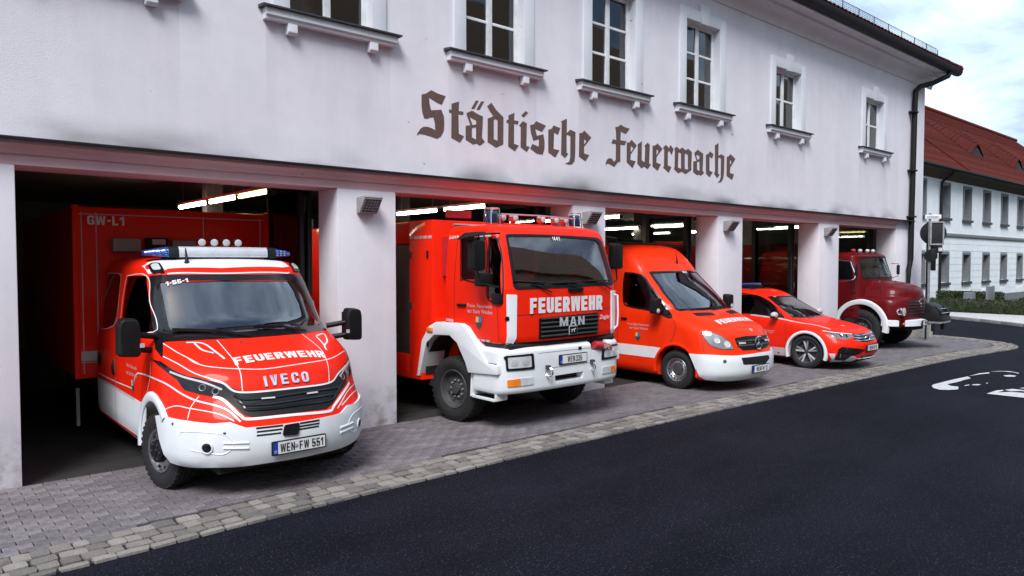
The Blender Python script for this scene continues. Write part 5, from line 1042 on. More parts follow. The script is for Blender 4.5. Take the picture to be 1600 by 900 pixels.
PX_TIGUAN = {'seal':[(-0.459,2.043,1.466),(-0.247,2.003,1.471),(0.035,1.992,1.473),(0.641,2.047,1.42),(0.665,1.984,1.379),(0.668,1.646,1.204),(0.673,1.267,1.018),(0.006,1.225,1.048),(-0.401,1.276,1.053),(-0.672,1.379,1.051),(-0.586,1.704,1.258)],'glass':[(-0.441,2.009,1.451),(-0.024,1.96,1.455),(0.642,2.046,1.419),(0.668,1.985,1.379),(0.669,1.646,1.203),(0.653,1.311,1.033),(0.008,1.251,1.059),(-0.365,1.295,1.065),(-0.624,1.387,1.068),(-0.552,1.696,1.262)],'door_glass':[(-0.738,2.59,1.517),(-0.712,2.349,1.514),(-0.664,2.208,1.487),(-0.643,2.026,1.409),(-0.686,1.81,1.282),(-0.815,1.528,1.059),(-0.864,1.601,1.048),(-0.878,1.941,1.084),(-0.875,2.302,1.101),(-0.874,2.501,1.103)],'lamp':[(-0.839,0.706,0.84),(-0.773,0.546,0.817),(-0.672,0.404,0.797),(-0.432,0.233,0.771),(-0.473,0.191,0.707),(-0.665,0.266,0.668),(-0.809,0.433,0.699),(-0.821,0.522,0.763)],'grille':[(-0.432,0.233,0.771),(-0.112,0.165,0.762),(0.596,0.276,0.738),(0.607,0.237,0.683),(0.377,0.109,0.619),(0.036,0.064,0.599),(-0.293,0.084,0.602),(-0.486,0.161,0.652)],'logo':[(-0.061,0.105,0.686)],'plate':[(0.04,0.052,0.476)],'intake':[(-0.802,0.428,0.256),(-0.818,0.331,0.476),(-0.767,0.275,0.524),(-0.423,0.094,0.478),(-0.232,0.062,0.45),(-0.346,0.081,0.392),(-0.605,0.172,0.346),(-0.653,0.287,0.246)],'lip':[(-0.887,0.496,0.373),(-0.845,0.382,0.381),(-0.799,0.43,0.251),(-0.642,0.292,0.239),(-0.596,0.172,0.338),(-0.445,0.139,0.296),(-0.304,0.303,0.2),(-0.732,0.555,0.201)],'low':[(-0.263,0.206,0.219),(-0.305,0.097,0.312),(0.444,0.138,0.297),(0.428,0.162,0.262),(-0.088,0.207,0.213)],'dash':[(-0.88,2.271,1.073),(-0.884,1.937,1.054),(-0.861,1.472,1.011),(-0.808,1.166,0.959),(-0.711,0.867,0.921),(-0.694,0.56,0.855)],'bars':[[(-0.438,0.207,0.743),(-0.166,0.141,0.73),(0.603,0.252,0.705)],[(-0.469,0.181,0.696),(-0.228,0.114,0.68),(0.467,0.164,0.669)],[(-0.475,0.155,0.647),(-0.276,0.092,0.624),(0.338,0.103,0.622)]],'ledl':[[(-0.834,0.66,0.824),(-0.753,0.484,0.797),(-0.634,0.351,0.782),(-0.459,0.233,0.761)]],'seam':[[(-0.845,1.475,1.022),(-0.922,1.414,0.75),(-0.909,1.437,0.406)],[(-0.67,1.342,1.039),(-0.426,0.761,0.935),(-0.438,0.278,0.803),(-0.105,0.192,0.788)]],'writing':[(-0.922,1.723,0.74)],'num':[(-0.322,1.974,1.449)],'handle':[(-0.912,1.56,0.916)],'mir':[(-0.866,1.733,1.107)],'crease':[(-0.578,1.287,1.037),(-0.363,0.916,0.97),(-0.378,0.399,0.862),(-0.37,0.285,0.822)],'strip':[(-0.909,1.731,0.409),(-0.909,1.437,0.406),(-0.903,1.445,0.369),(-0.902,1.739,0.366)],'roofblack':[(-0.712,2.578,1.558),(-0.453,2.361,1.588),(-0.483,2.273,1.561),(-0.724,2.483,1.535)],'hoodl':[(-0.247,0.799,0.952),(0.618,1.026,0.971)]}
PX_HAUBER = {'glass':[(-0.643,1.198,2.319),(-0.205,1.17,2.381),(0.69,1.221,2.404),(0.89,1.253,2.259),(0.94,1.124,1.826),(-0.047,1.052,1.829),(-0.81,1.094,1.839),(-0.9,1.136,1.916)],'door_glass':[(-1.022,1.672,2.284),(-1.024,1.448,2.273),(-1.03,1.36,2.196),(-1.088,1.272,1.784),(-1.091,1.631,1.752)],'rim':[(-1.001,1.683,2.373),(-0.908,1.284,2.336),(-0.798,1.247,2.389),(0.107,1.231,2.455),(0.874,1.283,2.4)]}
PX_HAUBERHOOD = {'grille':[(-0.714,0.165,1.257),(-0.373,0.086,1.292),(0.117,0.065,1.294),(0.172,0.044,0.839),(-0.429,0.058,0.902),(-0.787,0.141,0.949)],'star':[(-0.044,0.05,1.196)],'lamp':[(-0.905,0.209,0.995)],'vents':[[(-0.515,0.213,1.542),(-0.239,0.14,1.561),(0.119,0.142,1.576)],[(-0.547,0.201,1.498),(-0.289,0.121,1.518),(0.103,0.103,1.529)],[(-0.559,0.185,1.448),(-0.325,0.107,1.465),(0.054,0.078,1.476)]],'line':[[(-0.577,0.816,1.707),(-0.83,0.643,1.509),(-0.981,0.589,1.327)],[(-0.939,0.58,1.343),(-0.689,0.224,1.348),(0.209,0.074,1.395)]],'knob':[(-0.561,0.833,1.714)]}

# ================================================================== RESCUE TRUCK WITH BOX BODY
def sym(pts): return [(-p[0], p[1], p[2]) for p in pts][::-1]
def cyl_cut(x0, x1, y, z, r, n=40): return MB().lathe([(x0, r), (x1, r)], (0, y, z), 'x', n)
def inner(K, d, z0, z1, yr):
    zs = [k[0] for k in K]; out = []
    for i in range(13):
        z = z0 + (z1 - z0) * i / 12; f, w, a, n = (pchip(zs, [k[c] for k in K], min(z + d * .6, zs[-1])) for c in (1, 2, 3, 4)); out.append((z, f + d * 1.3, w - d, a, n))
    return loft(out, yr, 1, 8, 4)
def build_iveco():
    T = empty('rescue_truck', ORIG['iveco'], 'red and white rescue truck with box body marked GW-L1, black grille and roof light bar', 'truck')
    P = PX_IVECO; mb = body_iveco(); bv = bvh_of(mb); K = IVECO_K
    F = (.05, 1, -.12); FL = (.42, .90, -.12); S = (1, 0, 0)
    me = mb.mesh('body')
    cuts = [inner(K, .06, 1.12, 2.22, 3.52)]
    cuts += [cyl_cut(s * .60, s * 1.3, 1.13, .42, .47) for s in (-1, 1)]
    cuts += [MB().box(-.9, .9, .5, 3.7, .2, .52), MB().prism([(p[0], p[2]) for p in P['glass']], 'y', .2, 2.2)]
    for w_ in ('door_glass', 'rear_glass'):
        pl = [(min(p[1], 3.50), p[2]) for p in P[w_]]; cuts.append(MB().prism(pl, 'x', -1.3, 1.3))
    body = put('body', cut(me, cuts), 'fire_red', T, 32)
    # glass
    patch('windscreen', 'windscreen', T, bv, grow3(P['glass'], 1.03), (.05, 1, -.3), -.008, thick=.006, step=.08, rnd_=.05)
    patch('windscreen_surround', 'black_gloss', T, bv, P['black'], (.10, 1, -.2), .003, [P['glass']], .045, rnd_=.02)
    for s in (-1, 1):
        for w_ in ('door_glass', 'rear_glass'):
            pts = P[w_] if s < 0 else sym(P[w_]); d = (-s, 0, 0)
            patch('side_window', 'side_glass', T, bv, grow3(pts, 1.02), d, -.008, thick=.006, step=.12)
            ribbon('window_seal', 'white_film', T, bv, [pts + [pts[0]]], .009, .004)
    # lamps and grille
    for k, d in (('lamp_l', (.6, .8, 0)), ('lamp_r', (-.5, .85, 0))):
        pts = P['lamp_l'] if k == 'lamp_l' else sym(P['lamp_l']); L = patch('headlight', 'black_gloss', T, bv, pts, d, .006, step=.04)
        c = sum((Vector(p) for p in pts), Vector()) / len(pts); sx = 1 if k == 'lamp_l' else -1
        for (x, y, z), r in (((-.655, .38, 1.04), .030), ((-.75, .46, 1.075), .030)):
            h, n, *_ = bv.find_nearest(Vector((x * sx, y, z))); MB().tube(ring_pts(h + n * .006, n, r), .004, 5, True).build('lamp_ring', 'grey_metal', L, smooth=60); lens_disc('reflector', 'lamp_dark', L, h + n * .004, n, r * .95, .1)
        ribbon('lamp_strip', 'silver_film', L, bv, [(p[0] * sx, p[1], p[2]) for p in ((-.93, .80, 1.20), (-.85, .62, 1.16), (-.72, .46, 1.115), (-.60, .36, 1.05))], .018, .009)
    g = patch('grille', 'black_plastic', T, bv, P['grille'], F, .004, step=.05)
    for ln in P['slats']: bead('slat', 'black_gloss', g, bv, ln, .017, .004)
    for ln in P['flash']: ribbon('flash_light', 'silver_film', g, bv, ln, .016, .024)
    # bumper
    bl = [p for p in P['bumper'] if p[0] < -.05]
    half = [(-.0, .03, .718)] + []
    top = [p for p in P['bumper'][:6]]; bot = [p for p in P['bumper'][14:]]
    lw = top + [(.012, .035, .716), (.012, .06, .372)] + [(p[0], p[1], p[2] - .035) for p in bot]
    for s in (-1, 1):
        pts = lw if s < 0 else sym(lw)
        patch('bumper', 'vehicle_white', T, bv, pts, (.40 * -s, .9, 0), .022, step=.05, thick=.03)
    for s in (-1, 1):
        h, n, *_ = bv.find_nearest(Vector((.80 * s, .24, .545))); h = h + n * .026
        lens_disc('fog_light', 'black_gloss', T, h + n * .006, n, .042); MB().tube(ring_pts(h + n * .002, n, .050), .009, 5, True).build('fog_ring', 'vehicle_white', T, smooth=60)
        ln = [(p[0] * -s, p[1], p[2]) for p in P['fogline']]
        bead('bumper_crease', 'vehicle_white', T, bv, ln, .008, .0185)
        for dz in (.0, .05): bead('bumper_rib', 'vehicle_white', T, bv, [(s * .46, .08, .53 + dz), (s * .58, .10, .535 + dz), (s * .68, .14, .54 + dz)], .014, .020)
    for p in P['pdc']:
        h, n, *_ = bv.find_nearest(Vector(p)); lens_disc('parking_sensor', 'dark_grey', T, h + n * .024, n, .014)
    for ln in P['slits']: ribbon('air_slit', 'print_black', T, bv, ln, .016, .0245)
    patch('radar_cover', 'black_plastic', T, bv, P['radar'], F, .04, step=.05, thick=.04, rnd_=.02)
    SW = [(-1, 3.60, .815), (-1, 2.6, .81), (-1, 1.60, .80), (-1, 1.40, .78), (-1, 1.46, .36), (-1, 2.5, .355), (-1, 3.60, .35)]
    patch('side_panel', 'vehicle_white', T, bv, SW, S, .004, step=.15); patch('side_panel', 'vehicle_white', T, bv, sym(SW), (-1, 0, 0), .004, step=.15)
    for s in (-1, 1):
        arch('wheel_arch', 'vehicle_white', T, s * 1.0, s, 1.13, .42, .455, .555, .022, -8, 138)
        well(T, s * .60, s * .98, 1.13, .42, .468)
    # film lines
    for s in (-1, 1): ribbon('door_gap', 'print_black', T, bv, [[(s, 2.66, 2.1), (s, 2.68, 1.4), (s, 2.68, .40)], [(s, 1.30, 1.42), (s, 1.48, 1.15), (s, 1.55, .84)]], .007, .0050)
    for k in ('hood_l', 'hood_r', 'hood_x', 'hood_o', 'hood_e', 'side2', 'side3', 'side4', 'side6'): ribbon('pinstripe', 'white_film', T, bv, P[k], .0085, .0035)
    for k in ('side1', 'side5'): ribbon('pinstripe', 'white_film', T, bv, P[k], .015, .0035)
    for k in ('side4', 'side5', 'side6'): ribbon('pinstripe', 'white_film', T, bv, sym(P[k]), .0085, .0035)
    for k in ('grille_low', 'grille_up'): ribbon('grille_trim', 'white_film', T, bv, P[k], .025 if k == 'grille_low' else .017, .007)
    for k in ('side7', 'wing_l', 'wing_r'): ribbon('pinstripe', 'white_film', T, bv, P[k], .018 if k != 'side7' else .010, .0035)
    rp = P['reflect'][0]
    for j in range(26):
        t0, t1 = j / 26, (j + .7) / 26; a = [Vector(rp[0]).lerp(Vector(rp[-1]), t) for t in (t0, t1)]; ribbon('reflector_dash', 'silver_film', T, bv, [tuple(v) for v in a], .030, .0045)
    patch('roof_panel', 'vehicle_white', T, bv, P['roof_white'], (.2, .8, -.55), .003, step=.06)
    ribbon('roof_line', 'white_film', T, bv, P['roof_line'], .016, .004)
    for k in ('corner_l', 'corner_r'):
        pts = P['corner_l'] if k == 'corner_l' else sym(P['corner_l'])
        c = patch('corner_lamp', 'black_gloss', T, bv, pts, (0, 1, -.4), .022, step=.05, thick=.03, rnd_=.02); patch('lens', 'clear_lens', c, bv, grow3(pts, .62), (0, 1, -.4), .028, step=.05, thick=.01, rnd_=.02)
    # writing
    f0, f1 = Vector(P['feuer'][1]), Vector(P['feuer'][2])
    surf_text('lettering', 'white_film', T, bv, 'FEUERWEHR', (f0 + f1) / 2, (1, 0, 0), (0, 1, -.6), .118, .24, 1.18, 0, 1.0)
    surf_text('maker_badge', 'chrome', T, bv, 'IVECO', P['badge'][0], (1, 0, 0), (0, 1, -.2), .105, .22, 1.12, 0, 2.4, .006, .010)
    surf_text('call_number', 'white_film', T, bv, '1-55-1', (-.63, 1.60, 2.035), (1, 0, 0), (0, 1, -.3), .052, .24, 1.25, 0, 1.2)
    surf_text('door_writing', 'silver_film', T, bv, 'Freiw. Feuerwehr', (-1, 1.95, 1.13), (0, -1, 0), (1, 0, 0), .060, 0); surf_text('door_writing', 'silver_film', T, bv, 'der Stadt Weiden', (-1, 1.95, 1.05), (0, -1, 0), (1, 0, 0), .060, 0)
    crest(T, bv, (-1, 1.90, .93), (1, 0, 0), .13)
    surf_text('small_print', 'silver_film', T, bv, 'www.feuerwehr', (.30, .07, .755), (1, 0, 0), (0, 1, 0), .026, 0)
    number_plate(T, (-.01, -.012, .505), 'WEN| |FW 551', .52)
    MB().lathe([(0, .018), (.003, .018), (.004, 0)], (-.0, 0, 0), 'y', 12)
    lens_disc('plate_seal', 'box_grey', T, Vector((-.045, -.0215, .505)), Vector((0, -1, 0)), .018)
    # wipers
    for pts in ([(-.12, .90, 1.47), (-.35, 1.06, 1.545), (-.78, 1.26, 1.56)], [(.52, .97, 1.47), (.30, 1.08, 1.545), (-.02, 1.085, 1.56)]):
        q = [bv.find_nearest(Vector(p)) for p in pts]; a = [h[0] + h[1] * .03 for h in q]
        w_ = MB().tube([a[0], a[1]], .014, 5).tube([a[1], a[2]], .018, 5).build('wiper', 'black_plastic', T)
    for p in P['nozzle']:
        h, n, *_ = bv.find_nearest(Vector(p)); lens_disc('washer_nozzle', 'dark_grey', T, h + n * .004, n, .018)
    for p in P['handle']:
        MB().sphere(p, (.03, .035, .09), 8, 6).build('door_handle', 'black_plastic', T, smooth=60)
    # mirrors
    for s in (-1, 1):
        m_ = MB(); x = s * 1.20
        prof = rounded([(x - .10, 1.33), (x + .10, 1.31), (x + .10, 1.62), (x + .08, 1.70), (x - .08, 1.71), (x - .10, 1.62)], .05, 4)
        m_.hull([(a, 1.24, b) for a, b in prof], [(x + (a - x) * .90, 1.10, 1.52 + (b - 1.52) * .93) for a, b in prof]); mo = m_.build('mirror', 'black_plastic', T, .018, 3)
        for z, z1 in ((1.545, 1.50), (1.40, 1.36)): MB().tube([(x - s * .05, 1.17, z), (s * .93, 1.30, z1)], .030, 8).build('mirror_arm', 'black_plastic', mo, smooth=50)
        MB().hull([(x - .10, 1.243, 1.36), (x + .10, 1.243, 1.36), (x + .10, 1.243, 1.66), (x - .10, 1.243, 1.66)], [(x - .10, 1.248, 1.36), (x + .10, 1.248, 1.36), (x + .10, 1.248, 1.66), (x - .10, 1.248, 1.66)]).build('mirror_glass', 'chrome', mo)
        box('mirror_reflector', 'silver_film', mo, x - s * .10 - .02, x - s * .10 + .02, 1.09, 1.098, 1.42, 1.46)
    # roof bar
    B = MB(); pr = rounded([(1.93, 2.30), (2.20, 2.30), (2.20, 2.42), (1.96, 2.42)], .04, 4)
    lb = MB().prism(pr, 'x', -.50, .50).build('light_bar', 'alu', T, .004)
    for s in (-1, 1):
        MB().hull([(s * .505, a, b) for a, b in rounded([(1.93, 2.295), (2.20, 2.295), (2.20, 2.42), (1.96, 2.42)], .04, 4)], [(s * .60, a, b) for a, b in rounded([(1.93, 2.295), (2.22, 2.295), (2.22, 2.42), (1.97, 2.42)], .04, 4)]).build('bar_joint', 'black_plastic', lb)
        e = rounded([(1.94, 2.30), (2.22, 2.30), (2.22, 2.42), (1.98, 2.415)], .045, 4)
        MB().hull([(s * .602, a, b) for a, b in e], [(s * .83, 2.12 + (a - 2.09) * .45, 2.345 + (b - 2.355) * .45) for a, b in e]).build('beacon', 'blue_lens', lb, .02, 3)
        for k in range(9):
            a = (k % 3) * .055; b = (k // 3) * .026; MB().sphere((s * (.63 + a), 1.955 + a * .5, 2.325 + b), (.014, .006, .006), 6, 4).build('led', 'led_blue', lb)
        MB().box(s * .58 - .06, s * .58 + .06, 2.0, 2.16, 2.24, 2.296).build('bar_foot', 'black_plastic', lb, .01)
    tube('aerial', 'black_plastic', T, [(-.47, 1.80, 2.20), (-.46, 1.82, 2.26), (-.46, 1.86, 2.40)], [.05, .02, .006], 8)
    # crew seats and wheel seen through the glass
    for x in (-.5, .5): seat(T, x, 2.2, 1.125)
    steering(T, .48, 1.62, 1.45, .19, R(55)); MB().box(-.82, .82, 1.12, 1.55, 1.126, 1.40).build('dashboard', 'black_plastic', T, .05)
    MB().hull([(-.80, 2.70, 1.30), (-.45, 2.70, 1.30), (-.45, 2.80, 1.30), (-.80, 2.80, 1.30)], [(-.74, 2.70, 1.80), (-.50, 2.70, 1.80), (-.50, 2.78, 1.80), (-.74, 2.78, 1.80)]).build('vest', 'hiviz', T, .03)
    # box body
    bx = box('box_body', 'fire_red', T, -1.20, 1.20, 3.69, 8.2, .80, 2.93, .02)
    for s in (-1, 1): box('box_corner', 'fire_red', bx, s * 1.20 - .035, s * 1.20 + .035, 3.665, 3.74, .80, 2.95, .015)
    for x in (-1.13, -.97, .32, 1.10): box('box_line', 'silver_film', bx, x - .005, x + .005, 3.684, 3.689, .86, 2.86)
    for z in (2.84, 1.0): box('box_line', 'silver_film', bx, -1.16, 1.16, 3.683, 3.688, z - .005, z + .005)
    box('reflective_band', 'silver_film', bx, -1.16, -.80, 3.680, 3.686, 1.02, 1.14)
    flat_text('lettering', 'white_film', bx, 'GW-L1', (-.86, 3.68, 2.765), (1, 0, 0), (0, 0, 1), .112, .21, 1.1, 0, 1.2)
    for a, b, c, d, m_ in ((-.81, -.49, 2.38, 2.54, 'box_grey'), (-.11, .19, 2.38, 2.53, 'box_grey'), (-.42, -.16, 2.36, 2.56, 'black_plastic')): box('scene_light', m_, bx, a, b, 3.56, 3.685, c, d, .012)
    box('scene_light_lens', 'silver_film', bx, -.36, -.20, 3.548, 3.562, 2.47, 2.54, .005)
    for k, x in enumerate((-.16, -.02, .12, .26)):
        c = Vector((x, 2.28 + .0 * k, 2.475)); n = Vector((0, -1, 0))
        w_ = MB().lathe([(-.03, .01), (-.035, .045), (.05, .05), (.055, .042), (.045, 0)], c, 'y', 16).build('search_light', 'chrome', T, smooth=40)
        lens_disc('lens', 'clear_lens', w_, c + Vector((0, -.036, 0)), n, .042)
        MB().tube([c + Vector((0, 0, -.04)), (x, 2.28, 2.27)], .012, 6).build('bracket', 'dark_grey', w_)
    box('engine_shade_block', 'underbody', T, -.66, .66, .30, 3.4, .27, .42); box('underframe', 'underbody', T, -.55, .55, .9, 8.0, .42, .82); box('floor_pan', 'underbody', T, -.88, .88, 1.65, 3.6, .40, .53)  # lowest box at the engine: added to deepen the shade under the truck
    box('side_guard', 'white_film', T, -1.12, -1.08, 4.30, 4.36, .10, .60, .005)
    for s in (-1, 1):
        wheel(T, s * .88, 1.09, .372, .215, .21, s, 'dual', steer=R(12)); wheel(T, s * .86, 5.6, .372, .215, .21, s, 'dual')
    return T
def grow3(pts, k):
    c = sum((Vector(p) for p in pts), Vector()) / len(pts); return [tuple(c + (Vector(p) - c) * k) for p in pts]
def ring_pts(c, n, r, k=20):
    n = Vector(n).normalized(); u = n.cross(Vector((0, 0, 1)))
    if u.length < 1e-3: u = Vector((1, 0, 0))
    u.normalize(); w = n.cross(u); return [Vector(c) + (u * math.cos(2 * math.pi * i / k) + w * math.sin(2 * math.pi * i / k)) * r for i in range(k)]
def lens_disc(name, m, parent, c, n, r, dome=.25):
    n = Vector(n).normalized(); mb = MB(); rows = []
    for t, h in ((1.0, -.1), (1.0, .0), (.9, .10 * dome * 4), (.55, .22 * dome * 4), (.0001, .26 * dome * 4)):
        q = ring_pts(Vector(c) + n * r * h * .5, n, r * t, 18); rows.append(q + [q[0]])
    mb.grid(rows); return mb.build(name, m, parent, smooth=50, weld=True)
def crest(parent, bv, c, d, s):
    """shield with a quartered field, as printed on the doors"""
    d = Vector(d).normalized(); c = Vector(c); r = Vector((0, 0, 1)).cross(-d) if abs(d.x) > .5 else Vector((1, 0, 0)); u = Vector((0, 0, 1)); r = Vector((0, -1, 0)) if d.x > .5 else r
    Q = lambda a, b: c + r * a * s + u * b * s
    sh = [(-.40, .5), (.40, .5), (.42, 0), (.30, -.32), (0, -.55), (-.30, -.32), (-.42, 0)]
    o = patch('crest', 'dark_grey', parent, bv, [Q(*p) for p in sh], d, .004, step=.05)
    patch('crest_field', 'crest_gold', o, bv, [Q(*p) for p in ((-.36, .46), (-.02, .46), (-.02, .0), (-.36, .02))], d, .006, step=.04)
    patch('crest_field', 'crest_blue', o, bv, [Q(*p) for p in ((.02, .46), (.36, .46), (.36, .02), (.02, .0))], d, .006, step=.04)
    return o
build_iveco()

# ================================================================== BOXY FIRE ENGINE
def dashes(parent, bv, a, b, n, wd, name='reflector_dash', m='silver_film', fill=.75, off=.004):
    a, b = Vector(a), Vector(b)
    for j in range(n): ribbon(name, m, parent, bv, [tuple(a.lerp(b, j / n)), tuple(a.lerp(b, (j + fill) / n))], wd, off)
def build_man():
    T = empty('fire_engine', ORIG['man'], 'boxy red fire engine with upright windscreen, black MAN grille and wide white bumper', 'truck')
    P = PX_MAN; mb = body_man(); bv = bvh_of(mb); F = (0, 1, 0); S = (1, 0, 0)
    cuts = [inner(MAN_K, .06, 1.26, 2.69, 1.25), MB().prism([(p[0], p[2]) for p in P['glass']], 'y', -.3, .6)]
    for w_ in ('rear_win', 'front_win'): cuts.append(MB().prism([(p[1], p[2]) for p in P[w_]], 'x', -1.3, 1.3))
    cuts.append(MB().box(-.6, .6, 1.1, 1.5, 2.0, 2.5)); cuts.append(cyl_cut(-1.3, 1.3, 1.18, .55, .80))
    body = put('cab', cut(mb.mesh('cab'), cuts), 'fire_red', T, 32)
    patch('windscreen', 'windscreen_clear', T, bv, grow3(P['glass'], 1.02), (0, 1, -.2), -.008, thick=.006, step=.12)
    patch('windscreen_seal', 'black_plastic', T, bv, P['seal'], (0, 1, -.2), .006, [P['glass']], .05, rnd_=.04)
    for s in (-1, 1):
        for w_ in ('rear_win', 'front_win'):
            pts = P[w_] if s < 0 else sym(P[w_]); patch('side_window', 'side_glass' if s < 0 else 'clear_glass', T, bv, grow3(pts, 1.02), (-s, 0, 0), -.010, thick=.006, step=.15)
            ribbon('window_seal', 'black_plastic', T, bv, [pts + [pts[0]]], .022, .003)
    ribbon('panel_gap', 'print_black', T, bv, P['line'], .007, .002)
    for s in (-1, 1):
        pts = P['trim'] if s < 0 else sym(P['trim']); patch('corner_trim', 'vehicle_white', T, bv, pts, (-.45 * s, .9, 0), .02, step=.05, thick=.025, rnd_=.015)
        ribbon('door_gap', 'print_black', T, bv, [[(s * 1.1, 1.10, 2.62), (s * 1.1, 1.12, 2.0), (s * 1.1, 1.12, 1.45)], [(s * 1.1, .20, 1.75), (s * 1.1, .18, 1.5), (s * 1.1, .16, 1.22)]], .009, .002)
    h = [Vector(p) for p in P['rail_r']]; tube('grab_rail', 'vehicle_white', T, [(.98, .05, 1.78), (1.03, .0, 1.76), (1.045, .0, 1.50), (1.035, .0, 1.32), (.99, .05, 1.25)], .014, 8)
    lens_disc('trim_lamp', 'black_gloss', T, Vector((-1.05, .05, 1.52)), Vector((-.6, -.8, 0)), .03)
    # grille, badge, writing
    g = patch('grille', 'black_plastic', T, bv, P['grille'], F, .012, step=.06, thick=.016, rnd_=.02)
    for k in range(5):
        z = 1.255 + .058 * k; box('slat', 'dark_grey', g, -.53, .575, -.055, -.030, z, z + .018, .004)
    flat_text('maker_badge', 'badge_silver', g, 'MAN', (.03, -.058, 1.44), (1, 0, 0), (0, 0, 1), .12, .25, 1.7, 0, 2.2)
    b_ = box('lion_plate', 'badge_silver', g, -.035, .125, -.064, -.056, 1.255, 1.375, .004); box('lion_ground', 'black_gloss', b_, -.026, .116, -.068, -.0645, 1.263, 1.367)
    lion = [(-.75, -.7), (-.45, -.7), (-.42, -.2), (-.1, -.1), (.2, -.2), (.25, -.7), (.5, -.7), (.5, -.15), (.62, .15), (.95, .3), (.85, .55), (.6, .62), (.45, .45), (.1, .35), (-.35, .3), (-.6, .1), (-.7, .35), (-.85, .3), (-.7, -.05), (-.62, -.35)]
    flat_shape('lion_emblem', 'badge_silver', b_, [[(a * .052 + .042, b * .042 + 1.318) for a, b in lion]], .002, lambda a, b, t: (a, -.069 - t, b))
    flat_text('lettering', 'white_film', T, 'FEUERWEHR', (-.02, -.022, 1.672), (1, 0, 0), (0, 0, 1), .205, .27, 1.02, 0, .8)
    flat_text('builder_badge', 'white_film', T, 'Ziegler', (.725, -.0215, 1.46), (1, 0, 0), (0, 0, 1), .085, 0, .9, .35)
    surf_text('call_number', 'white_film', T, bv, '14|4|1', (-.07, .17, 2.565), (1, 0, 0), (0, 1, -.2), .055, .2, .9, 0, 1.0, .008)
    for k, n in (('dash_top', 4), ('dash_bot', 5)):
        for ln in P[k]:
            for s in (-1, 1): dashes(T, bv, *[(p[0] * -s, p[1], p[2]) for p in ln], n, .035)
    for txt, z in (('Freiw. Feuerwehr', 1.66), ('der Stadt Weiden', 1.585)): surf_text('door_writing', 'silver_film', T, bv, txt, (-1.1, .55, z), (0, -1, 0), S, .075)
    crest(T, bv, (-1.1, .57, 1.44), S, .17)
    for s in (-1, 1): MB().box(s * 1.10 - .025, s * 1.10 + .025, .85, 1.04, 1.635, 1.675).build('door_handle', 'black_plastic', T, .012)
    # bumper
    bm = body_manbumper(); bb = bvh_of(bm); Q = PX_MANBUMPER
    me = cut(bm.mesh('bumper'), [MB().box(-1.0, 1.0, .16, .9, .3, 1.3), MB().prism([(p[0], p[2]) for p in Q['mouth']], 'y', -.3, .5), MB().box(.42, .78, -.3, .5, 1.0, 1.3)])
    B = put('bumper', me, 'vehicle_white', T, 32)
    box('bumper_mouth', 'underbody', B, -.32, .32, .09, .12, .60, .76)
    for s in (-1, 1):
        hl = Q['hl_l'] if s < 0 else sym(Q['hl_l']); d = (-.2 * s, 1, 0)
        L = patch('headlight', 'black_plastic', B, bb, hl, d, .012, step=.06, thick=.016, rnd_=.02)
        l2 = Q['hl_l2'] if s < 0 else sym(Q['hl_l2']); patch('lens', 'clear_lens', L, bb, l2, d, .018, step=.06, thick=.01, rnd_=.015)
        for x in (-.97, -.80):
            hh, n, *_ = bb.find_nearest(Vector((x * -s, .0, .948))); lens_disc('reflector', 'badge_silver', L, hh + n * .018, n, .055, .12)
        for k, m_ in (('ind_o', 'orange_lens'), ('ind_c', 'clear_lens')):
            pts = Q[k] if s < 0 else sym(Q[k]); patch('indicator', m_, B, bb, pts, d, .012, step=.06, thick=.016, rnd_=.012)
        hh, n, *_ = bb.find_nearest(Vector((.43 * s, -.04, .815))); 
        sh = tube('shackle', 'chrome', B, ring_pts(hh + Vector((0, -.04, -.03)), (s * .9, -.3, 0), .055, 16), .014, 6, True)
        MB().box(hh.x - .03, hh.x + .03, hh.y - .05, hh.y + .01, hh.z + .005, hh.z + .06).build('shackle_mount', 'dark_grey', sh, .008)
        lens_disc('bolt', 'black_plastic', B, Vector((s * 1.09, .045, 1.02)), Vector((s * .5, -.8, 0)), .018)
    ribbon('panel_gap', 'box_grey', B, bb, Q['seam'], .007, .002)
    box('small_badge', 'black_plastic', B, .165, .225, -.052, -.044, 1.035, 1.075)
    number_plate(B, (.055, -.058, .925), 'WEN|335', .52)
    tube('front_gap', 'underbody', T, [(-1.0, .08, 1.155), (1.0, .08, 1.155)], .05, 6)
    # red rescue-tool head on the bumper
    hz = MB().lathe([(-.0, .05), (.05, .062), (.18, .060), (.30, .048), (.36, .046)], (0, 0, 0), 'x', 14).build('tool_head', 'hose_red', T, smooth=40)
    hz.location = (.50, -.03, 1.075); hz.rotation_euler = (0, R(10), R(4))
    flat_text('tool_writing', 'silver_film', hz, 'HPC', (.22, -.062, .0), (1, 0, 0), (0, 0, 1), .062, .2, 1.1)
    # mudguards and steps
    mud = [(1.95, .57), (1.811, 1.112), (1.629, 1.33), (1.468, 1.395), (.893, 1.41), (.764, 1.37), (.582, 1.204), (.312, .933), (.09, .924), (.09, .80), (.709, .761), (.765, .885), (.958, 1.141), (1.13, 1.23), (1.501, 1.21), (1.696, 1.078), (1.88, .578)]
    for s in (-1, 1):
        m_ = MB().prism(mud, 'x', s * 1.185, s * .80).build('mudguard', 'vehicle_white', T, .015)
        box('tread', 'black_plastic', m_, min(s * 1.17, s * .92), max(s * 1.17, s * .92), .14, .50, .926, .936)
        box('side_lamp', 'orange_lens', m_, min(s * 1.21, s * 1.18), max(s * 1.21, s * 1.18), 1.52, 1.66, 1.25, 1.31, .01)
        st_ = MB().box(min(s * .98, s * .94), max(s * .98, s * .94), .17, .72, .44, .79)
        for y0, y1 in ((.17, .205), (.68, .72)): st_.prism([(s * 1.14, .44), (s * .98, .44), (s * .98, .79), (s * 1.12, .79)], 'y', y0, y1)
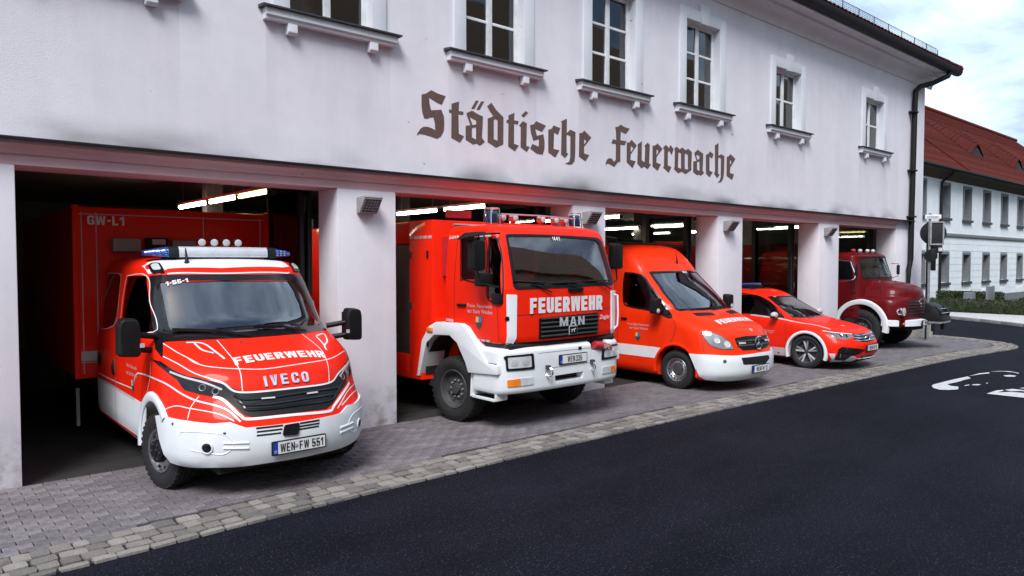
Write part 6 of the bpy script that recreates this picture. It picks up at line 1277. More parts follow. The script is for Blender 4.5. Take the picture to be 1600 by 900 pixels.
        st_.box(min(s * 1.14, s * .98), max(s * 1.14, s * .98), .205, .68, .43, .47)
        so = st_.build('step', 'vehicle_white', T, .008); box('tread', 'black_plastic', so, min(s * 1.13, s * 1.0), max(s * 1.13, s * 1.0), .23, .62, .471, .480)
        MB().box(min(s * 1.03, s * .8), max(s * 1.03, s * .8), .10, .55, .93, 1.2).build('door_step', 'dark_grey', T, .02)
        wheel(T, s * .98, 1.16, .452, .27, .30, s, 'truck', 'dark_grey', R(6)); wheel(T, s * .93, 5.2, .452, .27, .30, s, 'truck', 'dark_grey')
        well(T, s * .70, s * 1.1, 1.18, .60, .66)
    # mirrors
    for s in (-1, 1):
        x = s * 1.34; mo = MB().hull([(x + a, .36, b) for a, b in rounded([(-.11, 2.13), (.11, 2.13), (.11, 2.53), (-.11, 2.53)], .04)], [(x + a * .85, .24, 2.33 + (b - 2.33) * .92) for a, b in rounded([(-.11, 2.13), (.11, 2.13), (.11, 2.53), (-.11, 2.53)], .04)]).build('mirror', 'black_plastic', T, .012)
        if s < 0:
            MB().hull([(x - .20, .22, 2.56), (x + .14, .22, 2.60), (x + .14, .50, 2.60), (x - .20, .50, 2.52)], [(x - .10, .28, 2.63), (x + .12, .28, 2.64), (x + .12, .46, 2.64), (x - .10, .46, 2.62)]).build('kerb_mirror', 'black_plastic', mo, .03)
            MB().box(x + .02, x + .22, .25, .40, 1.93, 2.10).build('wide_mirror', 'black_plastic', mo, .03)
            MB().box(-1.13, -1.02, .10, .28, 1.70, 1.84).build('ramp_mirror', 'black_plastic', mo, .02)
        tube('mirror_arm', 'black_plastic', mo, [(x, .30, 2.50), (x - s * .02, .28, 2.60), (s * 1.03, .22, 2.62)], .014, 6); tube('mirror_arm', 'black_plastic', mo, [(x, .30, 2.15), (x, .28, 1.98), (s * 1.09, .16, 1.92)], .014, 6)
    # roof
    for x in (-.80, .80):
        o = MB().lathe([(0, .085), (.02, .09), (.15, .085), (.17, .07), (.175, 0)], (x, .66, 2.775), 'z', 18).build('beacon', 'navy_lens', T, smooth=40)
        c = MB()
        for k in range(4):
            a = math.pi / 4 + k * math.pi / 2; c.tube([(x + math.cos(a) * .11, .66 + math.sin(a) * .11, 2.76), (x + math.cos(a) * .095, .66 + math.sin(a) * .095, 2.975)], .008, 5)
        c.tube([(x + math.cos(k * math.pi / 8) * .095, .66 + math.sin(k * math.pi / 8) * .095, 2.975) for k in range(16)], .008, 5, True); c.build('guard', 'chrome', o, smooth=50)
    tube('roof_rail', 'chrome', T, [(-.70, .60, 2.90), (0, .57, 2.905), (.92, .60, 2.885)], .012, 6)
    for x in (-.60, -.38, .15, .42, .62):
        o = MB().lathe([(-.05, .02), (-.045, .05), (.04, .055), (.05, .04), (.05, 0)], (x, .70, 2.86), 'y', 14).build('search_light', 'chrome', T, smooth=40); lens_disc('lens', 'clear_lens', o, Vector((x, .645, 2.86)), Vector((0, -1, 0)), .045); box('bracket', 'hose_red', o, x - .02, x + .02, .68, .74, 2.74, 2.81)
    for x in (-.45, .0, .45): MB().hull([(x - .04, .36, 2.70), (x + .04, .36, 2.70), (x + .04, .40, 2.745), (x - .04, .40, 2.745)], [(x - .04, .33, 2.715), (x + .04, .33, 2.715), (x + .04, .38, 2.765), (x - .04, .38, 2.765)]).build('marker_lamp', 'fire_red', T)
    box('roof_sign', 'hose_red', T, -.80, -.35, 1.7, 1.75, 2.90, 3.02, .01)
    # wipers
    for a, b in (((-.35, -.02, 1.875), (-.95, .06, 2.0)), ((.25, -.02, 1.88), (-.28, -.01, 1.965)), ((.85, .0, 1.89), (.35, -.01, 1.985))):
        MB().tube([Vector(a) + Vector((0, -.03, -.03)), Vector(a).lerp(Vector(b), .5) + Vector((0, -.03, .02))], .010, 5).tube([Vector(b) + Vector((0, -.02, 0)), Vector(a).lerp(Vector(b), .05) + Vector((0, -.03, .09))], .010, 5).build('wiper', 'black_plastic', T)
    box('wiper_box', 'black_plastic', T, -.02, .26, -.055, -.02, 1.845, 1.895, .008)
    # inside the cab
    for x in (-.55, .55): seat(T, x, .62, 1.30)
    steering(T, .55, .42, 1.98, .22, R(35)); MB().box(-.95, .95, .09, .40, 1.28, 1.86).build('dashboard', 'dark_grey', T, .04)
    box('console', 'dark_grey', T, -.22, .12, .12, .34, 1.86, 2.06, .03)
    MB().hull([(-1.0, .72, 1.75), (-.70, .72, 1.75), (-.70, .85, 1.75), (-1.0, .85, 1.75)], [(-.96, .72, 2.28), (-.72, .72, 2.28), (-.72, .82, 2.28), (-.96, .82, 2.28)]).build('jacket', 'hiviz', T, .03)
    # body behind the cab, near locker standing open
    bd = box('equipment_body', 'fire_red', T, -.72, 1.16, 1.56, 7.6, .50, 2.85, .02)
    prism('locker_panel', 'fire_red', bd, [(2.16, 2.85), (1.56, 2.85), (1.56, 1.44), (1.46, 1.40), (1.65, 1.345), (1.83, 1.12), (1.90, .78), (1.84, .52), (2.17, .51)], 'x', -1.16, -.724, .008)
    box('locker_panel', 'fire_red', bd, -1.155, -.724, 2.172, 4.0, .51, .86, .008); box('locker_panel', 'fire_red', bd, -1.155, -.724, 2.172, 4.0, 2.52, 2.85, .008); box('locker_panel', 'fire_red', bd, -1.16, -.724, 4.0, 7.6, .5, 2.85, .008)
    for j in range(5): box('reflector_dash', 'silver_film', bd, -1.164, -1.1605, 1.58 + j * .12, 1.67 + j * .12, 2.585, 2.625)
    for z in (2.30, 1.02): box('latch', 'black_plastic', bd, -1.175, -1.16, 1.66, 1.70, z, z + .11, .004)
    for z in (2.3, 1.55): box('hinge', 'dark_grey', bd, -1.17, -1.16, 2.10, 2.15, z, z + .10)
    box('roller_shutter', 'dark_grey', bd, -1.10, -1.06, 2.174, 3.99, .862, 2.518)
    for k in range(20): box('shutter_slat', 'dark_grey', bd, -1.112, -1.101, 2.18, 3.98, .87 + k * .082, .945 + k * .082)
    tube('top_rail', 'galvanised', bd, [(-.9, 1.42, 2.68), (.9, 1.42, 2.68)], .02, 6); tube('top_rail', 'galvanised', bd, [(-.9, 1.42, 2.78), (.9, 1.42, 2.78)], .02, 6)
    box('pump_cabin', 'hose_red', T, -1.0, 1.0, 1.40, 1.54, 2.05, 2.60); box('underframe', 'underbody', T, -.5, .5, .2, 7.4, .60, 1.24); box('floor_pan', 'underbody', T, -1.0, 1.0, 1.7, 7.4, .42, .52); box('axle_shade_block', 'underbody', T, -.6, .6, 1.75, 7.0, .32, .60)  # low box at the axles is added to keep the ground beneath dark
    return T
build_man()

# ================================================================== HIGH-ROOF VAN
def xz3(pts, y=0.0): return [(a, y, b) for a, b in pts]
def star_badge(parent, c, r, n=(0, -1, 0)):
    c = Vector(c); b = tube('star_badge', 'chrome', parent, ring_pts(c, n, r, 28), r * .11, 6, True); mb = MB()
    for k in range(3):
        a = math.pi / 2 + k * 2 * math.pi / 3; e = Vector((math.cos(a), 0, math.sin(a))); q = Vector((-math.sin(a), 0, math.cos(a)))
        mb.hull([c - q * r * .16, c + e * r * .95, c + q * r * .16], [c - q * r * .05 + Vector((0, -.012, 0)), c + e * r * .9 + Vector((0, -.004, 0)), c + q * r * .05 + Vector((0, -.012, 0))])
    mb.build('star', 'chrome', b); return b
def build_sprinter():
    T = empty('high_roof_van', ORIG['sprinter'], 'orange-red high-roof van with white bumper, white side band and round star badge', 'van')
    P = PX_SPRINTER; mb = body_sprinter(); bv = bvh_of(mb)
    glass = xz3([(-.70, 2.04), (-.35, 2.05), (0, 2.05), (.35, 2.05), (.70, 2.04), (.765, 1.69), (.77, 1.41), (.40, 1.405), (0, 1.40), (-.40, 1.405), (-.77, 1.41), (-.765, 1.69)]); seal = xz3([(-.745, 2.07), (-.35, 2.08), (0, 2.08), (.35, 2.08), (.745, 2.07), (.81, 1.69), (.81, 1.375), (.4, 1.375), (0, 1.37), (-.4, 1.375), (-.81, 1.375), (-.81, 1.69)])
    cuts = [inner(SPR_K, .06, 1.10, 2.52, 3.2)] + [cyl_cut(s * .62, s * 1.3, 1.04, .36, .43) for s in (-1, 1)]
    cuts += [MB().prism([(p[0], p[2]) for p in glass], 'y', .3, 2.2), MB().prism([(p[1], p[2]) for p in P['door_glass']], 'x', -1.3, 1.3)]
    put('body', cut(mb.mesh('body'), cuts), 'fire_orange', T, 32)
    patch('windscreen', 'windscreen', T, bv, grow3(glass, 1.02), (0, 1, 0), -.008, thick=.006, step=.09, rnd_=.05); patch('windscreen_surround', 'black_gloss', T, bv, seal, (0, 1, 0), .003, [glass], .05, rnd_=.04)
    for s in (-1, 1):
        M_ = (lambda q: q) if s < 0 else sym
        patch('side_window', 'side_glass', T, bv, grow3(M_(P['door_glass']), 1.02), (-s, 0, 0), -.008, thick=.006, step=.12); ribbon('window_seal', 'black_gloss', T, bv, [M_(P['door_glass']) + [M_(P['door_glass'])[0]]], .035, .003)
        L = patch('headlight', 'lens_grey', T, bv, M_(P['lamp']), (-.5 * s, .85, 0), .006, step=.045, rnd_=.02)
        ribbon('lamp_rim', 'dark_grey', L, bv, [M_(P['lamp']) + [M_(P['lamp'])[0]]], .010, .008)
        for p, r in (((.665, .2, .86), .055), ((.79, .33, .92), .05)):
            h, n, *_ = bv.find_nearest(Vector((p[0] * s, p[1], p[2]))); MB().tube(ring_pts(h + n * .008, n, r), .005, 5, True).build('lamp_ring', 'badge_silver', L, smooth=60); lens_disc('reflector', 'clear_lens', L, h + n * .006, n, r * .9, .1)
        lw = P['bumper'][:5] + [(.01, .045, .668), (.01, .12, .222)] + [(p[0], p[1], p[2] - .03) for p in P['bumper'][9:]]
        patch('bumper', 'vehicle_white', T, bv, lw if s < 0 else sym(lw), (-.45 * s, .9, 0), .022, step=.055, thick=.03)
        patch('side_band', 'vehicle_white', T, bv, M_([(-.992, 5.9, .72)] + P['band'][1:5] + [(-.992, 5.9, .525)]), (-s, 0, 0), .004, step=.3)
        h, n, *_ = bv.find_nearest(Vector((.77 * s, .2, .575))); lens_disc('fog_light', 'lamp_glass', T, h + n * .024, n, .032, .1)
        arch('wheel_arch', 'fire_orange', T, s * .992, s, 1.04, .36, .425, .475, .014, -10, 190); well(T, s * .62, s * .985, 1.04, .36, .428)
        wheel(T, s * .86, 1.04, .335, .205, .22, s, 'van', steer=R(3)); wheel(T, s * .86, 4.7, .335, .205, .22, s, 'van')
        mo = MB().hull([(s * 1.14 + a, 1.42, b) for a, b in rounded([(-.10, 1.33), (.10, 1.33), (.10, 1.62), (-.10, 1.62)], .05)], [(s * 1.14 + a * .8, 1.28, 1.475 + (b - 1.475) * .9) for a, b in rounded([(-.10, 1.33), (.10, 1.33), (.10, 1.62), (-.10, 1.62)], .05)]).build('mirror', 'black_plastic', T, .02, 3)
        MB().box(min(s * .92, s * 1.06), max(s * .92, s * 1.06), 1.32, 1.40, 1.36, 1.44).build('mirror_arm', 'black_plastic', mo, .02); MB().sphere((s * 1.16, 1.285, 1.385), (.05, .02, .045), 8, 6).build('mirror_lamp', 'silver_film', mo, smooth=60)
        v = P['vent1'] if s < 0 else sym(P['vent1']); patch('bonnet_vent', 'black_plastic', T, bv, v, (0, .5, -1), .006, step=.06, rnd_=.03)
        patch('mirror_base', 'black_plastic', T, bv, M_([(-.92, 1.50, 1.56), (-.96, 1.16, 1.26), (-.97, 1.50, 1.33)]), (-s, 0, 0), .006, step=.08)
    ribbon('panel_gap', 'print_black', T, bv, P['seam'], .008, .002)
    ribbon('panel_gap', 'print_black', T, bv, [[(-.98, 2.33, 2.05), (-.985, 2.36, 1.4), (-.99, 2.36, .30)]], .008, .002)
    g = patch('grille', 'black_plastic', T, bv, P['grille'], (.05, 1, 0), .006, step=.05, rnd_=.03)
    for ln in P['slat']: bead('slat', 'dark_grey', g, bv, ln, .020, .006)
    for ln in P['flash']: ribbon('flash_light', 'silver_film', g, bv, ln, .030, .030)
    star_badge(T, (.045, .045, .845), .11)
    h, n, *_ = bv.find_nearest(Vector((.03, .19, 1.06))); lens_disc('bonnet_emblem', 'chrome', T, h + n * .003, n, .035)
    patch('air_intake', 'print_black', T, bv, P['intake'], (0, 1, 0), .025, step=.06, rnd_=.02)
    number_plate(T, (.03, -.012, .405), 'WEN|FW 12', .52)
    f0, f1 = Vector(P['feuer'][1]), Vector(P['feuer'][2])
    surf_text('lettering', 'white_film', T, bv, 'FEUERWEHR', (.02, .50, 1.215), (1, 0, 0), (0, .6, -1), .145, .27, 1.10, 0, .8, .006)
    surf_text('call_number', 'white_film', T, bv, '14|4|1', (.12, 1.66, 2.045), (1, 0, 0), (0, 1, -.3), .05, .22, 1.0, 0, 1.0, .012)
    for t, z in (('Freiwillige Feuerwehr', 1.10), ('der Stadt Weiden', 1.03)): surf_text('door_writing', 'silver_film', T, bv, t, (-.985, 1.86, z), (0, -1, 0), (1, 0, 0), .06)
    crest(T, bv, (-.99, 1.874, .88), (1, 0, 0), .15)
    surf_text('side_writing', 'silver_film', T, bv, 'Pf.', (-.88, 2.60, 2.225), (0, -1, 0), (1, 0, 0), .22)
    MB().box(-1.01, -.975, 2.14, 2.27, 1.18, 1.215).build('door_handle', 'black_plastic', T, .012)
    tube('aerial', 'black_plastic', T, [(.08, 1.815, 2.22), (.08, 1.80, 2.27), (.08, 1.84, 2.42)], [.03, .014, .004], 6)
    for ln in P['wipers']:
        q = [bv.find_nearest(Vector(p)) for p in ln]; tube('wiper', 'black_plastic', T, [h[0] + h[1] * .022 for h in q], .011, 5)
    for x in (-.5, .5): seat(T, x, 2.0, 1.105)
    steering(T, .48, 1.50, 1.36, .19, R(50)); MB().box(-.82, .82, 1.02, 1.36, 1.105, 1.28).build('dashboard', 'black_plastic', T, .04)
    rb = MB().box(-.55, .55, 3.0, 3.25, 2.62, 2.70).build('light_bar', 'black_plastic', T, .02); box('roof_rack', 'dark_grey', T, -.62, .62, 2.6, 5.8, 2.605, 2.63, .01)
    box('underframe', 'underbody', T, -.75, .75, .4, 6.1, .20, .40)
build_sprinter()

# ================================================================== LOW CAR
def build_tiguan():
    T = empty('command_car', ORIG['tiguan'], 'low red car with white wheel-arch trim, chrome grille and dark alloy wheels', 'car')
    P = PX_TIGUAN; mb = body_tiguan(); bv = bvh_of(mb)
    glass = xz3([(-.50, 1.455), (0, 1.46), (.50, 1.455), (.60, 1.25), (.645, 1.065), (.33, 1.06), (0, 1.06), (-.33, 1.06), (-.645, 1.065), (-.60, 1.25)]); seal = xz3([(-.53, 1.475), (0, 1.48), (.53, 1.475), (.635, 1.25), (.69, 1.045), (.33, 1.04), (0, 1.04), (-.33, 1.04), (-.69, 1.045), (-.635, 1.25)])
    dg = P['door_glass'][1:9] + [(-.874, 3.1, 1.12), (-.74, 3.1, 1.50)]
    cuts = [inner(TIG_K, .05, .85, 1.59, 3.9)] + [cyl_cut(s * .60, s * 1.3, .97, .36, .405) for s in (-1, 1)] + [cyl_cut(s * .60, s * 1.3, 3.63, .36, .405) for s in (-1, 1)]
    cuts += [MB().prism([(p[0], p[2]) for p in glass], 'y', .9, 2.3), MB().prism([(p[1], p[2]) for p in dg], 'x', -1.3, 1.3)]
    put('body', cut(mb.mesh('body'), cuts), 'fire_red', T, 32)
    patch('windscreen', 'windscreen', T, bv, grow3(glass, 1.02), (0, 1, 0), -.006, thick=.005, step=.08, rnd_=.04); patch('windscreen_surround', 'black_gloss', T, bv, seal, (0, 1, 0), .003, [glass], .05, rnd_=.03)
    for s in (-1, 1):
        M_ = (lambda q: q) if s < 0 else sym
        patch('side_window', 'side_glass', T, bv, grow3(M_(dg), 1.02), (-s, 0, -.3), -.006, thick=.005, step=.10); ribbon('window_seal', 'black_gloss', T, bv, [M_(dg) + [M_(dg)[0]]], .022, .003)
        L = patch('headlight', 'lamp_glass', T, bv, M_(P['lamp']), (-.5 * s, .85, 0), .005, step=.04, rnd_=.015)
        for p, r in (((.70, .35, .745), .040), ((.60, .27, .735), .036)):
            h, n, *_ = bv.find_nearest(Vector((p[0] * s, p[1], p[2]))); MB().tube(ring_pts(h + n * .007, n, r), .005, 5, True).build('lamp_ring', 'chrome', L, smooth=60); lens_disc('reflector', 'black_gloss', L, h + n * .006, n, r * .85)
        ribbon('lamp_strip', 'white_film', L, bv, [M_(P['ledl'][0])], .014, .008)
        patch('front_lip', 'vehicle_white', T, bv, M_(P['lip']), (-.5 * s, .85, 0), .012, step=.05, thick=.02)
        I = patch('air_intake', 'black_gloss', T, bv, M_(P['intake']), (-.5 * s, .85, 0), .014, step=.05, thick=.02)
        ribbon('intake_trim', 'chrome', I, bv, [M_([(-.77, .33, .30), (-.775, .29, .46), (-.72, .24, .49), (-.60, .16, .475)])], .012, .018)
        for y in (.97, 3.63):
            arch('wheel_arch', 'vehicle_white', T, s * .918, s, y, .36, .395, .455, .022, -18, 198); well(T, s * .60, s * .915, y, .36, .402); wheel(T, s * .81, y, .345, .245, .225, s, 'alloy', steer=R(4) if y < 2 else 0)
        patch('sill', 'vehicle_white', T, bv, M_([(-.90, 1.40, .36), (-.90, 3.2, .36), (-.88, 3.2, .24), (-.88, 1.40, .24)]), (-s, 0, 0), .008, step=.2)
        mo = MB().sphere((s * 1.0, 1.64, 1.105), (.10, .075, .068), 16, 10).build('mirror', 'silver_film', T, smooth=60); MB().hull([(s * .90, 1.60, 1.04), (s * 1.07, 1.60, 1.04), (s * 1.07, 1.70, 1.04), (s * .90, 1.70, 1.04)], [(s * .88, 1.59, 1.085), (s * 1.095, 1.59, 1.085), (s * 1.095, 1.71, 1.085), (s * .88, 1.71, 1.085)]).build('mirror_foot', 'black_gloss', mo, .015)
        ribbon('side_film', 'silver_film', T, bv, [M_(P['dash'])], .030, .0035)
    ribbon('panel_gap', 'print_black', T, bv, [P['seam'][0], [(-p[0], p[1], p[2]) for p in P['seam'][0]]], .006, .002)
    ribbon('bonnet_gap', 'print_black', T, bv, [[(-.72, 1.36, 1.03), (-.74, .95, .96), (-.66, .52, .86), (-.45, .28, .80), (0, .22, .79)], [(.72, 1.36, 1.03), (.74, .95, .96), (.66, .52, .86), (.45, .28, .80), (0, .22, .79)]], .006, .002)
    for s in (-1, 1): bead('bonnet_crease', 'fire_red', T, bv, [(s * .60, 1.27, 1.035), (s * .52, .9, .97), (s * .42, .5, .885), (s * .38, .33, .84)], .008, -.003)
    g = patch('grille', 'black_gloss', T, bv, P['grille'], (.05, 1, 0), .005, step=.045, rnd_=.02)
    for ln in P['bars']: bead('grille_bar', 'chrome', g, bv, ln, .010, .010)
    b_ = tube('round_badge', 'chrome', T, ring_pts((-.01, .072, .685), (0, -1, -.1), .062, 22), .008, 5, True); lens_disc('badge_ground', 'black_gloss', b_, Vector((-.01, .078, .685)), Vector((0, -1, 0)), .056, .05)
    mb2 = MB()
    for a, b, c, d in ((-.030, .045, -.012, .012), (.030, .045, .012, .012), (-.045, .022, -.018, -.046), (-.018, -.046, 0, -.005), (.045, .022, .018, -.046), (.018, -.046, 0, -.005)): mb2.tube([(-.01 + a, .068, .685 + b), (-.01 + c, .068, .685 + d)], .005, 5)
    mb2.build('badge_letters', 'chrome', b_)
    patch('lower_intake', 'black_gloss', T, bv, P['low'], (0, 1, 0), .012, step=.05, thick=.02); bead('lower_trim', 'chrome', T, bv, [(-.42, .13, .255), (-.2, .10, .262), (.2, .10, .262), (.46, .14, .258)], .010, .016)
    number_plate(T, (.02, .012, .478), 'WEN|FW 10', .52)
    for t, z in (('Freiwillige Feuerwehr', .76), ('der Stadt Weiden', .72)): surf_text('door_writing', 'silver_film', T, bv, t, (-.922, 1.85, z), (0, -1, 0), (1, 0, 0), .04)
    surf_text('call_number', 'white_film', T, bv, '1-10-1', (-.36, 1.99, 1.462), (1, 0, 0), (0, 1, -.5), .03, .22, 1.0, 0, 1.0, .010)
    patch('reflective_strip', 'silver_film', T, bv, [(-.909, 2.9, .41), (-.909, 1.44, .406), (-.903, 1.445, .37), (-.902, 2.9, .366)], (1, 0, 0), .005, step=.2)
    patch('roof_window', 'black_gloss', T, bv, [(-.46, 2.50, 1.62), (.46, 2.50, 1.62), (.44, 3.4, 1.65), (-.44, 3.4, 1.65)], (0, 0, -1), .004, step=.1)
    lb = MB().box(-.55, .55, 2.85, 3.05, 1.69, 1.75).build('light_bar', 'blue_lens', T, .025, 3); box('bar_base', 'black_plastic', lb, -.57, .57, 2.83, 3.07, 1.655, 1.688, .01)
    for s in (-1, 1): tube('wiper', 'black_plastic', T, [bv.find_nearest(Vector((s * .05 - .1, 1.24, 1.05)))[0] + Vector((0, -.015, .02)), bv.find_nearest(Vector((s * .25 - .15, 1.35, 1.13)))[0] + Vector((0, -.015, .02))], .008, 5)
    for x in (-.38, .38): seat(T, x, 2.25, .70)
    steering(T, .36, 1.78, 1.02, .18, R(25)); MB().box(-.66, .66, 1.40, 1.66, .86, 1.03).build('dashboard', 'black_plastic', T, .03); box('papers', 'white_film', T, .02, .22, 1.40, 1.62, 1.034, 1.04)
    box('underframe', 'underbody', T, -.6, .6, .3, 4.2, .16, .30)
build_tiguan()

# ================================================================== OLD BONNETED TRUCK
def build_hauber():
    T = empty('old_bonneted_truck', ORIG['hauber'], 'old dark red bonneted truck with rounded bonnet, white mudguards and black front winch', 'truck')
    P = PX_HAUBER; H = PX_HAUBERHOOD; mb = body_hauber(); bv = bvh_of(mb); hm = body_hauberhood(); hv = bvh_of(hm)
    glass = xz3([(-.80, 2.33), (-.4, 2.36), (0, 2.37), (.4, 2.36), (.80, 2.33), (.90, 1.85), (.45, 1.83), (0, 1.825), (-.45, 1.83), (-.90, 1.85)])
    dg = [(p[1], p[2]) for p in P['door_glass']]; dg = [(1.40, 2.27), (1.34, 2.20), (1.28, 1.79), (2.15, 1.78), (2.15, 2.29)]
    put('cab', cut(mb.mesh('cab'), [inner(HCAB_K, .05, 1.3, 2.44, 2.62), MB().prism([(p[0], p[2]) for p in glass], 'y', .8, 1.6), MB().prism(dg, 'x', -1.3, 1.3)]), 'old_red', T, 32)
    patch('windscreen', 'windscreen_clear', T, bv, grow3(glass, 1.02), (0, 1, 0), -.006, thick=.005, step=.12); ribbon('windscreen_seal', 'black_plastic', T, bv, [[tuple(bv.ray_cast(Vector((p[0], -1, p[2])), Vector((0, 1, 0)))[0]) for p in glass + glass[:1]]], .03, .006)
    ribbon('windscreen_bar', 'black_plastic', T, bv, [[(0, 1.05, 1.83), (0, 1.16, 2.37)]], .03, .006)
    for s in (-1, 1):
        q = [(s * 1.06, a, b) for a, b in dg]; patch('side_window', 'side_glass', T, bv, grow3(q, 1.02), (-s, 0, 0), -.006, thick=.005, step=.15); ribbon('window_seal', 'chrome', T, bv, [[tuple(bv.find_nearest(Vector(p))[0]) for p in q + q[:1]]], .018, .004)
        ribbon('door_gap', 'print_black', T, bv, [[(s * 1.1, 1.22, 1.78), (s * 1.1, 1.20, 1.3), (s * 1.1, 1.20, .85)]], .008, .002)
        tube('door_handle', 'chrome', T, [(s * 1.115, 1.9, 1.62), (s * 1.135, 1.95, 1.62), (s * 1.135, 2.08, 1.62)], .012, 6)
        for z in (1.45, 1.02): box('door_hinge', 'old_red', T, s * 1.11 - .015, s * 1.11 + .015, 1.20, 1.32, z, z + .03)
    me = cut(hm.mesh('bonnet'), [cyl_cut(s * .55, s * 1.4, 1.08, .60, .56) for s in (-1, 1)])
    b = put('bonnet', me, 'old_red', T, 32)
    g = patch('grille', 'print_black', T, hv, [(-.62, .14, 1.27), (-.3, .08, 1.29), (0, .06, 1.295), (.3, .08, 1.29), (.62, .14, 1.27), (.66, .14, .88), (.0, .04, .86), (-.66, .14, .88)], (0, 1, 0), .004, step=.06, rnd_=.08)
    for k in range(5): bead('slat', 'old_red', g, hv, [(-.62, .14, .95 + .07 * k), (0, .05, .95 + .07 * k), (.62, .14, .95 + .07 * k)], .010, .006)
    star_badge(T, (0, .035, 1.20), .09)
    ribbon('bonnet_gap', 'print_black', T, hv, [H['line'][0], [(-p[0], p[1], p[2]) for p in H['line'][0]]], .010, .002)
    for s in (-1, 1):
        for ln in H['vents']: bead('bonnet_vent', 'black_plastic', T, hv, [(p[0] * -s if p[0] < 0 else 0, p[1], p[2]) for p in ln[:2]], .008, .003)
        h, n, *_ = hv.find_nearest(Vector((.86 * s, .18, 1.0))); n = Vector((0, -1, 0))
        L = MB().lathe([(0, .0), (-.03, .07), (-.05, .105), (.05, .115), (.10, .10)], (h.x, h.y - .03, 1.0), 'y', 20).build('headlight', 'chrome', T, smooth=40); lens_disc('lens', 'clear_lens', L, Vector((h.x, h.y - .082, 1.0)), n, .10, .15)
        arch('mudguard', 'vehicle_white', T, s * 1.06, s, 1.08, .60, .56, .69, .06, -12, 192); well(T, s * .55, s * 1.05, 1.08, .60, .562)
        wheel(T, s * .93, 1.08, .50, .28, .30, s, 'truck', 'dark_grey'); wheel(T, s * .93, 4.6, .50, .28, .30, s, 'truck', 'dark_grey')
        box('side_lamp', 'orange_lens', T, s * .97 - .05, s * .97 + .05, .05, .075, .69, .735, .006)
        tube('mirror_arm', 'black_plastic', T, [(s * 1.08, 1.2, 2.2), (s * 1.30, 1.1, 2.2), (s * 1.30, 1.1, 1.85), (s * 1.09, 1.2, 1.80)], .010, 5); box('mirror', 'black_plastic', T, s * 1.30 - .08, s * 1.30 + .08, 1.08, 1.12, 1.90, 2.16, .02)
    bl_ = loft([(.63, -.10, 1.08, .60, 2.2), (.64, -.13, 1.10, .62, 2.2), (.78, -.13, 1.10, .62, 2.2), (.79, -.10, 1.08, .60, 2.2)], .56, 1, 14, 2); put('bumper', cut(bl_.mesh('bumper'), [MB().prism([(-.98, .08), (.98, .08), (.98, .9), (-.98, .9)], 'z', .5, 1.0)]), 'vehicle_white', T, 32)
    number_plate(T, (-.16, -.150, .712), 'WEN|88', .46)
    for x in (-.95, -.30, .35): tube('wiper', 'black_plastic', T, [(x + .3, 1.02, 1.82), (x, 1.05, 1.94)], .009, 5)
    tube('bonnet_marker', 'chrome', T, [(-.56, .83, 1.72), (-.56, .83, 1.77)], [.02, .012], 6)
    for x in (-.6, -.2, .25, .6): MB().sphere((x, 1.5, 2.545), (.06, .06, .05), 10, 6).build('roof_lamp', 'clear_lens' if x > -.3 else 'hose_red', T, smooth=60)
    # winch frame ahead of the nose
    wb = MB().box(-.05, .62, -.46, -.152, .70, .75).build('winch_frame', 'vehicle_white', T, .015)
    MB().lathe([(-.30, .15), (-.28, .17), (-.22, .17), (-.20, .10), (.20, .10), (.22, .17), (.28, .17), (.30, .15)], (.25, -.30, .95), 'x', 20).build('winch_drum', 'black_plastic', wb, smooth=40)
    MB().hull([(-.10, -.50, .76), (.62, -.50, .76), (.62, -.06, .76), (-.10, -.06, .76)], [(-.05, -.36, 1.08), (.56, -.36, 1.08), (.56, -.08, 1.22), (-.05, -.08, 1.22)]).build('winch_cover', 'black_plastic', wb, .03)
    for z in (1.0, 1.1): tube('winch_bar', 'chrome', wb, [(-.06, -.46 + (z - 1) * .6, z - .04), (.60, -.46 + (z - 1) * .6, z - .04)], .010, 6)
    for x in (-.3, .35): MB().box(x - .03, x + .03, -.4, -.32, .52, .70).build('winch_hook', 'black_plastic', wb, .01)
    for x in (-.5, .5): seat(T, x, 1.75, 1.32)
    steering(T, .5, 1.45, 1.80, .21, R(40)); box('rear_body', 'old_red', T, -1.14, 1.14, 2.78, 7.0, .75, 2.75, .02); box('underframe', 'underbody', T, -.5, .5, .15, 6.8, .50, .80)
build_hauber()

mat('sign_back', (.018, .019, .022), .6, spec=.3)
# ================================================================== AROUND THE STATION
def leaf_mass(name, x0, x1, y0, y1, z0, z1, n, size, m, parent, seed):
    r = random.Random(seed); mb = MB()
    for k in range(n):
        f = r.random(); px, py, pz = r.uniform(x0, x1), r.uniform(y0, y1), r.uniform(z0, z1); q = r.random()
        if q < .45: pz = z1 + r.uniform(-.05, .03)
        elif q < .75: px = (x0 if r.random() < .8 else x1) + r.uniform(-.03, .03)
        else: py = (y0 if r.random() < .5 else y1) + r.uniform(-.03, .03)
        a = Vector((r.gauss(0, 1), r.gauss(0, 1), r.gauss(0, 1))).normalized(); b = a.orthogonal().normalized(); c = a.cross(b); s = size * r.uniform(.6, 1.3); p = Vector((px, py, pz))
        mb.add([p - b * s, p + c * s * .45, p + b * s, p - c * s * .45], [(0, 1, 2, 3)])
    me = bpy.data.meshes.new(name); me.from_pydata(mb.v, [], mb.f); me.materials.append(M[m]); return link(bpy.data.objects.new(name, me), parent)
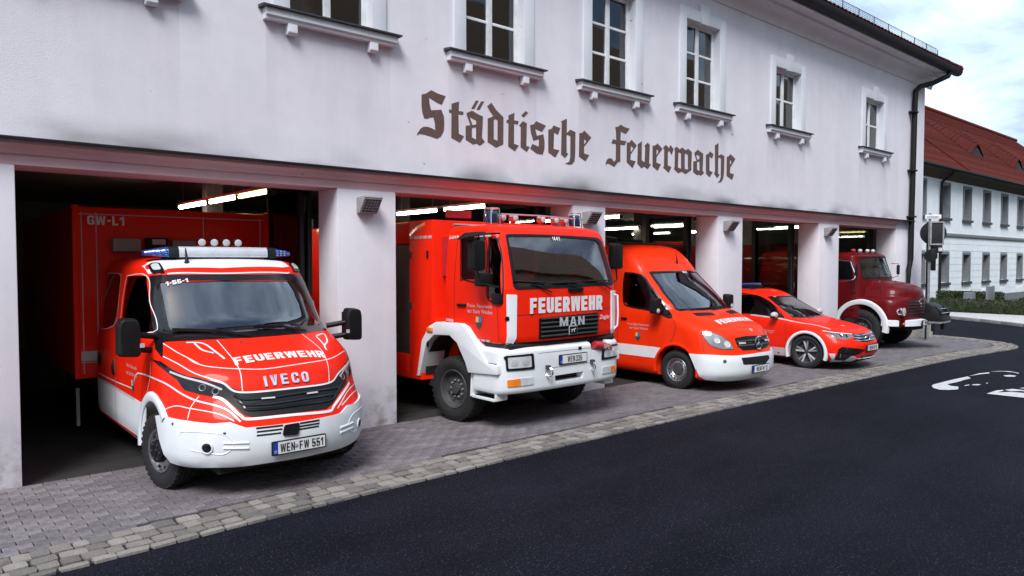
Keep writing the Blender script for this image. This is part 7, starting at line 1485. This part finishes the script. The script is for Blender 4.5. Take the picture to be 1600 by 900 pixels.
def hedge(x0, x1, y0, y1, h, lab, seed, n=5200):
    T = empty('hedge', ((x0 + x1) / 2, (y0 + y1) / 2, 0), lab, 'hedge', 'clipped hedges by the far building'); ax, ay = (x1 - x0) / 2, (y1 - y0) / 2
    MB().box(-ax + .06, ax - .06, -ay + .06, ay - .06, 0, h - .06).build('twigs', 'hedge_green', T, .05)
    leaf_mass('foliage', -ax, ax, -ay, ay, .04, h, n, .045, 'hedge_green', T, seed); leaf_mass('young_leaves', -ax, ax, -ay, ay, h * .5, h + .02, n // 5, .04, 'hedge_tip', T, seed + 1)
hedge(34.5, 35.4, -8, 4.0, .62, 'low dark hedge nearest the light pavement across the street', 1, 7000)
hedge(37.0, 38.0, 1.55, 4.0, .86, 'short dark hedge left of the grey information board', 3, 3000)
hedge(37.2, 38.1, -8, .75, .66, 'long dark hedge right of the grey information board', 5, 6000)
hedge(40.6, 41.6, -8, .9, .98, 'taller hedge close to the white building at the right edge', 7, 6000)
sheet('lawn', 'hedge_green', [(34.3, -9), (70, -9), (70, 4.5), (34.3, 4.5)], .02)
pv_ = MB(); pts = [(32.3, 4.5), (31.9, 2.0), (30.9, .3), (29.6, -1.35), (28.2, -3.4), (27.5, -9), (34.45, -9), (34.45, 4.5)]
pv_.hull([(x, y, 0) for x, y in pts], [(x, y, .10) for x, y in pts]); o = pv_.build('pavement', 'pavement', None, .01); o['kind'] = 'structure'
for a, b in zip(pts[:5], pts[1:6]):
    L = Vector(b) - Vector(a); n = max(1, int(L.length / .9))
    for k in range(n):
        p, q = Vector(a) + L * (k / n + .004), Vector(a) + L * ((k + 1) / n - .004); t = L.normalized(); s = Vector((-t.y, t.x)) * -.13
        kb = MB(); kb.hull([(v.x, v.y, .0) for v in (p, q, q + s, p + s)], [(v.x, v.y, .125) for v in (p, q, q + s, p + s)]); kb.build('kerb_stone', 'rock', o, .01)
# white building across the side street
W = empty('white_building', (30, 4.5, 0), 'long white two-storey building with red tiled roof at the right edge', 'building')
FX0, FX1 = 0.0, 45.0; cols = [9.4 + 3.1 * k for k in range(-2, 11)]
up = [(c - .5, c + .5, 4.40, 6.02) for c in cols]; lo = [(c - .5, c + .5, 1.22, 2.62) for c in cols]
wall_holes('wall', 'plaster_far', W, FX0, FX1, 0, 6.7, up + lo, 0, .45)
for k in range(9):
    z0, z1 = .42 + .34 * k, .42 + .34 * k + .325; xs = sorted([FX0, FX1] + [v for c in cols for v in (c - .63, c + .63)])
    blocked = z1 > 1.05 and z0 < 2.8; mb = MB()
    spans = [(xs[i], xs[i + 1]) for i in range(0, len(xs) - 1, 2)] if blocked else [(FX0, FX1)]
    for a, b in spans: box('stone_course', 'plaster_far', W, a, b, -.03, .0, z0, z1)
box('plinth', 'grey_stone', W, FX0, FX1, -.05, 0, 0, .40); box('string_course', 'grey_stone', W, FX0, FX1, -.10, -.002, 3.50, 3.66, .02)
for c, z0, z1 in [(c, a, b) for c in cols for a, b in ((4.40, 6.02), (1.22, 2.62))]:
    w_ = MB()
    for a, b, d, e in ((c - .62, c - .50, z0, z1 + .12), (c + .50, c + .62, z0, z1 + .12), (c - .50, c + .50, z1, z1 + .12)): w_.box(a, b, -.05, .0, d, e)
    w_.box(c - .501, c - .496, -.04, .40, z0, z1).box(c + .496, c + .501, -.04, .40, z0, z1)
    wo = w_.build('window', 'grey_stone', W); box('sill', 'slate', wo, c - .68, c + .68, -.12, .30, z0 - .12, z0 - .002)
    f = MB().box(c - .50, c - .44, .30, .35, z0, z1).box(c + .44, c + .50, .30, .35, z0, z1).box(c - .03, c + .03, .30, .35, z0, z1).box(c - .44, c - .03, .30, .35, z0 + (z1 - z0) * .64, z0 + (z1 - z0) * .68).box(c + .03, c + .44, .30, .35, z0 + (z1 - z0) * .64, z0 + (z1 - z0) * .68)
    f.build('frame', 'dark_grey', wo); box('pane', 'far_glass', wo, c - .44, c - .03, .32, .33, z0, z1); box('pane', 'far_glass', wo, c + .03, c + .44, .32, .33, z0, z1)
box('inner_dark', 'interior_dark', W, FX0 + .1, FX1 - .1, .9, 1.0, 0.1, 6.6)
MB().prism([(0, 6.25), (-.10, 6.30), (-.35, 6.55), (-.45, 6.60), (-.45, 6.72), (0, 6.72)], 'x', FX0, FX1).build('cornice', 'eave_brown', W)
MB().prism([(-.46, 6.60), (-.60, 6.58), (-.68, 6.66), (-.66, 6.74), (-.46, 6.72)], 'x', FX0 - .3, FX1).build('gutter', 'gutter_dark', W)
rb = MB(); sl = .89; rows = 84; prev = None
rf = MB().add([(FX0 - .3, -.55, 6.65), (FX1, -.55, 6.65), (FX1, 6.3, 6.65 + 6.85 * sl), (FX0 - .3, 6.3, 6.65 + 6.85 * sl), (FX0 - .3, 13, 6.65), (FX1, 13, 6.65)], [(0, 1, 2, 3), (3, 2, 5, 4), (0, 3, 4), (1, 5, 2), (0, 4, 5, 1)]).build('roof', 'roof_tile', W)
for k in range(rows):
    y = -.56 + 6.85 * k / rows; z = 6.65 + (y + .55) * sl; d = 6.85 / rows
    rb.add([(FX0 - .3, y, z + .015), (FX1, y, z + .015), (FX1, y, z + .045), (FX0 - .3, y, z + .045), (FX0 - .3, y + d * 1.1, z + d * sl + .02), (FX1, y + d * 1.1, z + d * sl + .02)], [(0, 1, 2, 3), (3, 2, 5, 4)])
o = rb.build('tile_rows', 'roof_tile', rf); o['kind'] = 'stuff'
tube('ridge', 'roof_tile', rf, [(FX0 - .3, 6.3, 6.75 + 6.85 * sl), (FX1, 6.3, 6.75 + 6.85 * sl)], .14, 8)
tube('verge_line', 'roof_tile', rf, [(11.5, -.5, 6.76), (11.5, 6.2, 6.76 + 6.75 * sl)], .06, 6)
for cx, cy in ((19.1, 1.55), (26.1, 1.25), (33.2, 1.25)):
    z = 6.65 + (cy + .55) * sl; n = 12; rws = []
    for t in range(9):
        u = t / 8; yy = cy - .05 + u * 3.2; k = (1 - u) ** .8
        rws.append([(cx - 1.15 + 2.3 * i / n, yy, max(6.65 + (yy + .55) * sl + .04, 6.65 + (yy + .55) * sl + .05 + k * .62 * math.sin(math.pi * i / n) ** 1.6 - (.0))) for i in range(n + 1)])
    d_ = MB().grid(rws).build('eyebrow_dormer', 'roof_tile', rf, smooth=50)
    fr = rws[0]; MB().add([(p[0], p[1] + .10, p[2] - .03) for p in fr] + [(p[0], cy - .12, z - .10) for p in fr], [(i, i + 1, n + 2 + i, n + 1 + i) for i in range(n)]).build('dormer_opening', 'underbody', d_)
    for t in range(14):
        u = t / 14; yy = cy + u * 3.0; k = (1 - u) ** .8
        tube('hood_tile_row', 'roof_tile', d_, [(cx - 1.1 + 2.2 * i / n, yy, 6.65 + (yy + .55) * sl + .07 + k * .62 * math.sin(math.pi * (.02 + .96 * i / n)) ** 1.6) for i in range(n + 1)], .028, 4)
tube('downpipe', 'gutter_dark', W, [(8.75, -.6, 6.6), (8.72, -.4, 6.35), (8.6, -.12, 6.1), (8.6, -.10, 5.5), (8.6, -.10, .2)], .06, 8)
# signs at the corner
S1 = empty('traffic_sign', (22.26, -.80, 0), 'grey post with street name plate and square sign back beside the old truck', 'sign', rz=R(-62))
tube('post', 'galvanised', S1, [(0, 0, 0), (0, 0, 3.62)], .035, 10)
MB().box(.02, .33, -.05, -.02, 2.74, 3.36).build('sign_back', 'sign_back', S1, .01); MB().box(.0, .04, -.07, -.05, 2.72, 3.38).box(.31, .35, -.07, -.05, 2.72, 3.38).box(.04, .31, -.07, -.05, 3.34, 3.38).box(.04, .31, -.07, -.05, 2.72, 2.76).build('sign_frame', 'galvanised', S1)
nm = box('street_name', 'white_film', S1, -.13, .27, -.06, -.04, 3.45, 3.57, .005); flat_text('street_lettering', 'print_black', nm, 'richtstr.', (.07, -.061, 3.505), (1, 0, 0), (0, 0, 1), .115, 0, .85)
MB().lathe([(-.012, .17), (.012, .17)], (.03, -.06, 2.42), 'y', 24).build('small_disc', 'black_plastic', S1); MB().box(.03, .16, -.08, -.03, 2.0, 2.62).build('sign_box', 'black_plastic', S1, .02)
S2 = empty('traffic_sign', (22.66, -.62, 0), 'dark post with the dark back of a round sign and a small plate below it', 'sign', rz=R(-62))
tube('post', 'gutter_dark', S2, [(0, 0, 0), (0, 0, 3.40)], .04, 10)
MB().lathe([(-.012, .30), (-.012, .335), (.012, .335), (.012, .30), (.02, 0)], (.12, -.05, 3.07), 'y', 32).build('sign_disc', 'sign_back', S2, smooth=40)
MB().box(.06, .36, -.05, -.03, 2.50, 2.74).build('lower_plate', 'sign_back', S2, .005)
for x, z in ((.33, 3.10), (.30, 2.60)): box('sticker', 'white_film', S2, x - .045, x + .045, -.078, -.066, z - .05, z + .05)
IB = empty('information_board', (36.3, 1.62, .02), 'grey information board on two posts between the hedges', 'board')
for x in (-.42, .42): box('post', 'galvanised', IB, x - .04, x + .04, -.04, .04, 0, 1.18)
box('panel', 'grey_stone', IB, -.37, .37, -.03, .03, .55, 1.16, .01)
tag(MB().hull([(36.0, 2.2, .02), (36.5, 2.2, .02), (36.5, 2.6, .02), (36.0, 2.6, .02)], [(36.03, 2.23, .90), (36.47, 2.23, .90), (36.47, 2.57, .90), (36.03, 2.57, .90)]).build('concrete_block', 'grey_stone', None, .02), 'pale concrete block left of the grey information board', 'block')
rk = MB().hull([(22.95, -.50, 0), (23.52, -.52, 0), (23.54, -.03, 0), (22.96, -.03, 0)], [(22.98, -.46, .46), (23.48, -.48, .50), (23.50, -.05, .47), (23.0, -.05, .44)])
tag(rk.build('kerb_block', 'rock', None, .03, 3), 'rough pale stone block on the paving under the nose of the old truck', 'stone')
# house across the road, seen only mirrored in the glass
Hh = empty('house_opposite', (0, -19.5, 0), 'tan house across the road, mirrored in the windscreen of the boxy fire engine', 'building')
FL_ = ((1.1, 2.7), (4.3, 5.9), (7.4, 9.0)); hc = [-22 + 3.6 * k for k in range(31)]; wall_holes('wall', 'plaster_tan', Hh, -24, 92, 0, 11.6, [(c - .5, c + .5, a, b) for c in hc for a, b in FL_], -.4, 0)
box('inner_dark', 'interior_dark', Hh, -23.9, 91.9, -1.2, -1.1, .1, 11.5)
for c in hc:
    for a, b in FL_:
        w_ = MB().box(c - .5, c - .43, -.2, -.12, a, b).box(c + .43, c + .5, -.2, -.12, a, b).box(c - .04, c + .04, -.2, -.12, a, b).box(c - .43, c + .43, -.2, -.12, b - .07, b).build('window', 'white_frame', Hh)
        box('pane', 'house_glass', w_, c - .43, c + .43, -.17, -.16, a, b - .07)
MB().add([(-24.5, .6, 11.5), (92.5, .6, 11.5), (86, -5.5, 17.8), (-24.5, -5.5, 17.8), (92.5, -11.6, 11.5), (-24.5, -11.6, 11.5)], [(0, 1, 2, 3), (3, 2, 4, 5), (0, 3, 5), (1, 4, 2), (0, 5, 4, 1)]).build('roof', 'roof_brown', Hh)
sheet('pavement_opposite', 'pavement', [(-60, -19.4), (140, -19.4), (140, -16.0), (-60, -16.0)], .06)
